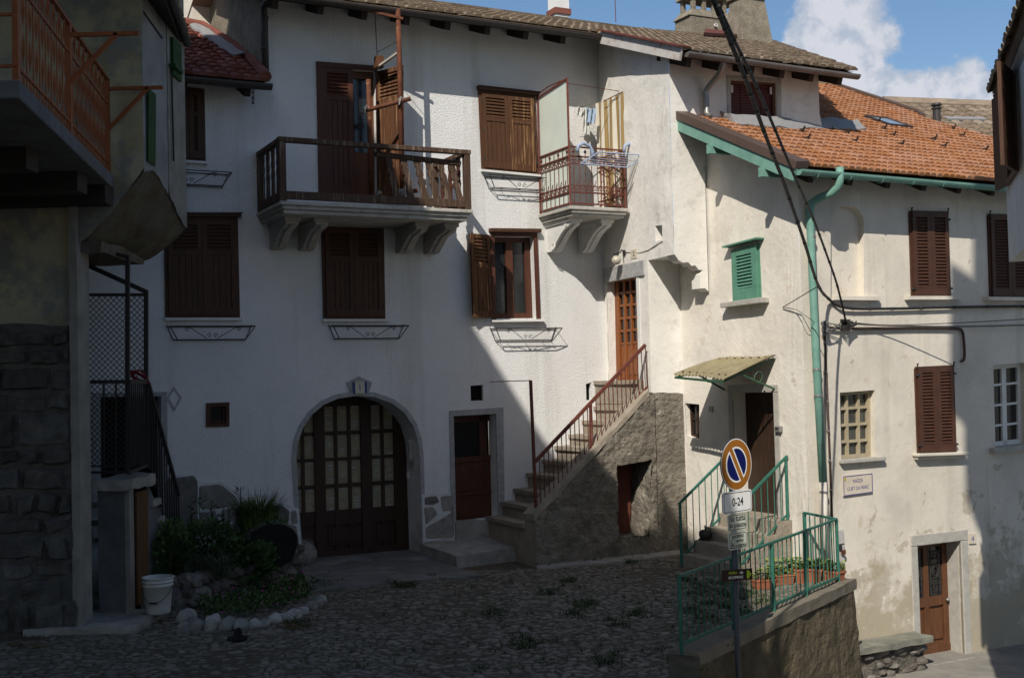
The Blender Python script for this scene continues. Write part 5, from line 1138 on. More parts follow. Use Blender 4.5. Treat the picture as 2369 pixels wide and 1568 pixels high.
# ================================================================== PLANT BED
def leafcloud(c, rx, ry, rz, n, size, hang=0):
    mb = MB(); c = V(c)
    for i in range(n):
        while True:
            p = V((rnd(-1, 1), rnd(-1, 1), rnd(-1, 1)))
            if .25 < p.length < 1 and noise.noise(V((p.x * 2 + c.x * 3, p.y * 2 + c.y, p.z * 2))) > -.18: break
        pos = c + V((p.x * rx, p.y * ry, p.z * rz)); s = size * rnd(.6, 1.3); out = (p + V((rnd(-.6, .6), rnd(-.6, .6), rnd(-.2, .8)))).normalized()
        sd_ = out.cross(V((rnd(-1, 1), rnd(-1, 1), rnd(-1, 1)))).normalized(); nn = out.cross(sd_)
        m_ = pos + out * s * .5 + nn * s * .12
        mb.add([pos, m_ + sd_ * s * .33, pos + out * s, m_ - sd_ * s * .33], [(0, 1, 2), (0, 2, 3)], min(1, max(0, .5 + p.z * .35 + rnd(-.3, .3))))
    return mb
def grasscl(mb, c, r, n, h, w=.008, lean=.7):
    c = V(c)
    for i in range(n):
        a = rnd(0, 6.28); rr = r * math.sqrt(rnd(0, 1)); b = c + V((math.cos(a) * rr, math.sin(a) * rr, 0)); a2 = a + rnd(-.8, .8); l = h * rnd(.6, 1.15); k = lean * rnd(.2, 1.1)
        d1 = V((math.cos(a2) * k * .5, math.sin(a2) * k * .5, 1)).normalized(); d2 = V((math.cos(a2) * k * 1.6, math.sin(a2) * k * 1.6, .75)).normalized(); s = V((-math.sin(a2), math.cos(a2), 0)) * w
        m1 = b + d1 * l * .5; m2 = m1 + d2 * l * .5; mb.add([b - s, b + s, m1 + s * .8, m1 - s * .8, m2], [(0, 1, 2, 3), (3, 2, 4)], rnd(0, 1))
    return mb
mb = MB(); bed = [gnd(400, 1405), gnd(450, 1398), gnd(560, 1372), gnd(640, 1340), gnd(700, 1318), WM.X(WM.tz(692, 1290)[0], 0), WM.X(tl + 1.1, 0), V((-4.9, 15.6, 0))]
mb.prism([V((p.x, p.y, -.02)) for p in bed], V((0, 0, .34))); tag(mb.build('soil_bed', M['earth']), kind='structure')
rk_ = thing('rock_wall', 'low dry stone wall holding up the planted bed beside the arched door', 'wall')
mb = MB(); pth = [gnd(392, 1410), gnd(450, 1404), gnd(505, 1392), gnd(560, 1378), gnd(610, 1358), gnd(655, 1338), gnd(695, 1322), gnd(703, 1305)]
for i in range(len(pth) - 1):
    for k in range(4):
        p = pth[i].lerp(pth[i + 1], k / 4)
        for lv in range(3):
            mb.rock(p + V((rnd(-.04, .04), rnd(-.03, .05) + lv * .04, .07 + lv * .14 + rnd(-.03, .03))), rnd(.1, .18), rnd(.09, .13), rnd(.08, .12), rnd(0, 3), 2, .4, fr=1.4)
mb.build('stones', M['rockw'], rk_)
mb = MB(); mb.rock(pth[-2] + V((.0, .12, .2)), .2, .2, .3, 0, 3, .3).rock(pth[-1] + V((.02, .1, .12)), .2, .16, .2, 1, 3, .3); mb.build('end_stone', M['rockw'], rk_)
# log planter
lg = thing('log_planter', 'charred hollow log with its dark round end facing the piazza, grass growing on top', 'planter')
lc = dep(628, 1262, 17.0); ax = V((.35, -.9, -.1)).normalized(); xx = V((.93, .36, 0)).normalized(); yy = ax.cross(xx).normalized()
if yy.z < 0: yy = -yy
ring = [lc + xx * (.37 * math.cos(a) * (1 + .05 * math.sin(3 * a))) + yy * ((.33 if math.sin(a) > 0 else .36) * math.sin(a) * (1 + .08 * math.sin(2 * a + 1))) for a in [k * math.pi / 16 for k in range(32)]]
mb = MB(); b2 = [p - ax * 1.1 for p in ring]; mb.add(ring + b2, [(i, (i + 1) % 32, 32 + (i + 1) % 32, 32 + i) for i in range(32)]); mb.build('bark', M['bark'], lg)
mb = MB(); r2 = [lc + (p - lc) * .93 + ax * .012 for p in ring]; mb.poly(ring); mb.add(r2 + [lc + ax * .0], [(i, (i + 1) % 32, 32) for i in range(32)])
mb.build('end_face', M['log'], lg)
mb = MB()
for k in range(160): a = rnd(.1, 3.0); p = lc + xx * .36 * math.cos(a) + yy * .33 * math.sin(a) - ax * rnd(0, .5); mb.rock(p, .025, .025, .02, 0, 1, .3)
mb.build('lichen', M['leafg'], lg)['kind'] = 'stuff'
gp = dep(600, 1235, 17.25); gm = MB(); grasscl(gm, gp + V((-.03, 0, .05)), .24, 620, .62, .008, .9); grasscl(gm, gp + V((.25, 0, -.04)), .12, 120, .4, .006, .9)
tag(gm.build('grass_clump', M['grass']), 'large tuft of long arching grass blades growing above the charred log', 'plant')
tag(leafcloud(dep(470, 1275, 16.9), .62, .45, .42, 2600, .075).build('leafy_shrub', M['leaf']), 'dark green leafy shrub filling the middle of the planted bed', 'plant')
tag(leafcloud(dep(395, 1285, 16.4), .26, .4, .5, 1200, .07).build('leafy_shrub', M['leaf']), 'dark weedy shrub between the bucket and the landing stairs', 'plant')
tag(leafcloud(dep(560, 1295, 16.8), .5, .35, .3, 1700, .075).build('leafy_shrub', M['leaf']), 'low dark green plant in front of the charred log', 'plant')
lav = MB(); 
for k in range(9): grasscl(lav, dep(420 + k * 12, 1330, 16.3 + rnd(-.1, .2)), .09, 60, .36, .006, 1.1)
tag(lav.build('lavender', M['leafg']), 'grey green lavender-like plant behind the low stone wall', 'plant')
tall = MB(); 
for k in range(6):
    b = dep(445 + k * 22, 1260, 17.2); b.z = .4; h = .95 + rnd(-.2, .15); tall.tube([b, b + V((rnd(-.05, .05), 0, h))], .006, 4); 
    for j in range(26): z = rnd(.3, 1); p = b + V((0, 0, h * z)); a = rnd(0, 6.28); o = V((math.cos(a), math.sin(a), .5)); s = V((-o.y, o.x, 0)); tall.add([p, p + o * .06 + s * .02, p + o * .11, p + o * .06 - s * .02], [(0, 1, 2, 3)])
tag(tall.build('tall_weeds', M['leaf']), 'thin tall stems rising against the stone facing behind the bed', 'plant')
fb = MB(); low_ = [(450, 1425), (490, 1440), (560, 1432), (640, 1415), (700, 1395), (735, 1375), (700, 1355), (640, 1365), (560, 1390), (480, 1408)]
lowc = [gnd(*p) for p in low_]; lp2 = [(p.x, p.y) for p in lowc]
xs = [p[0] for p in lp2]; ys = [p[1] for p in lp2]
fl = MB()
for k in range(3400):
    x, y = rnd(min(xs), max(xs)), rnd(min(ys), max(ys))
    if not inside(x, y, lp2): continue
    z = rnd(.02, .2) * (1 + .4 * noise.noise(V((x * 3, y * 3, 0)))); o = V((rnd(-1, 1), rnd(-1, 1), rnd(.2, 1))).normalized(); s = o.cross(V((rnd(-1, 1), rnd(-1, 1), 0))).normalized(); p = V((x, y, z)); q_ = rnd(.03, .07)
    fb.add([p, p + o * q_ * .5 + s * q_ * .3, p + o * q_, p + o * q_ * .5 - s * q_ * .3], [(0, 1, 2, 3)], rnd(0, 1))
    if k % 60 == 0: fl.lathe([(0, 0), (.022, .008), (.012, .014), (0, .01)], V((x, y, z + .07)), 6)
fbo = tag(fb.build('flower_bed', M['leaf']), 'low green bedding plants with pink flowers inside the ring of white stones', 'flower bed', kind='stuff')
fl.build('pink_flower', M['petal'], fbo)['kind'] = 'stuff'
ES = [(432, 1438, .17), (428, 1455, .1), (455, 1452, .13), (492, 1450, .15), (527, 1452, .15), (557, 1453, .12), (588, 1449, .12), (612, 1445, .1), (636, 1438, .12), (660, 1432, .11), (682, 1424, .12), (703, 1416, .11), (720, 1406, .11), (735, 1396, .1), (742, 1388, .09)]
for i, (x, y, r) in enumerate(ES):
    p = gnd(x, y + 4); st_ = MB().rock(p + V((0, 0, r * .35)), r * rnd(.7, .95), r * rnd(.6, .85), r * rnd(.6, .85), rnd(0, 3), 3, .3, fr=1.3).build('edging_stone', M['pebble'], None, True)
    tag(st_, 'rounded pale stone in the ring edging the flower bed' if i else 'largest pale boulder of the flower bed ring, nearest the bucket', 'stone', 'rounded stones edging the flower bed')
# bucket
bk = thing('bucket', 'dirty white plastic bucket with wire handle standing by the landing', 'bucket'); bp = gnd(366, 1417, .1)
MB().lathe([(0, .01), (.145, .0), (.15, .02), (.178, .34), (.19, .345), (.19, .36), (.181, .365), (.183, .385), (.193, .39), (.193, .405), (.184, .41), (.186, .435), (.196, .44), (.196, .455), (.18, .455), (.165, .2), (.15, .06), (0, .05)], bp, 28).build('body', M['plastic'], bk, True)
MB().tube([bp + V((.19 * math.cos(a), -.19 * math.sin(a) - .01, .36 - .2 * math.sin(a))) for a in [k * math.pi / 14 for k in range(15)]], .004, 5).build('wire_handle', M['iron'], bk)
MB().tube([bp + V((x, -.2 - .004, .158)) for x in (-.05, .05)], .013, 8).build('grip', M['iron'], bk)
ob = MB(); p = gnd(551, 1482); ob.rock(p + V((0, 0, .03)), .11, .08, .05, .3, 2, .4).rock(p + V((.0, 0, .08)), .05, .05, .085, .3, 2, .4)
tag(ob.build('black_rag', M['rag']), 'small crumpled black rag lying on the cobbles', 'rag')
# weeds among the cobbles
wd_ = MB(); 
for x, y in ((1340, 1400), (1330, 1420), (1365, 1395), (1225, 1480), (1205, 1495), (930, 1355), (950, 1352), (910, 1345), (1000, 1335), (1460, 1300), (1310, 1345), (1150, 1420), (1420, 1440), (1480, 1420), (1260, 1370), (1400, 1530), (1580, 1340), (1610, 1370), (1635, 1395), (1660, 1370), (1640, 1430), (1700, 1380), (1730, 1370), (1690, 1400), (1600, 1410), (1750, 1350), (1760, 1390), (1620, 1355), (1680, 1350), (1720, 1420), (735, 1360), (760, 1350), (690, 1440), (1100, 1215), (1108, 1218)):
    p = gnd(x, y, .28 if y < 1225 else .01)
    for k in range(22): grasscl(wd_, p + V((rnd(-.22, .22), rnd(-.36, .36), 0)) * rnd(.3, 1), .05, 7, rnd(.025, .1), .006, 1.6)
for k in range(260):
    p = gnd(rnd(700, 1700), rnd(1330, 1560), .01); grasscl(wd_, p, .05, 9, rnd(.03, .06), .005, 1.6)
for k in range(30): grasscl(wd_, WS.X(rnd(.5, 2.7), .0, rnd(.03, .14)), .04, 8, rnd(.04, .12), .005, 1.4)
tag(wd_.build('weeds', M['weed']), 'small weeds and grass growing between the cobblestones', 'weeds', kind='stuff')
dg = MB()
for k in range(24): grasscl(dg, gnd(rnd(655, 725), rnd(1440, 1456), .01), .06, 14, .06, .004, 2)
for k in range(30): grasscl(dg, gnd(rnd(10, 120), rnd(1470, 1500), .01), .06, 14, .05, .004, 2)
tag(dg.build('dry_grass', M['drygrass']), 'yellowed dry grass beside the flower bed stones', 'grass', kind='stuff')
# planters by the green railing
def planter(c, L, Wd, Hh, ang, label, n=160, sp=.2, name='planter'):
    r = thing(name, label, 'planter', 'terracotta planters inside the green railing'); c = V(c); m_ = Matrix.Rotation(ang, 3, 'Z'); mb = MB()
    g8 = lambda l, w, z: [c + m_ @ V((i * l / 2, j * w / 2, z)) for i, j in ((-1, -1), (1, -1), (1, 1), (-1, 1))]
    mb.hexa(g8(L * .92, Wd * .8, 0) + g8(L, Wd, Hh * .86)); mb.hexa(g8(L * 1.04, Wd * 1.1, Hh * .84) + g8(L * 1.04, Wd * 1.1, Hh)); mb.build('pot', M['terra'], r, bevel=.008)
    lf = MB()
    for k in range(n):
        p = c + m_ @ V((rnd(-.5, .5) * L, rnd(-.5, .5) * Wd * 1.1, Hh + rnd(0, sp)))
        for j in range(5):
            a = rnd(0, 6.28); o = V((math.cos(a), math.sin(a), rnd(0, .8))); s = V((-math.sin(a), math.cos(a), 0)); e = rnd(.03, .05); lf.add([p, p + o * e * .6 + s * e * .45, p + o * e, p + o * e * .6 - s * e * .45], [(0, 1, 2, 3)], rnd(.2, 1))
        if k % 6 == 0: lf.tube([V((p.x, p.y, c.z + Hh * .8)), p], .006, 4, .1)
    lf.build('foliage', M['pleaf'], r); return r
ra = math.atan2(17 - 16.55, 4.16 - 4.55)
planter((4.2, 16.6, .0), .62, .2, .2, ra, 'long terracotta planter with yellow-green succulents nearest the railing corner', 150, .12)
planter((3.88, 16.75, .0), .34, .22, .2, ra, 'small terracotta pot with yellow-green succulents beside the long planter', 70, .12)
planter((3.62, 16.6, .0), .36, .17, .14, .3, 'terracotta planter with taller yellow-green succulents beside the steps', 90, .2)
planter((3.32, 16.3, .0), .3, .17, .13, .3, 'terracotta planter in the shade behind the arrow sign', 50, .14)
# ================================================================== SMALL THINGS ON THE WALLS
def basket(px, py, label, first=[None]):
    if first[0] is None:
        mb = MB(); L, dp_, hh = 1.28, .24, .2
        P = lambda x, o, z: V((x, -o, z))
        r_ = .008
        for z, ins in ((0, .1), (hh, 0)):
            mb.tube([P(ins, .02, z), P(ins + .03 * (z == 0), dp_ * (.6 if z == 0 else 1), z), P(L - ins - .03 * (z == 0), dp_ * (.6 if z == 0 else 1), z), P(L - ins, .02, z), P(ins, .02, z)], r_, 6)
        for x, x2 in ((0, .1), (L, L - .1)): mb.bar(P(x, .01, hh + .03), P(x2, .01, -.01), .022, .008); mb.tube([P(x, dp_, hh), P(x2 + (.03 if x == 0 else -.03), dp_ * .6, 0)], r_, 6)
        fr = lambda x, z: P(x, dp_ * (.6 + .4 * z / hh), z)
        for s_ in (-1, 1):
            mb.tube([fr(L / 2 + s_ * .08, .02), fr(L / 2 + s_ * .33, hh - .03), fr(L / 2 + s_ * .38, hh - .01)], .006, 5)
            mb.tube([fr(L / 2 + s_ * (.045 + .035 * (1 - k / 16) * math.cos(k * .55)), .06 + .04 * (1 - k / 18) * math.sin(k * .55)) for k in range(14)], .005, 5)
            mb.tube([fr(L / 2 + s_ * (.39 + .03 * (1 - k / 16) * math.cos(k * .55)), hh - .05 + .035 * (1 - k / 18) * math.sin(k * .55)) for k in range(14)], .005, 5)
        for x in (.3, .64, .98): mb.tube([P(x, .02, 0), P(x, dp_ * .6, 0)], .005, 5)
        o = mb.build('flower_box_holder', M['iron']); first[0] = o
    else: o = first[0].copy(); col.objects.link(o)
    o.location = WM.P(px, py, 0); o.rotation_euler = (0, 0, WM.ang)
    tag(o, label, 'flower box holder', 'empty iron flower box holders under the windows')
basket(386, 787, 'empty iron flower box holder under the large dark shuttered window nearest the stone house'); basket(760, 784, 'empty iron flower box holder under the middle shuttered window below the wooden balcony')
basket(1133, 788, 'sunlit iron flower box holder under the open window'); basket(1119, 436, 'iron flower box holder under the weathered shutters, between the two balconies'); basket(330, 425, 'iron flower box holder under the small shuttered window below the red roof')
# scaffold frame on the wooden balcony
sc = thing('scaffold_frame', 'rusty pole frame with clamps standing on the wooden balcony', 'scaffold')
P = WM.P; so = .8
MB().tube([P(920, 22, so), P(924, 150, so), P(931, 462, so)], .04, 10).build('pole', M['rustpole'], sc, True)
MB().tube([P(838, 258, .62), P(950, 229, .95)], .035, 9).build('pole', M['rustpole'], sc, True); MB().tube([P(868, 456, .62), P(966, 441, .95)], .035, 9).build('pole', M['rustpole'], sc, True)
MB().tube([P(852, 185, .28), P(858, 458, .28)], .038, 9).build('pole', M['rustpole'], sc, True)
MB().bar(P(690, -12, .5), P(932, 44, .85), .03, .04).build('rail', M['rustpole'], sc); MB().bar(P(873, 157, .3), P(922, 122, .8), .05, .03).build('brace', M['jambl'], sc)
MB().bar(P(876, 158, .3), P(876, 132, .3), .14, .12).build('wood_block', M['wood_door'], sc)
MB().tube([P(867, 30, .02), P(872, 130, .3)], .006, 4).tube([P(872, 122, .1), P(922, 95, .8)], .006, 4).split('wire', M['iron'], sc)
mb = MB()
for x, y, o in ((846, 256, .65), (926, 236, .86), (875, 452, .64), (932, 446, .86)):
    c = P(x, y, o); mb = MB()
    for k in range(3): mb.box(c + V((rnd(-.03, .03), rnd(-.02, .02), rnd(-.04, .04))), .08, .06, .05, rnd(0, 1)); 
    mb.tube([c + V((-.02, -.05, -.06)), c + V((.02, -.05, .07))], .012, 6); mb.build('clamp', M['zinc'], sc)

# curtain, laundry and drying rack on the iron balcony
cur = MB(); n = 40; rows_ = 14; top0, top1 = WM.P(1377, 240, .15), WM.P(1443, 214, .98); vs = []
stripe = mat('striped_awning_cloth', (.62, .58, .5), (.56, .52, .45), scale=4, rough=.95)
nt = stripe.node_tree; at = nt.nodes.new('ShaderNodeAttribute'); at.attribute_name = 'tint'; mx = nt.nodes.new('ShaderNodeMix'); mx.data_type = 'RGBA'; mx.inputs[7].default_value = (.29, .2, .085, 1)
bs = nt.nodes['Principled BSDF']; old = bs.inputs['Base Color'].links[0].from_socket; nt.links.new(at.outputs['Fac'], mx.inputs[0]); nt.links.new(old, mx.inputs[6]); nt.links.new(mx.outputs[2], bs.inputs['Base Color'])
for i in range(n + 1):
    for j in range(rows_ + 1):
        a, b = i / n, j / rows_; p = top0.lerp(top1, a); p = p + V((0, 0, -b * (2.05 - .25 * a))) + WM.u * (.035 * math.sin(a * 19 + b * .8) * (.3 + b)); vs.append(p)
for i in range(n):
    for j in range(rows_): cur.add([vs[i * (rows_ + 1) + j], vs[(i + 1) * (rows_ + 1) + j], vs[(i + 1) * (rows_ + 1) + j + 1], vs[i * (rows_ + 1) + j + 1]], [(0, 1, 2, 3)], 1.0 if (i // 4) % 2 else 0.0)
tag(cur.build('striped_curtain', stripe, None, True), 'ochre and white striped curtain hanging on the iron balcony', 'curtain')
def cloth(px, m, label, w, h, sl=.0, o=.35):
    mb = MB(); a = WM.P(*px, o); n = 8; vs = [a + WM.u * (w * i / n) + V((0, 0, -h * j / n + sl * i / n + .02 * math.sin(i * 1.3))) + WM.n * (.03 * math.sin(i * 1.7 + j * .5)) for i in range(n + 1) for j in range(n + 1)]
    mb.add(vs, [(i * 9 + j, (i + 1) * 9 + j, (i + 1) * 9 + j + 1, i * 9 + j + 1) for i in range(n) for j in range(n)]); tag(mb.build('hanging_cloth', m, None, True), label, 'laundry')
cloth((1355, 250), M['clothb'], 'pale blue cloth hanging on the line of the iron balcony', .19, .27, .0, .4); cloth((1335, 248), M['cloth'], 'short wide white cloth on the line of the iron balcony', .2, .16, .0, .3); cloth((1348, 252), M['cloth'], 'long white rag hanging lowest on the balcony line', .12, .46, .0, .34)
ln = MB().tube([WM.P(1322, 246, .35), WM.P(1345, 247, .35), WM.P(1392, 236, .35)], .004, 4); tag(ln.build('washing_line', M['cableg']), 'thin washing line across the iron balcony', 'line')
dr_ = thing('drying_rack', 'pale blue folding drying rack hooked over the iron balcony railing', 'drying rack')
P = lambda x, y, o=1.15: WM.P(x, y, o)
for a in (1335, 1443): MB().tube([P(a, 352), P(a + 2, 338), P(a + 14, 332), P(a + 28, 338), P(a + 36, 352), P(a + 34, 360)], .03, 8).build('hook', M['rack'], dr_, True)
mb = MB(); mb.tube([P(1342, 379, 1.2), P(1385, 352, 1.3), P(1494, 360, 1.5), P(1452, 388, 1.35), P(1342, 379, 1.2)], .012, 6)
for k in range(1, 6): mb.tube([P(1342 + 43 * k / 6, 379 - 27 * k / 6, 1.22), P(1452 + 42 * k / 6, 388 - 28 * k / 6, 1.38)], .005, 5)
mb.build('rack_frame', M['rack'], dr_); MB().tube([P(1494, 362, 1.5), P(1450, 455, 1.1)], .008, 5).build('strut', M['cableg'], dr_)
# lamp, plates
lm = thing('wall_lamp', 'round glass globe lamp on a dark bracket above the orange door', 'lamp'); a = W2.P(1445, 585, 0); b = W2.P(1440, 588, .12)
MB().tube([a, a + W2.n * .06 + V((0, 0, .05)), b + W2.n * .04 + V((0, 0, .03)), W2.n * .17 + a + V((0, 0, -.02))], .012, 6).lathe([(0, 0), (.05, .005), (.05, .02), (0, .03)], a, 10, Matrix.Rotation(math.atan2(W2.n.y, W2.n.x), 3, 'Z') @ Matrix.Rotation(R(90), 3, 'Y')).build('arm', M['iron'], lm)
gc = a + W2.n * .17 + V((0, 0, -.13)); MB().lathe([(.03, .08), (.045, .07), (.078, .025), (.082, 0), (.07, -.045), (.04, -.07), (0, -.082)], gc, 16).build('globe', M['globe'], lm, True); MB().lathe([(0, .13), (.05, .12), (.05, .09), (0, .085)], gc, 12).build('cap', M['iron'], lm)
wr = MB().tube([W2.P(1448, 583, .01), W2.P(1480, 585, .01), W2.P(1500, 578, .01), W2.P(1520, 565, .01), W2.P(1532, 558, .01)], .008, 5); tag(wr.build('lamp_wire', M['jambl']), 'thin wire running along the wall from the globe lamp', 'wire')
def textmesh(body, q, cx_, cy_, h, d, m, parent, name='lettering', wmax=None, bold=0):
    cu = bpy.data.curves.new('txt', 'FONT'); cu.body = body; cu.size = 1; cu.align_x = 'CENTER'; cu.align_y = 'CENTER'; cu.extrude = .01; cu.offset = bold
    to = bpy.data.objects.new('txt', cu); col.objects.link(to); bpy.context.view_layer.update()
    me = bpy.data.meshes.new_from_object(to.evaluated_get(bpy.context.evaluated_depsgraph_get())); bpy.data.objects.remove(to)
    xs = [v.co.x for v in me.vertices]; ys = [v.co.y for v in me.vertices]; w = max(xs) - min(xs); hh = max(ys) - min(ys); mx_, my_ = (max(xs) + min(xs)) / 2, (max(ys) + min(ys)) / 2
    sy = h / hh; sx_ = sy if not wmax else wmax / w
    for v in me.vertices: v.co = q(cx_ + (v.co.x - mx_) * sx_, cy_ + (v.co.y - my_) * sy, d + v.co.z * .1)
    me.name = name; me.materials.clear(); me.materials.append(m); o = bpy.data.objects.new(name, me); col.objects.link(o); o.parent = parent; return o
def plate(w, px4, name, label, m, txt, ink, off=.0, hfrac=.5, border=None):
    q = wq(w, px4, off); mb = MB(); mb.qb(q, 0, q.w, 0, q.h, 0, .018); o = tag(mb.build(name, m), label, 'plate' if name != 'street_sign' else 'street sign')
    if border: b = MB(); frame(b, q, .012, .018, .021); b.build('border', border, o)
    for s_, y, h, wm_ in txt: textmesh(s_, q, q.w * .5, q.h * y, q.h * h, .019, ink, o, wmax=None if wm_ is None else q.w * wm_)
    return o, q
o, q = plate(WM, [(815, 883), (847, 882), (848, 909), (816, 910)], 'number_plate', 'white number 1 tile with blue side tiles above the arched door', M['tilew'], [('1', .5, .55, None)], M['inkb'], .016)
MB().qb(q, -.0, .035, 0, q.h, .018, .022).qb(q, q.w - .035, q.w, 0, q.h, .018, .022).split('side_tile', M['blue'], o)
b = MB(); b.qb(q, .045, .06, q.h - .05, q.h - .025, .018, .021); b.build('emblem', M['lime'], o)
pent = [(800, 885), (829, 870), (860, 884), (851, 912), (810, 912)]
tag(MB().prism([WM.P(x, y, 0) for x, y in pent], WM.n * .016).build('keystone', M['jamb']), 'grey granite pentagon keystone behind the number 1 tile', 'keystone')
dm_ = MB(); di = [(402, 893), (420, 920), (403, 952), (385, 920)]; dc = [(402, 903), (414, 920), (403, 941), (391, 920)]
surround(dm_, WM, [WM.tz(*p) for p in di + di[:1]], [WM.tz(*p) for p in dc + dc[:1]], .012); dmo = tag(dm_.build('diamond_plaque', M['jamb']), 'grey diamond shaped stone plaque on the wall right of the dark doorway', 'plaque')
MB().prism([WM.P(x, y, 0) for x, y in dc], WM.n * .008).build('plaque_face', M['white'], dmo)
plate(W2, [(1460, 578), (1474, 576), (1475, 597), (1461, 599)], 'number_plate', 'small cream number 2 tile beside the globe lamp', M['tilew'], [('2', .5, .5, .3)], M['ink'])
plate(WG, [(1726, 866), (1742, 864), (1743, 883), (1727, 885)], 'number_plate', 'cream number 3 tile under the corrugated canopy', M['tilew'], [('3', .5, .55, .35)], M['inkb'], .01)
plate(WR, [(2239, 1234), (2255, 1233), (2256, 1256), (2240, 1257)], 'number_plate', 'cream number 4 tile right of the brown double door', M['tilew'], [('4', .5, .55, None)], M['inkb'], .005)
o, q = plate(WR, [(1948, 1101), (2015, 1094), (2016, 1138), (1949, 1147)], 'street_sign', 'white stone street sign reading PIAZZA CURT DA MARC on the cream wall', M['tilew'], [('PIAZZA', .70, .17, .34), ('CURT DA MARC', .33, .18, .74)], M['inkb'], .01, border=M['inkb'])
MB().qb(q, .02, .05, q.h - .07, q.h - .02, .018, .022).build('emblem', flat('gold_crest', (.5, .36, .04)), o)
ic = MB().wb(WG, *pr(WG, 1799, 985, 1811, 999), 0, .07); o = tag(ic.build('entry_bell', M['zinc'], bevel=.01), 'small grey box beside the door of number 3', 'bell box'); 
MB().wb(WG, *pr(WG, 1801, 988, 1808, 993), .07, .075).build('bell_button', M['iron'], o)
uc = MB().wb(WR, *pr(WR, 1929, 1224, 1946, 1304), 0, .06); o = tag(uc.build('meter_cabinet', M['cabinet'], bevel=.008), 'grey meter cabinet on the cream wall behind the railing corner', 'cabinet')
MB().wb(WR, *pr(WR, 1929, 1256, 1946, 1258), .06, .064).build('seam', M['ink'], o); 
pd = thing('padlock', 'rusty padlock hanging on the meter cabinet', 'padlock'); MB().lathe([(0, 0), (.04, .0), (.04, .02), (0, .02)], WR.P(1941, 1264, .07), 12, Matrix.Rotation(WR.ang, 3, 'Z') @ Matrix.Rotation(R(90), 3, 'X')).build('hasp', M['iron'], pd); MB().wb(WR, *pr(WR, 1937, 1270, 1945, 1280), .07, .1).build('body', M['rustpole'], pd)
# bench
bn = thing('stone_bench', 'grey slate bench on rubble supports against the cream wall left of door 4', 'bench')
bq = [(1963, 1480), (2090, 1462), (2147, 1462)]
zb = WR.P(2050, 1478, .2).z; t0, t1 = WR.tz(1958, 1490, .2)[0], WR.tz(2138, 1480, .2)[0]
mb = MB(); mb.rough([WR.X(t0, zb - .09, .03), WR.X(t1, zb - .09, .0), WR.X(t1 - .05, zb - .09, .42), WR.X(t0, zb - .09, .45), WR.X(t0, zb, .03), WR.X(t1, zb, .0), WR.X(t1 - .05, zb, .42), WR.X(t0, zb, .45)], 10, .018, 4); mb.build('seat', M['bench'], bn)
mb = MB()
mb.rough([WR.X(t0, zb - .7, 0), WR.X(t1 - .1, zb - .7, 0), WR.X(t1 - .1, zb - .7, .3), WR.X(t0, zb - .7, .34), WR.X(t0, zb - .1, 0), WR.X(t1 - .1, zb - .1, 0), WR.X(t1 - .1, zb - .1, .3), WR.X(t0, zb - .1, .34)], 12, .05, 5)
for k in range(34): mb.rock(WR.X(rnd(t0, t1 - .15), zb - .09 - rnd(.05, .5), rnd(.26, .33)), rnd(.08, .15), rnd(.05, .08), rnd(.04, .07), WR.ang + rnd(-.2, .2), 2, .35)
mb.build('support', M['rockw'], bn)
# ================================================================== SIGN POST
sp = thing('sign_post', 'grey pole with a round no parking sign, three white plates and a brown arrow sign', 'sign post')
sy = 12.45; s0 = dep(1700, 1250, sy); s1 = dep(1708, 1575, sy)
MB().tube([V((s0.x - .01, s0.y, 3.2 - .98)), V((s1.x, s1.y, -2.3))], .03, 12).build('pole', M['galv'], sp, True)
ua = R(44); su = V((math.cos(ua), math.sin(ua), 0)); sn = V((su.y, -su.x, 0))
class SQ:
    def __init__(s, c, w, h, u, n): s.c = V(c); s.w = w; s.h = h; s.u = u; s.n = n; s.bl = s.c - u * (w / 2) - V((0, 0, h / 2))
    def __call__(s, x, y, d=0): return s.bl + s.u * x + V((0, 0, y)) + s.n * d
def spt(px, py, o=.05):
    return pln(px, py, V((s0.x, s0.y, 0)) + sn * o, sn)
c = spt(1703, 1074); rr = .268; qd = SQ(c, 2 * rr, 2 * rr, su, sn)
disc = lambda r, d, n=48, a0=0, a1=2 * math.pi: [qd(rr + r * math.cos(a0 + (a1 - a0) * k / n), rr + r * math.sin(a0 + (a1 - a0) * k / n), d) for k in range(n)]
mb = MB(); mb.prism(disc(rr, -.012), sn * .012); rs = mb.build('round_sign', M['galv'], sp)
def ringm(r0, r1, d, n=56):
    mb = MB(); a, b = disc(r0, d, n), disc(r1, d, n); mb.add(a + b, [(i, (i + 1) % n, n + (i + 1) % n, n + i) for i in range(n)]); return mb
ringm(rr, rr * .96, .0005).build('rim', M['signwhite'], rs); MB().poly(disc(rr * .965, .001)).build('field', M['signred'], rs)
def half(sgn, rad, gap, d):
    th = R(-60); n = 30; pts = []
    dx, dy = math.cos(th), math.sin(th); nx2, ny2 = -dy * sgn, dx * sgn; a0 = math.asin(gap / rad)
    for k in range(n + 1):
        a = a0 + (math.pi - 2 * a0) * k / n; pts.append(qd(rr + rad * (math.cos(a) * dx + math.sin(a) * nx2), rr + rad * (math.cos(a) * dy + math.sin(a) * ny2), d))
    return MB().poly(pts)
for sg in (-1, 1): half(sg, rr * .69, rr * .10, .002).build('white_line', M['signwhite'], rs); half(sg, rr * .62, rr * .16, .003).build('blue_field', M['signblue'], rs)
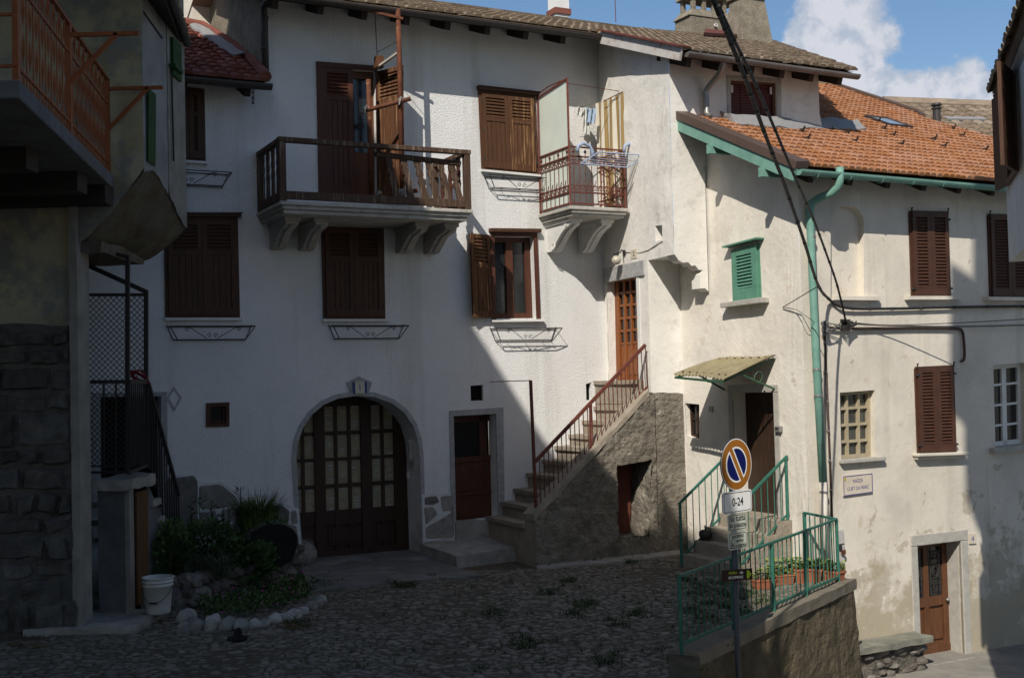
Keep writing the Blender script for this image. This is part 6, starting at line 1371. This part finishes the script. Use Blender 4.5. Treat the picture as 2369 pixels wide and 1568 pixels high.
def splate(px, py, w, h, m, name, off=.05):
    c = spt(px, py, off); q = SQ(c, w, h, su, sn); r = .03; pts = []
    for cx_, cy_, a0 in ((w - r, h - r, 0), (r, h - r, 90), (r, r, 180), (w - r, r, 270)):
        for k in range(5): a = R(a0 + k * 22.5); pts.append((cx_ + r * math.cos(a), cy_ + r * math.sin(a)))
    mb = MB(); mb.prism([q(x, y, -.01) for x, y in pts], sn * .01); o = mb.build(name, m, sp)
    ins = [((x - w / 2) * (1 - .05 * .5 / w) + w / 2, (y - h / 2) * (1 - .05 * .5 / h) + h / 2) for x, y in pts]; ins2 = [((x - w / 2) * (1 - .035 * .9 / w) + w / 2, (y - h / 2) * (1 - .035 * .9 / h) + h / 2) for x, y in pts]
    a = [q(x, y, .001) for x, y in ins]; n = len(a); i2 = [q(w / 2 + (x - w / 2) * (1 - .014 / w), h / 2 + (y - h / 2) * (1 - .014 / h), .001) for x, y in ins]
    MB().add(a + i2, [(i, (i + 1) % n, n + (i + 1) % n, n + i) for i in range(n)]).build('border', M['ink'], o); return o, q
o, q = splate(1706, 1160, .50, .225, M['signwhite'], 'hours_plate'); textmesh('0-24', q, .25, .115, .085, .001, M['ink'], o, wmax=.19, bold=.005)
o, q = splate(1706, 1207, .325, .175, M['signgrey'], 'text_plate', .045); textmesh('su tutta', q, .165, .125, .05, .001, M['ink'], o, wmax=.26, bold=.004); textmesh('la piazza', q, .165, .055, .062, .001, M['ink'], o, wmax=.28, bold=.004)
o, q = splate(1707, 1249, .325, .18, M['signgrey'], 'text_plate', .045); textmesh('eccetto:', q, .16, .135, .036, .001, M['ink'], o, wmax=.21, bold=.012); textmesh('carico', q, .19, .088, .032, .001, M['ink'], o, wmax=.13, bold=.01); textmesh('e scarico', q, .205, .04, .03, .001, M['ink'], o, wmax=.18, bold=.01)
mb = MB(); fr_ = lambda x0, x1, y0, y1: mb.qb(q, x0, x1, y0, y1, .0012, .002)
fr_(.03, .1, .02, .023); fr_(.03, .1, .107, .11); fr_(.03, .033, .02, .11); fr_(.097, .1, .02, .11)
mb.poly([q(.052 + .008 * math.cos(a), .092 + .008 * math.sin(a), .0015) for a in [k * .7 for k in range(9)]]); mb.poly([q(*p, .0015) for p in ((.045, .08), (.06, .08), (.064, .05), (.06, .026), (.053, .026), (.052, .048), (.046, .026), (.039, .026), (.045, .055))]); mb.poly([q(*p, .0015) for p in ((.07, .06), (.085, .05), (.09, .035), (.08, .03), (.068, .042))])
mb.build('pictogram', M['ink'], o)
ua2 = R(16); au = V((math.cos(ua2), math.sin(ua2), 0)); an = V((au.y, -au.x, 0)); pc_ = pln(1705, 1329, V((s0.x, s0.y, 0)) + an * .045, an); q = SQ(pc_, .345, .115, au, an)
mb = MB(); mb.qb(q, 0, q.w, 0, q.h, -.008, 0); o = mb.build('arrow_sign', M['brownsign'], sp)
textmesh('PIGRA', q, .125, .082, .026, .001, M['lime'], o, wmax=.095, bold=.015); textmesh('da', q, .22, .082, .026, .001, M['signwhite'], o, wmax=.04, bold=.012); textmesh('SCOPRIRE', q, .155, .034, .027, .001, M['signwhite'], o, wmax=.165, bold=.012)
MB().poly([q(x, y, .0015) for x, y in ((.28, .1), (.3, .1), (.336, .0575), (.3, .015), (.28, .015))]).build('arrow', M['lime'], o)
mb = MB()
for z in (c.z - .1, c.z + .12): mb.box((s0.x, s0.y, z), .09, .09, .04, ua)
mb.split('clamp', M['galv'], sp)
# ================================================================== CABLES
def span(pts, rads, m, label, extra=None, name='overhead_cable'):
    mb = MB(); P_ = []
    for i in range(len(pts) - 1):              # Catmull-Rom
        p0, p1, p2, p3 = pts[max(i - 1, 0)], pts[i], pts[i + 1], pts[min(i + 2, len(pts) - 1)]
        for k in range(5):
            t = k / 5; P_.append(.5 * ((2 * p1) + (p2 - p0) * t + (2 * p0 - 5 * p1 + 4 * p2 - p3) * t * t + (3 * p1 - p0 - 3 * p2 + p3) * t ** 3))
    P_.append(pts[-1]); mb.tube(P_, rads, 8)
    if extra:                                  # the tape bands round the bundled cable
        for i in range(2, len(P_) - 2, 2): mb.tube([P_[i], P_[i].lerp(P_[i + 1], .25)], rads * 1.14, 8)
    o = mb.build(name, m, None, True)
    if extra:
        pass
    return tag(o, label, 'cable')
CA = [(1628, -45, 9.0), (1655, 15, 9.3), (1690, 100, 9.9), (1728, 195, 10.7), (1765, 300, 11.7), (1815, 430, 13.2), (1860, 560, 14.9), (1890, 655, 16.4)]
CAe = [WR.P(1915, 690, .1), WR.P(1955, 712, .06), WR.P(2060, 714, .05), WR.P(2240, 710, .05), WR.P(2420, 708, .05)]
span([V((-3.2, -2.5, 9.2)), V((-.6, 4.0, 7.3))] + [dep(x, y, Y) for x, y, Y in CA] + CAe, .021, M['cable'], 'thicker overhead black cable swooping down to run along the upper line of the cream wall', True)
CB = [(1632, -45, 9.05), (1662, 15, 9.35), (1697, 92, 9.95), (1740, 180, 10.8), (1792, 300, 12.0), (1838, 410, 13.2), (1880, 505, 14.6), (1912, 590, 16.0), (1936, 660, 17.0)]
span([V((-3.18, -2.5, 9.25)), V((-.58, 4.0, 7.33))] + [dep(x, y, Y) for x, y, Y in CB] + [WR.P(1957, 748, .12)], .016, M['cable'], 'thinner overhead black cable ending at the metal clamp on the cream wall', True)
W = WR.P
span([W(1912, 757, .05), W(1960, 760, .05), W(2100, 759, .04), W(2205, 760, .04), W(2224, 765, .04), W(2229, 790, .04), W(2230, 828, .04), W(2222, 836, .02)], .021, M['pipeb'], 'dark conduit pipe running along the cream wall and turning down with an elbow', name='conduit')
span([W(1960, 748, .06), W(2060, 753, .05), W(2240, 755, .05), W(2420, 750, .05)], .012, M['cableg'], 'thin grey cable just above the dark conduit on the cream wall', name='wall_cable')
span([W(1965, 745, .08), W(2060, 752, .15), W(2250, 745, .6), W(2420, 735, 1.0)], .008, M['cableg'], 'thin pale wire slanting away from the cream wall to the corner house', name='wire')
span([WG.P(1810, 711, .02), dep(1892, 662, 16.5)], .007, M['cable'], 'short thin stay wire from the gable wall to the thick cable', name='wire')
span([WG.P(1810, 711, .02), WG.P(1840, 716, .05), WG.P(1862, 730, .12), WR.P(1893, 752, .06)], .005, M['cableg'], 'thin loose wire sagging across the corner of the cream house', name='wire')
ins = MB(); c = W(1907, 757, .09)
for k in range(6): ins.rock(c + V((rnd(-.05, .05), rnd(-.02, .02), rnd(-.08, .06))), .045, .04, .05, 0, 2, .3)
for k in range(5): ins.tube([c, c + V((rnd(0, .12), -.03, rnd(-.15, .1))), c + V((.25, .05, rnd(-.06, .06)))], .008, 5)
tag(ins.build('junction_box', M['cableg']), 'grey cable junction with loose wires beside the green downpipe', 'junction box')
cl = MB(); c = W(1958, 750, .1)
for k in range(7): cl.box(c + V((rnd(-.07, .07), rnd(-.02, .02), rnd(-.1, .08))), .06, .04, .05, rnd(0, 1))
for k in range(4): cl.tube([c + V((-.1, 0, -.08)), c + V((0, -.04, -.14 + .04 * k)), c + V((.16, .05, rnd(-.04, .05)))], .01, 5)
tag(cl.build('cable_clamp', M['iron']), 'dark metal clamp and wires where the overhead cable meets the cream wall', 'clamp')
# ================================================================== OTHER HOUSES
eh = thing('corner_house', 'white house corner with dark concrete eave and open brown shutter before the cream house', 'house')
ec = V((5.86, 14.0, 0)); ed = V((-.30, -.954, 0)); WE = Wall(ec - V((0, 0, 0)), (ed.x, ed.y)) 
ez0 = dep(2348, 606, 14).z; ez1 = 6.45
mb = MB(); far_ = 7.0; en_ = V((.954, -.3, 0))
mb.hexa([ec + V((0, 0, ez0)), ec + ed * far_ + V((0, 0, ez0)), ec + ed * far_ + en_ * 7 + V((0, 0, ez0)), ec + en_ * 7 + V((0, 0, ez0)), ec + V((0, 0, ez1)), ec + ed * far_ + V((0, 0, ez1)), ec + ed * far_ + en_ * 7 + V((0, 0, ez1)), ec + en_ * 7 + V((0, 0, ez1))])
mb.build('wall', M['white'], eh)
mb = MB(); k_ = ec + en_ * 1.0 + ed * 1.2; mb.hexa([p + V((0, 0, z)) for z in (-2.7, ez0) for p in (k_, k_ + ed * 5, k_ + ed * 5 + en_ * 6, k_ + en_ * 6)]); mb.build('wall', M['white'], eh)
RE = Roof(ec - ed * .25 - en_ * .1 + V((0, 0, 6.2)), ed, .45)
rer = roofmesh(RE, [(0, 0), (far_ + .3, 0), (far_ + .3, 4.5), (0, 4.5)], M['tile_tan'], eh)
mb = MB(); mb.hexa([RE.X(a, b, d_) for d_ in (-.3, -.13) for a, b in ((0, 0), (far_ + .3, 0), (far_ + .3, .9), (0, .9))]); mb.build('eave_board', M['concrete'], rer)
n_ = -en_; wq_ = lambda s_, z, o=0: ec + ed * s_ + n_ * o + V((0, 0, z))
zt_, zb_ = 6.05, 4.98
q = Quad(wq_(.55, zt_), wq_(1.5, zt_), wq_(1.5, zb_), wq_(.55, zb_), n_); mb = MB(); frame(mb, q, .06, 0, .04); wd = mb.build('window', M['woodb'], eh); MB().qb(q, .05, q.w - .05, .05, q.h - .05, .0, .01).build('pane', M['glass'], wd)
sd_ = (-ed * .9 + n_ * .22).normalized() * .44; h_ = wq_(.56, 0, .03); s = MB(); qq = Quad(h_ + sd_ + V((0, 0, zt_)), h_ + V((0, 0, zt_)), h_ + V((0, 0, zb_)), h_ + sd_ + V((0, 0, zb_)), V((sd_.y, -sd_.x, 0)).normalized()); leaf(s, qq, 0, qq.w, 0, qq.h, 0, .04, 1, .06, True); s.build('shutter', M['woodb'], wd)
s = MB(); h2 = wq_(1.52, 0, .03); s2_ = (ed * .45 + n_ * .15).normalized() * .5; qq = Quad(h2 + V((0, 0, zt_)), h2 + s2_ + V((0, 0, zt_)), h2 + s2_ + V((0, 0, zb_)), h2 + V((0, 0, zb_)), n_); leaf(s, qq, 0, qq.w, 0, qq.h, 0, .04, 1, .06, True); s.build('shutter', M['woodb'], wd)
rh = thing('rendered_house', 'pale rendered house wall rising behind the red tiled lean-to roof', 'house')
WRr = Wall(WM.p - WM.n * 3.4, WM.u); ta, tb_ = WRr.tz(446, 100)[0], WRr.tz(640, 100)[0]
mb = MB(); mb.wb(WRr, ta, tb_, 3, 13, -4, 0); mb.build('wall', M['cream'], rh)
rh2 = MB(); rh2.wb(WRr, ta - .25, tb_, 12.9, 13.1, -4.2, .25); rh2.build('roof', M['tile_tan'], rh)
dh = thing('distant_house', 'distant house with tan tiled roof and a metal flue beyond the orange roof', 'house')
ga = dep(2062, 243, 36.0); RD = Roof(ga, (1, .16, 0), .5); dpo = [RD.ab(*p) for p in ((2062, 243), (2400, 256), (2400, 440), (2062, 420))]
rd = roofmesh(RD, dpo, M['tile_tan'], dh, wa=.34, wb=.5, h=.1)
mb = MB(); mb.tube([RD.X(dpo[0][0] - .3, dpo[0][1], .06), RD.X(dpo[1][0], dpo[1][1], .06)], .2, 8); mb.build('ridge_tile', M['tile_tan'], rd)
p = RD.X(*RD.ab(2167, 288)); MB().lathe([(.16, -.3), (.13, -.1), (.11, 0), (.11, .42), (.15, .44), (.15, .47), (.1, .48), (.1, .52), (.16, .54), (.13, .6), (0, .62)], p, 12).build('flue', M['gutter'], rd)
mb = MB(); a, b = RD.ab(2230, 284); mb.hexa([RD.X(a + x, b + y, z) for z in (.08, .14) for x, y in ((-.6, -.12), (.6, -.12), (.6, .12), (-.6, .12))]); mb.build('skylight', M['lead'], rd)
pp = [RD.X(*q_) for q_ in (dpo[3], dpo[2])]; mb = MB(); mb.hexa([V((p_.x, p_.y + o_, z)) for z in (-2, 6.5) for p_, o_ in ((pp[0], .4), (pp[1], .4), (pp[1], 9), (pp[0], 9))]); mb.build('wall', M['cream'], dh)
# unseen blocks added behind the viewpoint, outlines traced back from the shadows wanted
SH = [(WM, 640, 40, 0), (WM, 735, 140, 0), (WM, 835, 250, 0), (WM, 1030, 650, 0), (WM, 1240, 990, 0), (WS, 1395, 1072, 0), (WS, 1424, 1102, 0), (WS, 1466, 1204, 0), (WS, 1515, 1222, 0)]
YO = -1.0
def back(p): k = (p.y - YO) / SD.y; return p - SD * k
sil = [back(w.P(x, y)) for w, x, y, _ in SH] + [back(gnd(1560, 1245, .1)), back(WG.X(2.0, .55, .6)), back(V((2.38, 12.45, .95))), back(V((3.1, 14.2, .0)))]
print('SIL', [(round(p.x, 2), round(p.z, 2)) for p in sil])
nb = thing('shadow_block', 'tall unseen block added behind the viewpoint to shade the piazza', 'house')
pts = [(p.x, p.z) for p in sil]
mb = MB(); prof_ = [(-19, -2.6), (-19, 27), (pts[0][0] - 6, 28)] + [(pts[0][0] - 1.5, pts[0][1] + 2.2)] + pts + [(pts[-1][0] + .3, -2.6)]
mb.prism([V((x, YO, z)) for x, z in prof_], -SUN_H * 9); mb.build('wall', M['yellow'], nb)
nb2 = thing('shadow_block', 'unseen cream block added behind the viewpoint to shade the cream wall', 'house')
pr_ = [back(WR.P(x, y)) for x, y in ((2450, 1420), (2368, 1345), (2262, 1228), (2234, 1150), (2231, 852), (2197, 830), (2196, 606), (2249, 640), (2251, 440))]  # added block's notched outline, traced back from shadow edges on the cream wall
pts = [(pr_[0].x, -2.6)] + [(p.x, p.z + (.9 if i < 4 else 0)) for i, p in enumerate(pr_)] + [(pr_[-1].x, 24.5), (pr_[-1].x + 9, 24.5), (pr_[-1].x + 9, -2.6)]
mb = MB(); mb.prism([V((x, YO, z)) for x, z in pts], -SUN_H * 1.0); mb.build('wall', M['cream'], nb2)
# ================================================================== CAMERA, SUN, SKY
cam = bpy.data.cameras.new('camera'); co = bpy.data.objects.new('camera', cam); col.objects.link(co)
cam.sensor_width = 36; cam.sensor_fit = 'HORIZONTAL'; cam.lens = 36 * FP / 2368; cam.clip_end = 3000; cam.clip_start = .05
mw = Matrix((rt, up, -fw)).transposed().to_4x4(); mw.translation = CAM; co.matrix_world = mw; scene.camera = co
sun = bpy.data.lights.new('sun', 'SUN'); sun.energy = 4.8; sun.angle = R(.3); sun.color = (1, .93, .82); so_ = bpy.data.objects.new('sun', sun); col.objects.link(so_)
so_.rotation_euler = SD.to_track_quat('-Z', 'Y').to_euler(); so_.location = (0, -10, 30)
wo = bpy.data.worlds.new('World'); scene.world = wo; wo.use_nodes = True; nt = wo.node_tree; N = nt.nodes; L = nt.links; N.clear()
out = N.new('ShaderNodeOutputWorld'); bg = N.new('ShaderNodeBackground'); bg.inputs[1].default_value = .112; L.new(bg.outputs[0], out.inputs[0])
sk = N.new('ShaderNodeTexSky'); sk.sky_type = 'NISHITA'; sk.sun_disc = False; sk.sun_elevation = SUN_EL; sk.sun_rotation = math.atan2(-SUN_H.x, -SUN_H.y) % (2 * math.pi); sk.air_density = 1.0; sk.dust_density = 1.0; sk.ozone_density = 1.5
tc_ = N.new('ShaderNodeTexCoord'); nv = N.new('ShaderNodeVectorMath'); nv.operation = 'NORMALIZE'; L.new(tc_.outputs['Generated'], nv.inputs[0])
def mth(op, a, b=None, cl=False):
    x = N.new('ShaderNodeMath'); x.operation = op; x.use_clamp = cl
    for i, v_ in enumerate((a, b)):
        if v_ is None: continue
        if hasattr(v_, 'is_linked'): L.new(v_, x.inputs[i])
        else: x.inputs[i].default_value = v_
    return x.outputs[0]
def nzw(sc_, det, ro=.6):
    n = N.new('ShaderNodeTexNoise'); n.inputs['Scale'].default_value = sc_; n.inputs['Detail'].default_value = det; n.inputs['Roughness'].default_value = ro; L.new(nv.outputs[0], n.inputs['Vector']); return n.outputs['Fac']
mask = None; shade = None
for x, y, r in ((1925, 20, 95), (1985, 60, 80), (1885, 90, 80), (1960, 130, 110), (1860, 150, 75), (2030, 105, 60), (1990, 180, 90), (1880, 180, 75), (2090, 225, 75), (2180, 215, 60), (2240, 212, 70), (2290, 230, 60), (2140, 250, 80), (2350, 250, 60), (1925, -60, 60), (1800, 150, 45), (2010, 260, 80), (2240, 255, 60)):
    d_ = ray(x, y).normalized(); dn = N.new('ShaderNodeVectorMath'); dn.operation = 'DISTANCE'; L.new(nv.outputs[0], dn.inputs[0]); dn.inputs[1].default_value = d_
    v_ = mth('SUBTRACT', 1.0, mth('DIVIDE', dn.outputs['Value'], r / FP)); mask = v_ if mask is None else mth('SMOOTH_MAX', mask, v_)
for nd in N:
    if nd.type == 'MATH' and nd.operation == 'SMOOTH_MAX': nd.inputs[2].default_value = .25
n1, n2 = nzw(26, 10, .62), nzw(70, 8, .6)
e = mth('ADD', mask, mth('MULTIPLY', mth('SUBTRACT', n1, .5), 1.5)); e = mth('ADD', e, mth('MULTIPLY', mth('SUBTRACT', n2, .5), .5))
def mr(x, a, b, c=0, d_=1):
    r = N.new('ShaderNodeMapRange'); r.interpolation_type = 'SMOOTHSTEP'
    for i, v_ in ((1, a), (2, b), (3, c), (4, d_)): r.inputs[i].default_value = v_
    L.new(x, r.inputs[0]); return r.outputs[0]
alpha = mr(e, .0, .36); sh = mr(mth('ADD', e, mth('MULTIPLY', mth('SUBTRACT', n2, .5), 2.2)), .1, 1.0)
cm = N.new('ShaderNodeMix'); cm.data_type = 'RGBA'; cm.inputs[6].default_value = (4.1, 4.6, 5.5, 1); cm.inputs[7].default_value = (6.2, 6.3, 6.8, 1); L.new(sh, cm.inputs[0])
mx = N.new('ShaderNodeMix'); mx.data_type = 'RGBA'; L.new(mth('MULTIPLY', alpha, .93), mx.inputs[0]); hs = N.new('ShaderNodeHueSaturation'); hs.inputs['Saturation'].default_value = 1.15; L.new(sk.outputs[0], hs.inputs['Color']); L.new(hs.outputs[0], mx.inputs[6]); L.new(cm.outputs[2], mx.inputs[7]); L.new(mx.outputs[2], bg.inputs[0])
scene.view_settings.view_transform = 'Standard'; scene.view_settings.look = 'None'; scene.view_settings.exposure = 0; scene.view_settings.gamma = 1
